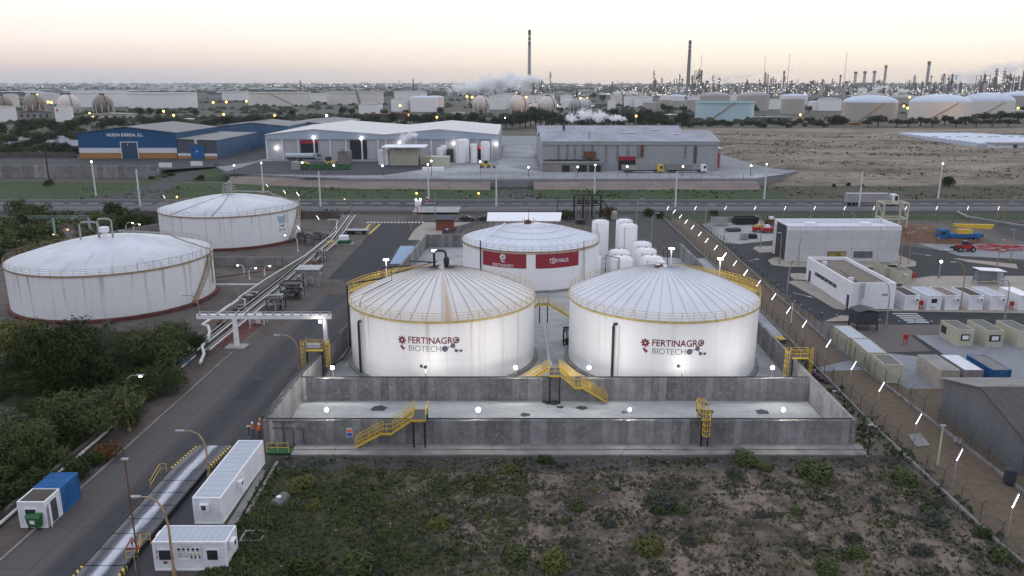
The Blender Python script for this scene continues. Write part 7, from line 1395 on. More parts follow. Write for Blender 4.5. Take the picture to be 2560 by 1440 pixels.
# chimneys
def banded(name, cols, z0, step):
    m = N(name, .7); p = m.obj(); z = m.sep(p, 2); n = m.noise(m.sc(p, (1, 1, .1)), .3, 4)
    v = m.mth('FLOOR', m.mth('DIVIDE', m.mth('SUBTRACT', z, z0), step)); par = m.mth('ABSOLUTE', m.mth('MODULO', v, 2)); up = m.mth('GREATER_THAN', z, z0)
    band = m.mix(par, cols[0], cols[1]); c = m.mix(up, m.mix(m.rng(n, .4, .6), cols[2], tuple(x * .85 for x in cols[2])), band)
    return m.out(m.mix(m.mth('GREATER_THAN', z, z0 + step * 4), c, cols[0]))
def chimney(label, px, top, base, wp, cols, frac=.78, lean=0):
    g_ = G(px, base); h = HT(px, base, top); dep = g_.y * cT; r = wp / 2 / F * dep
    o = thing('chimney', label, 'chimney', g_); MB().lathe([(r * 1.2, 0), (r * 1.05, h * .4), (r * .85, h * .97), (r * .92, h * .975), (r * .92, h)], 20).build('shaft', banded('chimney_paint', cols, h * frac, h * .035), o, smooth=True)
    g_ = MB()
    for k in (.35, .63, .9): MB().lathe([(r * 1.1, h * k), (r * 1.35, h * k), (r * 1.35, h * k + 2), (r * 1.1, h * k + 2)], 16, cap=False).build('gallery', 'steel', o); return o
chimney('tallest chimney, pale grey with dark and white bands, left of centre sky', 1323, 75, 237, 7.6, ((.06, .04, .04), (.60, .58, .58), (.40, .38, .35)))
chimney('second tall chimney, dark grey with dark top, above the refinery', 1719, 101, 226, 8.2, ((.05, .045, .05), (.35, .33, .33), (.14, .13, .125)))
M['ref_dark'] = plain('refinery_steel', (.13, .12, .115), .7, 0, .3, .1); M['ref_mid'] = plain('refinery_grey', (.25, .24, .24), .6, 0, .3, .1); M['ref_light'] = plain('refinery_pale', (.42, .40, .39), .5, 0, .2, .1)
def column(label, px, top, base, wp, kind='column', m=None, nm='refinery_column'):
    g_ = G(px, base); h = HT(px, base, top); r = max(1.4, wp / 2 / F * g_.y); r_ = random.Random(int(px * 7 + top))
    o = thing(nm, label, {'column': 'refinery tower', 'lattice': 'steel structure', 'mast': 'flare mast', 'stack': 'stack'}[kind], g_, group='refinery skyline %ss' % kind)
    if kind == 'column':
        MB().lathe([(r * .8, 0), (r * .8, h * .55), (r * .55, h * .6), (r * .55, h * .97), (r * .2, h)], 12).build('vessel', m or 'ref_mid', o, smooth=True); p = MB()
        for k in range(7): z = h * (.2 + .11 * k); p.lathe([(r * .8, z), (r * 1.35, z), (r * 1.35, z + 1.6), (r * .8, z + 1.6)], 8, (r * .2 * r_.uniform(-1, 1), 0))
        p.tube([(r * 1.1, 0, 0), (r * 1.1, 0, h * .85), (r * .4, 0, h * .93)], r * .16, 5); p.build('platforms', 'ref_dark', o)
    elif kind == 'lattice':
        f = MB(); nl = max(4, int(h / 11)); w = r
        for k in range(nl + 1):
            z = h * k / nl; f.box(-w, w, -w, w, z - .8, z)
            if k < nl:
                for x in (-w, w, 0):
                    for y in (-w, w): f.box(x - .7, x + .7, y - .7, y + .7, z, z + h / nl - .8)
                f.bar((-w, -w, z), (w, -w, z + h / nl), 1.0)
        f.build('frame', 'ref_dark', o); v = MB()
        for k in range(nl * 2): z = h * r_.uniform(0, .85); x = r_.uniform(-.7, .7) * w; v.cyl(x, r_.uniform(-.5, .5) * w, z, z + h / nl * r_.uniform(.4, 1.1), w * r_.uniform(.15, .4), 8)
        v.cyl(w * .3, 0, h * .5, h * 1.08, w * .22, 8); v.build('vessels', 'ref_mid', o)
    elif kind == 'mast':
        f = MB(); lx = (1280 - px) * .0; 
        f.tube([(0, 0, 0), (0, 0, h)], r * .55, 4, r * .3); 
        for k in range(9): z = h * (k + 1) / 9.5; f.lathe([(r * .6, z), (r * 1.1, z), (r * 1.1, z + 1.2), (r * .6, z + 1.2)], 6)
        f.cyl(0, 0, h, h + 5, r * .8, 8); f.build('mast', m or 'rust', o)
    else: MB().lathe([(r * 1.15, 0), (r, h * .3), (r * .9, h)], 14).build('shaft', m or 'ref_mid', o, smooth=True); MB().lathe([(r * .92, h * .88), (r * 1.12, h * .88), (r * 1.12, h), (r * .92, h)], 14, cap=False).build('top_band', 'rust' if h > 60 else 'ref_dark', o)
    if kind in ('column', 'lattice'):
        l = MB()
        for k in range(5): a = r_.uniform(3.5, 5.9); z = h * r_.uniform(.1, .95); l.ball((r * 1.4 * math.cos(a), r * 1.4 * math.sin(a), z), .75, 6, 4)
        tag(l.build('work_lights', 'lit_far', o), kind='stuff')
SKY = [(1375, 178, 236, 5, 'column', 'ref_light'), (1353, 203, 240, 8, 'lattice', None), (1332, 208, 240, 9, 'lattice', None), (1296, 214, 240, 8, 'column', None), (1442, 222, 242, 4, 'stack', 'slate'), (1530, 204, 238, 3, 'stack', 'slate'), (1633, 175, 240, 5, 'column', None), (1638, 196, 240, 5, 'column', None), (1653, 193, 236, 4, 'column', None), (1673, 201, 236, 4, 'column', None), (1685, 196, 234, 4, 'column', None), (1690, 195, 234, 3, 'column', None), (1697, 185, 236, 5, 'column', None), (1704, 194, 234, 5, 'column', None), (1729, 187, 238, 8, 'column', None), (1743, 177, 240, 15, 'lattice', None), (1751, 176, 240, 4, 'stack', 'ref_light'), (1749, 142, 236, 1.6, 'mast', None), (1754, 210, 238, 3, 'stack', 'slate'), (1780, 187, 236, 5, 'column', 'ref_light'), (1796, 193, 238, 6, 'column', None), (1807, 210, 238, 4, 'column', None), (1826, 212, 238, 12, 'lattice', None), (1839, 207, 238, 6, 'column', None), (1866, 195, 236, 4, 'column', 'ref_light'), (1871, 210, 238, 5, 'column', None), (1896, 197, 234, 4, 'column', None), (1907, 141, 232, 1.6, 'mast', None), (1910, 179, 236, 6, 'column', None), (1917, 183, 234, 4, 'column', 'ref_light'),
       (1925, 191, 236, 5, 'column', None), (1931, 192, 238, 5, 'column', None), (1937, 196, 236, 5, 'column', None), (1950, 199, 234, 3, 'column', None), (1956, 177, 236, 4, 'stack', None), (1959, 189, 236, 4, 'column', None), (1966, 139, 236, 2, 'mast', None), (1991, 197, 234, 3, 'column', None), (2005, 210, 234, 8, 'lattice', None), (2029, 202, 236, 10, 'lattice', None), (2054, 197, 236, 7, 'column', None), (2078, 195, 234, 4, 'column', None), (2084, 201, 234, 3, 'column', None), (2097, 187, 236, 4, 'stack', None), (2107, 137, 238, 1.8, 'mast', None), (2135, 179, 224, 7, 'stack', 'ref_light'), (2158, 178, 224, 7, 'stack', 'ref_light'), (2182, 177, 224, 7, 'stack', 'ref_light'), (2209, 163, 222, 6, 'stack', 'ref_mid'), (2194, 201, 226, 9, 'lattice', None), (2269, 202, 230, 10, 'lattice', None), (2282, 187, 230, 6, 'column', None), (2315, 153, 224, 7, 'stack', 'ref_mid'), (2324, 189, 228, 3, 'stack', 'ref_light'), (2286, 205, 240, 3, 'stack', 'slate'), (2303, 204, 240, 3, 'stack', 'slate'), (2333, 206, 240, 3, 'stack', 'slate'), (2350, 187, 232, 5, 'column', None), (2355, 184, 232, 4, 'stack', None), (2372, 188, 236, 17, 'lattice', None), (2387, 212, 236, 9, 'lattice', None), (2398, 203, 226, 3, 'stack', None), (2433, 224, 236, 6, 'lattice', None), (2452, 188, 238, 21, 'lattice', None), (2478, 196, 238, 10, 'lattice', None), (2483, 170, 238, 8, 'column', 'ref_mid'), (2503, 169, 238, 6, 'column', 'ref_light'), (2516, 187, 238, 16, 'lattice', None), (2538, 192, 238, 13, 'lattice', None), (2553, 171, 238, 11, 'column', 'ref_mid')]
_r = random.Random(90)
for _ in range(125): SKY.append((round(1560 + 1010 * _r.random(), 1), _r.uniform(200, 222), _r.uniform(229, 242), _r.uniform(3, 8), _r.choice(('column', 'column', 'lattice', 'stack')), _r.choice((None, None, 'ref_light', 'ref_dark'))))
SKY = [(a, b, c, d, e, 'ref_mid' if e == 'lattice' else f) for a, b, c, d, e, f in SKY]
cnt = {}
for px, tp, bs_, wp, kd, mm in sorted(SKY):
    i = cnt.get(kd, 0); cnt[kd] = i + 1
    wd_ = {'column': 'platformed refinery column', 'lattice': 'dark lattice process structure', 'mast': 'thin reddish flare mast', 'stack': 'plain refinery stack'}[kd]
    column('%s on the skyline, %s of its kind from the left' % (wd_, ordn(i)), px, tp, bs_, wp, kd, mm, {'column': 'refinery_column', 'lattice': 'process_structure', 'mast': 'flare_mast', 'stack': 'refinery_stack'}[kd])
# low process units with pipes, drums and lamps between the columns
r_ = random.Random(21)
for i in range(64):
    px = 1300 + i * 20 + r_.uniform(-9, 9); py = r_.choice((228, 232, 236, 240, 244)) + r_.uniform(-2, 2)
    if px < 1500 and i % 2: py = 268
    g_ = G(px, py); s_ = g_.y / F; o = thing('process_unit', 'low refinery process unit with pipes and work lights, %s from the left' % ordn(i), 'process unit', g_, group='low process units of the refinery')
    f, v, l = MB(), MB(), MB(); w = r_.uniform(9, 16) * s_
    for k in range(7):
        x = r_.uniform(-w, w); hh = r_.uniform(3, 9) * s_; ww = r_.uniform(1, 3) * s_; f.box(x - ww, x + ww, -ww, ww, hh * .5, hh * .56); f.box(x - ww, x + ww, -ww, ww, hh * .9, hh)
        for a in (-1, 1): f.box(x + a * ww - .6, x + a * ww + .6, -1, 1, 0, hh)
    for k in range(5): x = r_.uniform(-w, w); v.cyl(x, r_.uniform(-20, 20), 0, r_.uniform(3, 10) * s_, r_.uniform(.6, 2.2) * s_, 9)
    v.tube([(-w, -5, 3 * s_), (w, -5, 3 * s_)], 1.0, 5)
    for k in range(7): l.ball((r_.uniform(-w, w), -25, r_.uniform(2, 9) * s_), .42 * s_ if k else .6 * s_, 6, 4)
    f.build('steelwork', 'ref_dark', o); v.build('drums_and_pipes', ('ref_light', 'ft_white')[i % 2], o); tag(l.build('work_lights', 'lit_far', o), kind='stuff')
# amber lamps and small buildings in the middle distance
for i, (px, py, base) in enumerate(((98, 238, 262), (123, 255, 268), (131, 256, 268), (411, 278, 292), (436, 288, 300), (534, 256, 262), (567, 255, 262), (617, 253, 262), (688, 289, 300), (818, 289, 305), (1001, 264, 282), (1022, 288, 300), (1168, 241, 268), (1181, 243, 268), (1358, 294, 312), (1589, 290, 318), (1451, 246, 262), (1467, 246, 262), (1315, 243, 262), (2000, 287, 292), (1940, 256, 268), (2271, 243, 262), (2300, 246, 280), (2531, 242, 262), (2542, 270, 285), (2257, 265, 280), (2266, 270, 285), (1093, 293, 320), (560, 286, 292), (226, 284, 292), (312, 287, 293), (235, 293, 300))):
    g_ = G(px, base); h = HT(px, base, py); o = thing('yard_lamp', 'amber lamp post in the distance between tanks, %s from the left' % ordn(i), 'lamp post', g_, group='amber lamp posts of the tank farms'); r0 = .0009 * g_.y; MB().tube([(0, 0, 0), (0, 0, h)], r0 * .5, 5).build('pole', 'steel', o); MB().ball((0, -r0, h), r0 * 1.5, 8, 5).build('bulb', 'lit_y' if i not in (9, 30) else 'lit', o)
for i, (l, r, top, base, mm, rm, lb) in enumerate(((910, 972, 284, 299, 'conc_brown', 'brick', 'low building with red roof before the white tanks, left one'), (970, 1030, 282, 299, 'conc_brown', 'brick', 'low building with red roof before the white tanks, right one'), (212, 325, 283, 298, 'cream', 'conc_pale', 'low cream building right of the white emblem tank'), (48, 130, 276, 300, 'ref_mid', 'conc_brown', 'brownish low building below the second brown sphere'), (450, 482, 296, 304, 'white2', 'white', 'small white building above the blue warehouse roof'), (1440, 1490, 224, 238, 'ref_light', 'white2', 'large pale factory hall in the distance right of the chimney'), (1385, 1420, 229, 240, 'ref_light', 'white', 'distant white hall by the pale column'), (2125, 2200, 206, 226, 'ref_mid', 'ref_mid', 'boiler house block behind the three pale stacks'), (1660, 1700, 285, 300, 'conc', 'white2', 'long low grey building left of the teal tank'), (1880, 1980, 292, 302, 'conc', 'conc_pale', 'long low wall building right of the teal tank'), (2536, 2570, 275, 290, 'white2', 'white2', 'white two-storey building at the right edge of the tank farm'), (2126, 2150, 306, 314, 'ochre', 'ochre', 'small ochre hut among the pines'), (1130, 1160, 280, 292, 'pipe_w', 'pipe_w', 'white pipe frame before the orange-lit sphere'))):
    a, b_ = G(l, base), G(r, base); h = HT((l + r) / 2, base, top); o = thing('distant_building', lb, 'building', (a.x, a.y, 0)); d_ = (b_.x - a.x) * .4; MB().box(0, b_.x - a.x, 0, d_, 0, h * .85).build('wall', mm, o); MB().xz([(-1, h * .851), (b_.x - a.x + 1, h * .851), ((b_.x - a.x) / 2, h)], -1, d_ + 1).build('roof', rm, o)
    w = MB()
    for k in range(5): w.box((b_.x - a.x) * (k + .3) / 5.2, (b_.x - a.x) * (k + .7) / 5.2, -.2, -.01, h * .3, h * .6)
    w.build('windows', 'glass', o)
# cranes and masts over the tanks
for px, tp, bs_, lb in ((902, 210, 262, 'slim crane jib rising over the wide cream tank'), (1034, 198, 238, 'dark mast behind the white tank with rim lights'), (752, 200, 232, 'thin radio mast on the left horizon'), (1250, 223, 271, 'slanting crane jib before the sphere group')):
    g_ = G(px, bs_); h = HT(px, bs_, tp); o = thing('crane_jib', lb, 'mast', g_); MB().tube([(0, 0, 0), (-.3 * h if 'slant' in lb or 'slim' in lb else 0, 0, h)], .0007 * g_.y, 4).build('jib', 'ref_dark', o); MB().cbox((0, 0, h * .03), (.006 * g_.y, .004 * g_.y, h * .06)).build('base', 'ref_dark', o)
r_ = random.Random(5)
for i, px in enumerate((640, 658, 790, 806, 905, 960, 1000, 1053, 1094, 1130, 1478, 1545, 1555, 120, 245, 252)):
    g_ = G(px, 217); h = HT(px, 217, 203 + r_.uniform(-4, 3)); o = thing('pylon', 'far pylon on the horizon, %s from the left' % ordn(sorted((640, 658, 790, 806, 905, 960, 1000, 1053, 1094, 1130, 1478, 1545, 1555, 120, 245, 252)).index(px)), 'pylon', g_, group='pylons on the horizon')
    f = MB(); w = h * .1
    for a in (-1, 1): f.tube([(a * w, 0, 0), (a * w * .15, 0, h)], 1.6, 4)
    for k in (.7, .82): f.box(-h * .13, h * .13, -1, 1, h * k, h * k + 2.5)
    f.build('lattice', 'ref_mid', o)
# greenhouses: the near farm on the hill and far strips
for px, py, b_ in ((1176, 244, 285), (1168, 243, 268), (98, 240, 288), (2240, 262, 306), (2405, 262, 300), (2300, 262, 300), (1315, 250, 282), (2000, 286, 296)):
    g_ = G(px, b_); lamp('sodium_light', (g_.x, g_.y - 8, HT(px, b_, py)), 5000 * (g_.y / 1000) ** 2, (1, .5, .15), 1.5)
M['plastic'] = plain('greenhouse_film', (.45, .50, .60), .4, 0, .12, .05, .5); M['film_far'] = plain('greenhouse_film_far', (.42, .46, .52), .5, 0, .1, .002)
g0, g1 = G(2230, 334, 4), G(2410, 360, 4)
o = thing('greenhouse', 'large pale blue-white film greenhouse block on the sandy hill at right', 'greenhouse', (300, 480, 5)); b = MB(); hz0 = 5.2
for j in range(18):
    y0 = 458 + j * 5.3; xl = 264; b.yz([(y0, 2), (y0 + 5.3, 2), (y0 + 5.3, hz0), (y0 + 2.65, hz0 + .5), (y0, hz0)], xl, 430)
b.build('roof', 'plastic', o, True); w = MB()
for i in range(24): x = 266 + i * 6.5; w.cbox((x, 505 if i % 3 else 509, hz0 + .6), (3.0, .8, .3))
w.build('gutter_vents', 'ref_dark', o, True)
o = thing('packing_shed', 'low pale shed with dark windows in front of the greenhouse', 'building', (270, 448, 4)); MB().box(266, 300, 444, 452, 2.5, 6).build('wall', 'wband', o, True); MB().box(265, 301, 443, 453, 6.001, 6.3).build('roof', 'conc_pale', o, True)
for x in (276, 282): MB().box(x, x + 2, 443.8, 443.99, 3.8, 5.4).build('window', 'glass', o, True)
r_ = random.Random(11); gl = []
for i in range(58):
    px = r_.uniform(-20, 1250) if i < 50 else r_.uniform(1400, 2600); py = r_.choice((212.5, 214, 216, 218, 221, 224, 228, 233)) if px < 600 else r_.choice((211.5, 212.5, 214, 216, 219, 223)); gl.append((px, py))
gl += [(75, 216), (110, 228), (150, 222), (520, 228), (470, 222), (880, 222), (930, 219)]
for i, (px, py) in enumerate(sorted(gl)):
    g_ = G(px, py); w = r_.uniform(25, 75) / F * g_.y; d_ = min(700, g_.y * .035 * r_.uniform(.6, 1.6)); o = MB().xz([(-w, 0), (w, 0), (w, 4)] + [(w * (1 - 2 * k / 10), 4 + (2 if k % 2 else 0)) for k in range(1, 10)] + [(-w, 4)], 0, d_)
    solo(o, 'greenhouse', 'film_far', 'pale greenhouse strip on the far plain, %s from the left' % ordn(i), 'greenhouse', loc=(g_.x, g_.y, 0), group='greenhouses on the far plain')

# ================================================================ VEGETATION
def leafmat(name, a, b, c=None):
    m = N(name, .8, 0, .15); p = m.pos(); i = m.island(); r = m.rand(); n = m.noise(p, .45, 4)
    k = m.mix(m.rng(n, .35, .65), a, b); k = m.mix(m.mth('MULTIPLY', i, .5), k, tuple(min(1, x * 1.9) for x in b)); k = m.mix(m.mth('MULTIPLY', r, .35), k, c or tuple(x * .5 for x in a))
    m.b.inputs['Subsurface Weight'].default_value = 0; return m.out(k)
M['leaf_d'] = leafmat('leaf_dark', (.015, .029, .009), (.036, .052, .014)); M['leaf_m'] = leafmat('leaf_mid', (.03, .047, .016), (.066, .082, .03), (.06, .06, .025))
M['leaf_o'] = leafmat('leaf_olive_grey', (.06, .07, .045), (.11, .115, .08), (.05, .06, .03)); M['leaf_y'] = leafmat('leaf_yellowish', (.05, .058, .014), (.10, .095, .028), (.05, .06, .02))
M['leaf_g'] = leafmat('leaf_scrub_grey', (.032, .04, .03), (.06, .068, .05), (.04, .036, .026)); M['leaf_far'] = leafmat('leaf_far', (.018, .026, .016), (.04, .05, .03)); M['leaf_b'] = leafmat('leaf_bronze', (.08, .04, .015), (.12, .065, .02))
def foliage(seed, blobs, n, leaf, up=.3, stretch=1.0, cull=None):
    r_ = random.Random(seed); mb = MB(); tot = sum(b[3] ** 2 for b in blobs)
    for (cx, cy_, cz, br) in blobs:
        for _ in range(int(n * br * br / tot)):
            d = Vector((r_.gauss(0, 1), r_.gauss(0, 1), r_.gauss(0, 1))).normalized()
            if d.z < -.45: d.z = -d.z
            lump = 1 + .22 * math.sin(d.x * 5 + seed) * math.sin(d.y * 6 + cx) + .12 * math.sin(d.z * 9 + cy_ * 3)
            q = Vector((cx, cy_, cz)) + d * br * lump * r_.uniform(.72, 1.04)
            if q.z < .01: q.z = r_.uniform(.01, .12)
            nv = (d + Vector((r_.gauss(0, .6), r_.gauss(0, .6), r_.gauss(0, .6) + up))).normalized(); a = nv.cross(Vector((r_.gauss(0, 1), r_.gauss(0, 1), r_.gauss(0, 1)))).normalized(); b_ = nv.cross(a)
            s = leaf * r_.uniform(.5, 1.35); w = s * r_.uniform(.4, .8)
            a = a * s * stretch; b_ = b_ * w; mb.add([q - a, q + b_ * .6, q + a, q - b_ * .6], [(0, 1, 2, 3)])
    return mb
def blobs(seed, n, w=.75, hgt=.6, rr=(.3, .5)):
    r_ = random.Random(seed); out = [(0, 0, hgt * .55, .55)]
    for i in range(n): a = r_.uniform(0, 6.28); d = r_.uniform(.25, w); out.append((d * math.cos(a), d * math.sin(a), hgt * r_.uniform(.3, 1.0), r_.uniform(*rr)))
    return out
PROT = {}
def proto(kind, i):
    k = (kind, i)
    if k in PROT: return PROT[k]
    s = i * 13 + 5
    if kind == 'bushbig': me = foliage(s, blobs(s, 13, .72, .75, (.2, .4)), 9500, .034).mesh('crown', 'leaf_m')
    elif kind == 'bush': me = foliage(s, blobs(s, 7, .6, .6, (.28, .45)), 1300, .085).mesh('crown', 'leaf_m')
    elif kind == 'tree': me = foliage(s, [(x, y, z * 1.1 + .35, r) for x, y, z, r in blobs(s, 9, .6, .8, (.25, .42))], 1500, .085).mesh('crown', 'leaf_far')
    elif kind == 'pine': me = foliage(s, [(x * 1.15, y * 1.15, .5 + .25 * z, r * .62) for x, y, z, r in blobs(s, 10, .8, .4, (.3, .45))], 1500, .08).mesh('crown', 'leaf_far')
    elif kind == 'reed':
        r2 = random.Random(s); mb = MB()
        for _ in range(2600):
            a, d = r2.uniform(0, 6.28), r2.uniform(0, 1) ** .6; x, y = d * math.cos(a), d * math.sin(a); h = r2.uniform(.6, 1.25) * (1.1 - .4 * d); t = r2.uniform(-.2, .2); w = .022; u = r2.uniform(0, 6.28); z0 = r2.uniform(0, .5) * h
            mb.add([(x - w * math.cos(u), y - w * math.sin(u), z0), (x + w * math.cos(u), y + w * math.sin(u), z0), (x + t, y + t * .6, h)], [(0, 1, 2)])
        me = mb.mesh('crown', 'leaf_o')
    elif kind == 'tuft': me = foliage(s, blobs(s, 5, .5, .45, (.25, .4)), 700, .09, .6, 1.5).mesh('crown', 'leaf_g')
    PROT[k] = me; return me
TRK = MB(); TRK.tube([(0, 0, 0), (.04, .02, .5), (0, 0, .9)], .07, 6, .03)
for a in range(5): TRK.tube([(0, 0, .35 + .1 * a), (.35 * math.cos(a * 1.3), .35 * math.sin(a * 1.3), .8 + .05 * a)], .03, 4, .01)
TRM = TRK.mesh('trunk', 'trunk'); MC = {}
def plant(label, cat, x, y, s, kind, leaf, sz=1.0, z=0.0, grp=None, name=None, seed=None):
    global _pi
    i = int(abs(x * 3 + y)) % 4; me = proto(kind, i); key = (me.name, leaf)
    if key not in MC: m2 = me.copy(); m2.materials.clear(); m2.materials.append(M[leaf]); m2.name = 'crown'; MC[key] = m2
    rz = (x * 1.7 + y * 2.3) % 6.28
    nm = name or {'tree': 'tree', 'pine': 'umbrella_pine', 'reed': 'reed_clump', 'tuft': 'scrub_bush'}.get(kind, 'shrub')
    if kind in ('tree', 'pine', 'bushbig'):
        o = thing(nm, label, cat, (x, y, z), rz, grp); o.scale = (s, s, s * sz)
        c = bpy.data.objects.new('crown', MC[key]); col.objects.link(c); c.parent = o; t = bpy.data.objects.new('trunk', TRM); col.objects.link(t); t.parent = o
    else:
        o = bpy.data.objects.new(nm, MC[key]); col.objects.link(o); o.location = (x, y, z); o.rotation_euler = (0, 0, rz); o.scale = (s, s, s * sz); tag(o, label, cat, grp)
    return o
def row(desc, grp, items, kind, leaf='leaf_m', z=0.0, cat='shrub', base='p', w_scale=1.0):
    items = sorted(items)
    for i, it in enumerate(items):
        px, py, wpx = it[:3]; lf = it[3] if len(it) > 3 and it[3] else leaf; kd = it[4] if len(it) > 4 else kind
        g_ = G(px, py, z); s = wpx / 2 / F * (g_.y * cT + (H - z) * sT) / .95 * w_scale; sz = it[5] if len(it) > 5 else 1.0
        plant('%s, %s from the left' % (desc, ordn(i)), cat, g_.x, g_.y, s, kd, lf, sz, z - .05 * s, grp)
M['thicket'] = two('thicket_floor', (.015, .024, .010), (.035, .045, .018), .3)
sheetpoly('thicket_floor', [(-150, 20), (-46.6, 20), (-45.8, 110), (-48, 115.5), (-150, 115.5)], .01, 'thicket')
r_ = random.Random(77)
row('large shrub in the thicket left of the road', 'shrubs in the left thicket', [(165, 975, 270, 'leaf_d', 'bushbig', 1.25), (400, 915, 190, 'leaf_m', 'bushbig', 1.1), (235, 1090, 240, 'leaf_m', 'bushbig'), (60, 1165, 230, 'leaf_m', 'bushbig'), (395, 985, 150, 'leaf_d', 'bushbig', .9), (60, 910, 190, 'leaf_y', 'bushbig'), (30, 1010, 160, 'leaf_d', 'bushbig'), (480, 880, 90, 'leaf_d', 'bushbig'), (-30, 940, 160, 'leaf_o', 'bushbig'), (110, 1070, 130, 'leaf_d', 'bushbig'), (330, 1030, 110, 'leaf_d', 'bushbig', .8), (10, 1085, 130, 'leaf_o', 'bushbig'), (300, 1000, 120, 'leaf_d', 'bushbig', .8)], 'bushbig')
row('grey olive reed clump in the thicket', 'reed clumps in the left thicket', [(150, 880, 110), (205, 872, 110), (255, 885, 110), (300, 895, 100), (110, 900, 100), (285, 930, 90), (225, 905, 100), (330, 880, 70), (20, 1060, 90), (50, 1030, 80)], 'reed', 'leaf_o', cat='reeds')
row('small shrub between thicket and road edge', 'small shrubs at the left road edge', [(270, 1145, 90, 'leaf_b'), (190, 1190, 110, 'leaf_d'), (110, 1225, 120, 'leaf_d'), (30, 1260, 120, 'leaf_d'), (150, 1160, 110, 'leaf_m'), (-20, 1300, 110, 'leaf_d'), (230, 1160, 80, 'leaf_d'), (330, 1060, 80, 'leaf_d'), (430, 850, 100, 'leaf_m'), (380, 855, 60, 'leaf_b'), (360, 1000, 80, 'leaf_m'), (5, 1200, 100, 'leaf_m'), (75, 1240, 80, 'leaf_m'), (430, 955, 70, 'leaf_d'), (250, 850, 90, 'leaf_o'), (25, 850, 110, 'leaf_y')], 'bush')
it = []
for _ in range(46): px = r_.uniform(-20, 370); py = r_.uniform(530, 660) if px < 260 else r_.uniform(530, 575); it.append((px, py, r_.uniform(50, 95) * (.7 + (py - 520) / 300), r_.choice(('leaf_d', 'leaf_m', 'leaf_m', 'leaf_y', 'leaf_o'))))
row('bush of the scrub between highway and big left tank', 'bushes between highway and left tanks', it, 'bush')
it = []
for _ in range(52): px = r_.uniform(-20, 200); py = r_.uniform(318, 398); it.append((px, py, r_.uniform(30, 60), r_.choice(('leaf_d', 'leaf_m', 'leaf_far'))))
row('bush on the hillside left of the blue warehouse', 'bushes left of the blue warehouse', it, 'bush', z=2)
it = [(px, 318 + r_.uniform(-14, 8), r_.uniform(26, 44), 'leaf_far') for px in range(180, 800, 14)]
row('bush in the belt behind the blue warehouses', 'bushes behind the blue warehouses', it, 'bush', z=2)
it = [(px, 320 + r_.uniform(-8, 6), r_.uniform(24, 44), 'leaf_far', 'tree') for px in range(800, 1300, 15)]
row('dark tree in the belt behind the pale warehouse', 'trees behind the pale warehouse', it, 'tree', cat='tree')
it = [(px, 322 + r_.uniform(-10, 2), r_.uniform(30, 54), 'leaf_far', 'tree') for px in range(1300, 1720, 13)]
row('dark tree in the belt behind the grey factory', 'trees behind the grey factory', it, 'tree', cat='tree')
it = [(px, 312 + r_.uniform(-4, 8) , r_.uniform(20, 30), 'leaf_far') for px in range(1700, 2120, 13)]
row('low bush in the hedge before the teal tank', 'hedge bushes before the right tank farm', it, 'bush', cat='bush')
it = [(2028, 312, 42), (2090, 312, 52), (2195, 316, 60), (2240, 318, 44), (2170, 318, 40), (2300, 316, 50), (2360, 313, 52), (2415, 312, 46), (2460, 308, 56), (2500, 306, 60), (2545, 308, 60), (2330, 318, 40), (2270, 318, 40), (1716, 303, 38), (2390, 318, 40), (2440, 318, 40), (2480, 318, 44), (2520, 318, 44)]
row('umbrella pine before the right tank farm', 'umbrella pines before the right tank farm', it, 'pine', 'leaf_far', cat='pine')
row('dark conifer among the tanks', 'dark trees among the tanks', [(1484, 250, 24), (1505, 256, 24), (1660, 282, 28), (1672, 284, 26), (1708, 284, 24), (2021, 283, 24), (2118, 242, 18), (1885, 278, 22), (1890, 283, 20), (350, 292, 30), (375, 293, 30), (400, 292, 26), (860, 292, 34), (880, 290, 24), (960, 292, 24), (1015, 290, 20), (1330, 290, 30), (730, 298, 30), (1400, 285, 20), (490, 293, 26), (700, 294, 22), (2552, 285, 24), (1100, 290, 26), (1125, 238, 26)], 'tree', 'leaf_far', cat='tree')
row('bush on the revetment below the factory', 'bushes on the revetment', [(1000, 452, 30), (1018, 452, 26), (1455, 448, 26), (1500, 447, 34), (1566, 446, 22), (1593, 445, 16), (1608, 446, 14), (1627, 446, 18), (1680, 446, 30), (1706, 448, 18), (1730, 445, 36), (1740, 463, 24), (1780, 444, 36), (1840, 444, 20), (1010, 460, 14), (380, 450, 22), (410, 448, 20), (122, 464, 30), (2370, 465, 52), (2120, 465, 18), (2085, 467, 16), (2155, 467, 14), (1370, 450, 16), (600, 440, 30), (620, 446, 26), (575, 436, 30), (545, 430, 40), (430, 445, 30), (500, 452, 30), (1250, 455, 20), (940, 458, 12), (855, 455, 14)], 'bush', 'leaf_d', cat='bush')
row('dark bush by the railway', 'bushes by the railway', [(1400, 545, 40), (1785, 540, 30), (1415, 548, 50), (1520, 545, 60, 'leaf_b'), (1625, 540, 40), (1650, 545, 30), (330, 560, 50), (370, 556, 40)], 'bush', 'leaf_d', cat='bush')
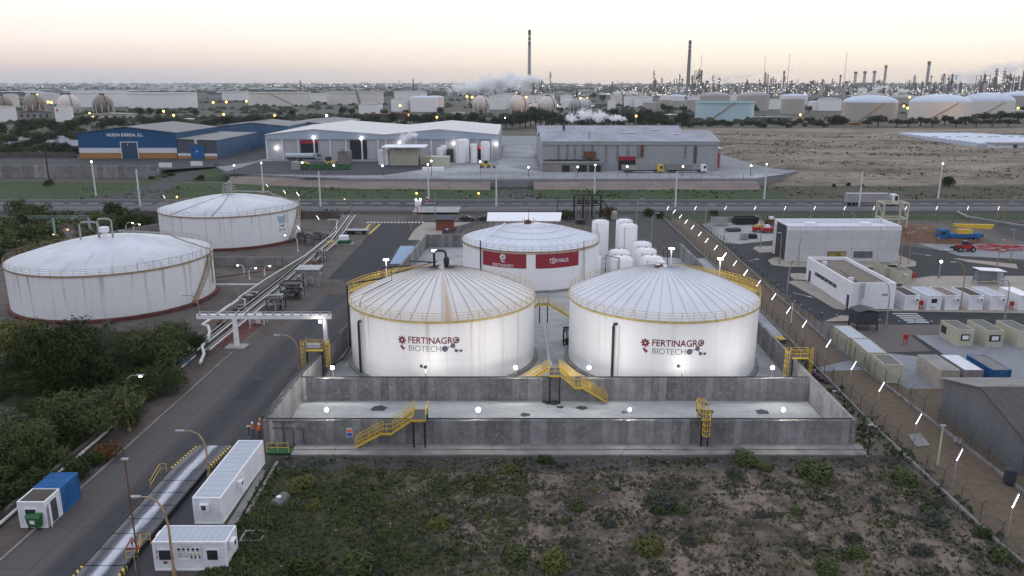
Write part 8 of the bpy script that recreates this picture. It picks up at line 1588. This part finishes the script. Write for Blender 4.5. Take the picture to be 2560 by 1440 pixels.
# foreground scrub: the distinct bushes, then the ground cover
row('scrub bush in the foreground field', 'scrub bushes in the foreground field', [(1272, 1185, 60, 'leaf_y'), (1360, 1160, 50, 'leaf_d'), (1860, 1165, 90, 'leaf_m'), (1840, 1200, 70, 'leaf_g'), (1905, 1180, 60, 'leaf_m'), (1440, 1275, 60, 'leaf_m'), (1650, 1275, 110, 'leaf_g'), (1700, 1290, 70, 'leaf_m'), (1640, 1290, 60, 'leaf_d'), (1408, 1310, 36, 'leaf_m'), (1520, 1320, 50, 'leaf_g'), (1425, 1370, 60, 'leaf_g'), (1620, 1390, 100, 'leaf_y'), (1850, 1325, 40, 'leaf_g'), (1760, 1255, 26, 'leaf_d'), (1900, 1300, 50, 'leaf_g'), (1990, 1290, 50, 'leaf_m'), (2030, 1200, 110, 'leaf_m'), (2130, 1360, 60, 'leaf_g'), (2140, 1400, 80, 'leaf_m'), (2070, 1440, 90, 'leaf_m'), (2300, 1395, 80, 'leaf_g'), (2250, 1210, 90, 'leaf_m'), (2330, 1290, 70, 'leaf_d'), (2340, 1320, 90, 'leaf_g'), (2450, 1340, 60, 'leaf_d'), (2500, 1400, 80, 'leaf_m'), (1100, 1330, 80, 'leaf_y'), (900, 1430, 120, 'leaf_m'), (760, 1440, 120, 'leaf_d'), (1290, 1410, 100, 'leaf_m'), (1380, 1430, 110, 'leaf_y'), (1540, 1235, 40, 'leaf_d'), (760, 1230, 90, 'leaf_y'), (790, 1280, 60, 'leaf_y'), (930, 1260, 60, 'leaf_m'), (2010, 1400, 50, 'leaf_g'), (1720, 1360, 60, 'leaf_g'), (1560, 1440, 70, 'leaf_g'), (2190, 1260, 40, 'leaf_g')], 'tuft', 'leaf_g', cat='bush', w_scale=1.15)
def cover(name, n, region, size, leaf, seed, dens=None, zf=None, k=(5, 9), up=1.0):
    r_ = random.Random(seed); mb = MB()
    for _ in range(n):
        x, y = region(r_)
        if dens and r_.random() > dens(x, y): continue
        z = zf(x, y) if zf else 0; s = size * r_.uniform(.5, 1.5) * (1 if r_.random() < .8 else 1.8)
        for _ in range(r_.randint(*k)):
            a = r_.uniform(0, 6.28); d = r_.uniform(0, s * .7); px_, py_ = x + d * math.cos(a), y + d * math.sin(a); b_ = a + r_.uniform(-1, 1); h = s * r_.uniform(.3, 1.0) * up; w = s * r_.uniform(.1, .25)
            mb.add([(px_ - w * math.sin(b_), py_ + w * math.cos(b_), z), (px_ + w * math.sin(b_), py_ - w * math.cos(b_), z), (px_ + math.cos(b_) * h * .7 + w, py_ + math.sin(b_) * h * .7, z + h), (px_ + math.cos(b_) * h * .7 - w, py_ + math.sin(b_) * h * .7, z + h * .9)], [(0, 1, 2, 3)])
    o = mb.build(name, leaf); tag(o, kind='stuff'); return o
fld = lambda r_: (r_.uniform(-24.5, 40.5), 40 + 36 * r_.random())
nz = lambda x, y, f, o_=0: mn.noise((x * f, y * f, o_))
cover('ground_scrub', 26000, fld, .13, 'leaf_g', 1, lambda x, y: .12 + 2.2 * max(0, nz(x, y, .35) + .1 + .02 * (x < 5)), fz)
cover('ground_scrub', 15000, fld, .12, 'leaf_d', 2, lambda x, y: max(0, .1 + 2 * nz(x, y, .3, 4)), fz)
cover('green_grass', 22000, lambda r_: (-24.5 + 26 * r_.random() ** 1.3, 40 + 33 * r_.random()), .15, 'leaf_m', 3, lambda x, y: max(.1, .6 + 1.3 * nz(x, y, .25, 7) - (x + 24) * .012), fz)
cover('dry_grass', 12000, fld, .13, 'leaf_y', 4, lambda x, y: max(0, .35 + 1.5 * nz(x, y, .22, 11) - max(0, x) * .006), fz)
M['stone'] = plain('pale_stones', (.30, .28, .25), .8); mb = MB(); r_ = random.Random(8)
for _ in range(420): x, y = r_.uniform(-24, 40), r_.uniform(50, 76); s = r_.uniform(.03, .1); mb.cbox((x, y, fz(x, y) + s * .4), (s * 1.6, s, s), r_.uniform(0, 3))
tag(mb.build('stones', 'stone'), kind='stuff')
cover('hill_scrub', 14000, lambda r_: (r_.uniform(94, 420), 306 + 260 * r_.random()), .55, 'leaf_g', 5, lambda x, y: max(0, .3 + 1.8 * nz(x * .4, y, .05)), hillz, (3, 6), .6)
cover('verge_weeds', 3000, lambda r_: (r_.uniform(-160, 200), r_.uniform(268.8, 300)), .6, 'leaf_d', 6, lambda x, y: .4 + nz(x, y, .05), None, (2, 4), .5)
cover('thicket_ground_cover', 7000, lambda r_: (r_.uniform(-85, -46.8), r_.uniform(60, 115)), .5, 'leaf_d', 9, None, None, (4, 7))
cover('rail_side_scrub', 5000, lambda r_: (r_.uniform(-150, -50), r_.uniform(192, 240)), .7, 'leaf_m', 10, lambda x, y: .5 + nz(x, y, .08) if x < -95 or y > 232 else 0, None, (3, 6))
cover('fence_weeds', 1300, lambda r_: (r_.uniform(37.6, 42.4), r_.uniform(50, 110)), .4, 'leaf_d', 12, lambda x, y: .5 + nz(x, y, .2), None, (3, 6), .6)
# far woodland: low crowns of scrub and trees out to the horizon
mb = MB(); r_ = random.Random(31)
ico = [(math.cos(a), math.sin(a), 0) for a in (0, 1.05, 2.1, 3.14, 4.19, 5.24)] + [(.5 * math.cos(a), .5 * math.sin(a), .75) for a in (.5, 2.6, 4.7)] + [(0, 0, .95)]
icf = [(0, 1, 6), (1, 2, 7, 6), (2, 3, 7), (3, 4, 8, 7), (4, 5, 8), (5, 0, 6, 8), (6, 7, 9), (7, 8, 9), (8, 6, 9)]
for _ in range(6500):
    py = 211.5 + 30 * r_.random() ** 2; px = r_.uniform(-60, 2620); g_ = G(px, py)
    if nz(g_.x, g_.y * .6, .0011) < -.05 or (1180 < px and py > 232): continue
    s = max(5, g_.y * .0016) * r_.uniform(.6, 1.7); a = r_.uniform(0, 6); ax = r_.uniform(1, 2.6)
    mb.add([(g_.x + s * ax * x, g_.y + s * y, s * z * .9 * r_.uniform(.8, 1.2)) for x, y, z in ico], icf)
for _ in range(2600):
    py = r_.uniform(246, 312); px = r_.uniform(-40, 2600); g_ = G(px, py)
    if nz(g_.x, g_.y, .004) < .0 or g_.y < 560: continue
    s = r_.uniform(2.5, 5.5); mb.add([(g_.x + s * 1.4 * x, g_.y + s * y, s * z * r_.uniform(.7, 1.1)) for x, y, z in ico], icf)
tag(mb.build('far_woodland', 'leaf_far'), kind='stuff')
mb = MB(); mb2 = MB()
for _ in range(900):
    py = 211 + 16 * r_.random() ** 1.6; px = r_.uniform(-20, 1290) if r_.random() < .8 else r_.uniform(1290, 2600); g_ = G(px, py); s = g_.y * .0018 * r_.uniform(.5, 1.6); mb.cbox((g_.x, g_.y, s * .35), (s * 2.2, s, s * .7 * r_.uniform(.6, 1.3)))
tag(mb.build('distant_town', plain('town_white', (.48, .47, .47), .8, 0, .3, .002)), kind='stuff')
r_ = random.Random(44)
for _ in range(70): py = 211.5 + 14 * r_.random(); px = r_.choice((r_.uniform(600, 1300), r_.uniform(0, 2560))); g_ = G(px, py); mb2.ball((g_.x, g_.y - 20, r_.uniform(10, 20)), g_.y * .00028, 6, 4)
tag(mb2.build('distant_town_lights', 'lit_far'), kind='stuff')
# gulls-like bird specks are left out of nothing: one small bird in the left sky
bd = MB(); bd.add([(-.9, 0, .25), (0, -.1, 0), (.9, 0, .3), (0, .15, .02), (0, -.35, -.02), (0, .4, -.03), (0, .02, -.09)], [(0, 1, 3), (1, 2, 3), (4, 6, 1), (4, 1, 6), (1, 6, 5), (3, 5, 6)])
u = (668 - 1280) / F; v = (720 - 102) / F; t_ = 260; solo(bd, 'bird', 'slate', 'small dark bird gliding in the left part of the sky', 'bird', loc=(u * t_, (cT + v * sT) * t_, H + (-sT + v * cT) * t_))

# ================================================================ STEAM AND HAZE
def steam(label, blobs_, dens, seed, colr=(.985, .985, .99), nscale=1.0, lo=.42, hi=.62):
    x0, y0, z0 = blobs_[0][:3]; mb = MB(); r_ = random.Random(seed)
    for x, y, z, r, sx_, sz_ in blobs_:
        n, m_ = 16, 10; vs = []
        for i in range(m_ + 1):
            for j in range(n):
                t, p_ = math.pi * i / m_, 2 * math.pi * j / n; d = Vector((math.sin(t) * math.cos(p_), math.sin(t) * math.sin(p_), math.cos(t))); k = 1.15 + .1 * mn.noise(d * 1.7 + Vector((x * .01, seed, z * .01)))
                vs.append((x + d.x * r * sx_ * k, y + d.y * r * k, max(1.0, z + d.z * r * sz_ * k)))
        mb.add(vs, [(i * n + j, (i + 1) * n + j, (i + 1) * n + (j + 1) % n, i * n + (j + 1) % n) for i in range(m_) for j in range(n)])
    m = bpy.data.materials.new('steam_volume'); m.use_nodes = True; nt_ = m.node_tree; nt_.nodes.clear(); ou = nt_.nodes.new('ShaderNodeOutputMaterial'); vo = nt_.nodes.new('ShaderNodeVolumePrincipled')
    vo.inputs['Color'].default_value = (*colr, 1); vo.inputs['Anisotropy'].default_value = .1
    K = nt_.nodes.new; LK = nt_.links.new
    ge = K('ShaderNodeNewGeometry'); no = K('ShaderNodeTexNoise'); no.inputs['Scale'].default_value = nscale; no.inputs['Detail'].default_value = 5; no.inputs['Roughness'].default_value = .62; no.inputs['Distortion'].default_value = .6
    LK(ge.outputs['Position'], no.inputs['Vector']); acc = None
    def MT(op, a, b):
        q = K('ShaderNodeMath'); q.operation = op
        for k_, v_ in enumerate((a, b)):
            if isinstance(v_, (int, float)): q.inputs[k_].default_value = v_
            else: LK(v_, q.inputs[k_])
        return q.outputs[0]
    for x, y, z, r, sx_, sz_ in blobs_:      # each puff thins out towards its own edge
        mp = K('ShaderNodeVectorMath'); mp.operation = 'SUBTRACT'; LK(ge.outputs['Position'], mp.inputs[0]); mp.inputs[1].default_value = (x, y, z)
        dv = K('ShaderNodeVectorMath'); dv.operation = 'DIVIDE'; LK(mp.outputs[0], dv.inputs[0]); dv.inputs[1].default_value = (r * sx_, r, r * sz_)
        ln = K('ShaderNodeVectorMath'); ln.operation = 'LENGTH'; LK(dv.outputs[0], ln.inputs[0]); f_ = MT('SUBTRACT', .95, ln.outputs['Value']); acc = f_ if acc is None else MT('MAXIMUM', acc, f_)
    d_ = MT('ADD', acc, MT('MULTIPLY', MT('SUBTRACT', no.outputs[0], .56), 3.2)); d_ = MT('MULTIPLY', MT('MINIMUM', MT('MAXIMUM', d_, 0), 1), dens * 4)
    LK(d_, vo.inputs['Density']); LK(vo.outputs[0], ou.inputs['Volume'])
    o = mb.build('steam_plume', m); tag(o, label, 'steam', kind='stuff'); return o
def plume(label, pts, base, dens, seed, **k):   # pts: (px, py, radius px, stretch x, stretch z) at the ground distance of row base
    bl = []
    for px, py, rp, sx_, sz_ in pts:
        y = G(1280, base).y; v = (720 - py) / F; z = y * (v * cT - sT) / (cT + v * sT) + H; dep = y * cT - (z - H) * sT; bl.append(((px - 1280) / F * dep, y + rp * .3, z, rp / F * dep, sx_, sz_))
    r_px = pts[0][2] / F * y; return steam(label, bl, dens, seed, nscale=k.pop('ns', 1.6) / r_px, **k)
STEAM = True
if STEAM:
    plume('big pale steam cloud behind the gas spheres', [(1200, 218, 40, 2.0, .66), (1148, 226, 26, 1.4, .7), (1270, 206, 32, 2.2, .8), (1300, 220, 24, 1.3, .9), (1330, 200, 24, 2, .6)], 240, .09, 1, ns=1.3)
    plume('small steam puff over the cream process house', [(1000, 362, 14, .8, 1.3), (1012, 345, 15, 1.2, .9), (1030, 338, 12, 1.5, .8)], 425, .45, 2)
    plume('white steam drifting from the factory chimney', [(1432, 296, 16, 1.3, .8), (1465, 288, 20, 1.5, .85), (1500, 292, 20, 1.6, .8), (1545, 296, 16, 1.9, .6)], 428, .55, 3, ns=1.6)
    plume('steam plume with white core at the left of the refinery', [(1543, 236, 14, 1.3, .7), (1556, 228, 9, 1.1, .9), (1585, 231, 12, 1.6, .7)], 244, .035, 4)
    plume('thin steam at the foot of the second chimney', [(1700, 226, 16, 1.8, .7), (1715, 218, 12, 1.2, .9)], 236, .012, 5)
    plume('blue-grey vapour bank right of the lattice block', [(1800, 198, 26, 2.2, .7), (1850, 192, 20, 2.6, .55)], 226, .006, 6)
    plume('billowing white steam below the three pale stacks', [(2170, 226, 14, 2.6, .6), (2205, 222, 16, 2.0, .7), (2255, 228, 14, 2.4, .6), (2300, 230, 12, 2.2, .6)], 234, .06, 7, ns=1.6)
    plume('large blue-grey smoke bank at the right of the refinery', [(2420, 196, 34, 2.2, .7), (2480, 180, 30, 2.2, .8), (2390, 216, 26, 1.6, .6), (2540, 172, 34, 2, .8)], 226, .006, 8, colr=(.9, .92, .96))
    plume('white steam jet cut by the right edge', [(2555, 218, 18, 1.4, 1.0), (2530, 226, 12, 1.3, .8)], 236, .05, 9)
    plume('small steam streak left of the flare mast', [(1945, 230, 9, 2.4, .6), (1960, 226, 8, 1.6, .7)], 238, .05, 10)
    plume('steam wisps right of the smoke bank', [(2400, 226, 14, 1.6, .7), (2425, 230, 12, 1.4, .7)], 238, .03, 12)
hz_ = MB(); hz_.box(-14600, 14600, -900, 14600, -1, 262); me = hz_.mesh('haze', [])
m = bpy.data.materials.new('haze_volume'); m.use_nodes = True; nt_ = m.node_tree; nt_.nodes.clear(); ou = nt_.nodes.new('ShaderNodeOutputMaterial'); vo = nt_.nodes.new('ShaderNodeVolumePrincipled')
vo.inputs['Color'].default_value = (.93, .94, .97, 1); vo.inputs['Density'].default_value = .000038; nt_.links.new(vo.outputs[0], ou.inputs['Volume']); me.materials.append(m)
o = bpy.data.objects.new('haze', me); col.objects.link(o); tag(o, kind='stuff')
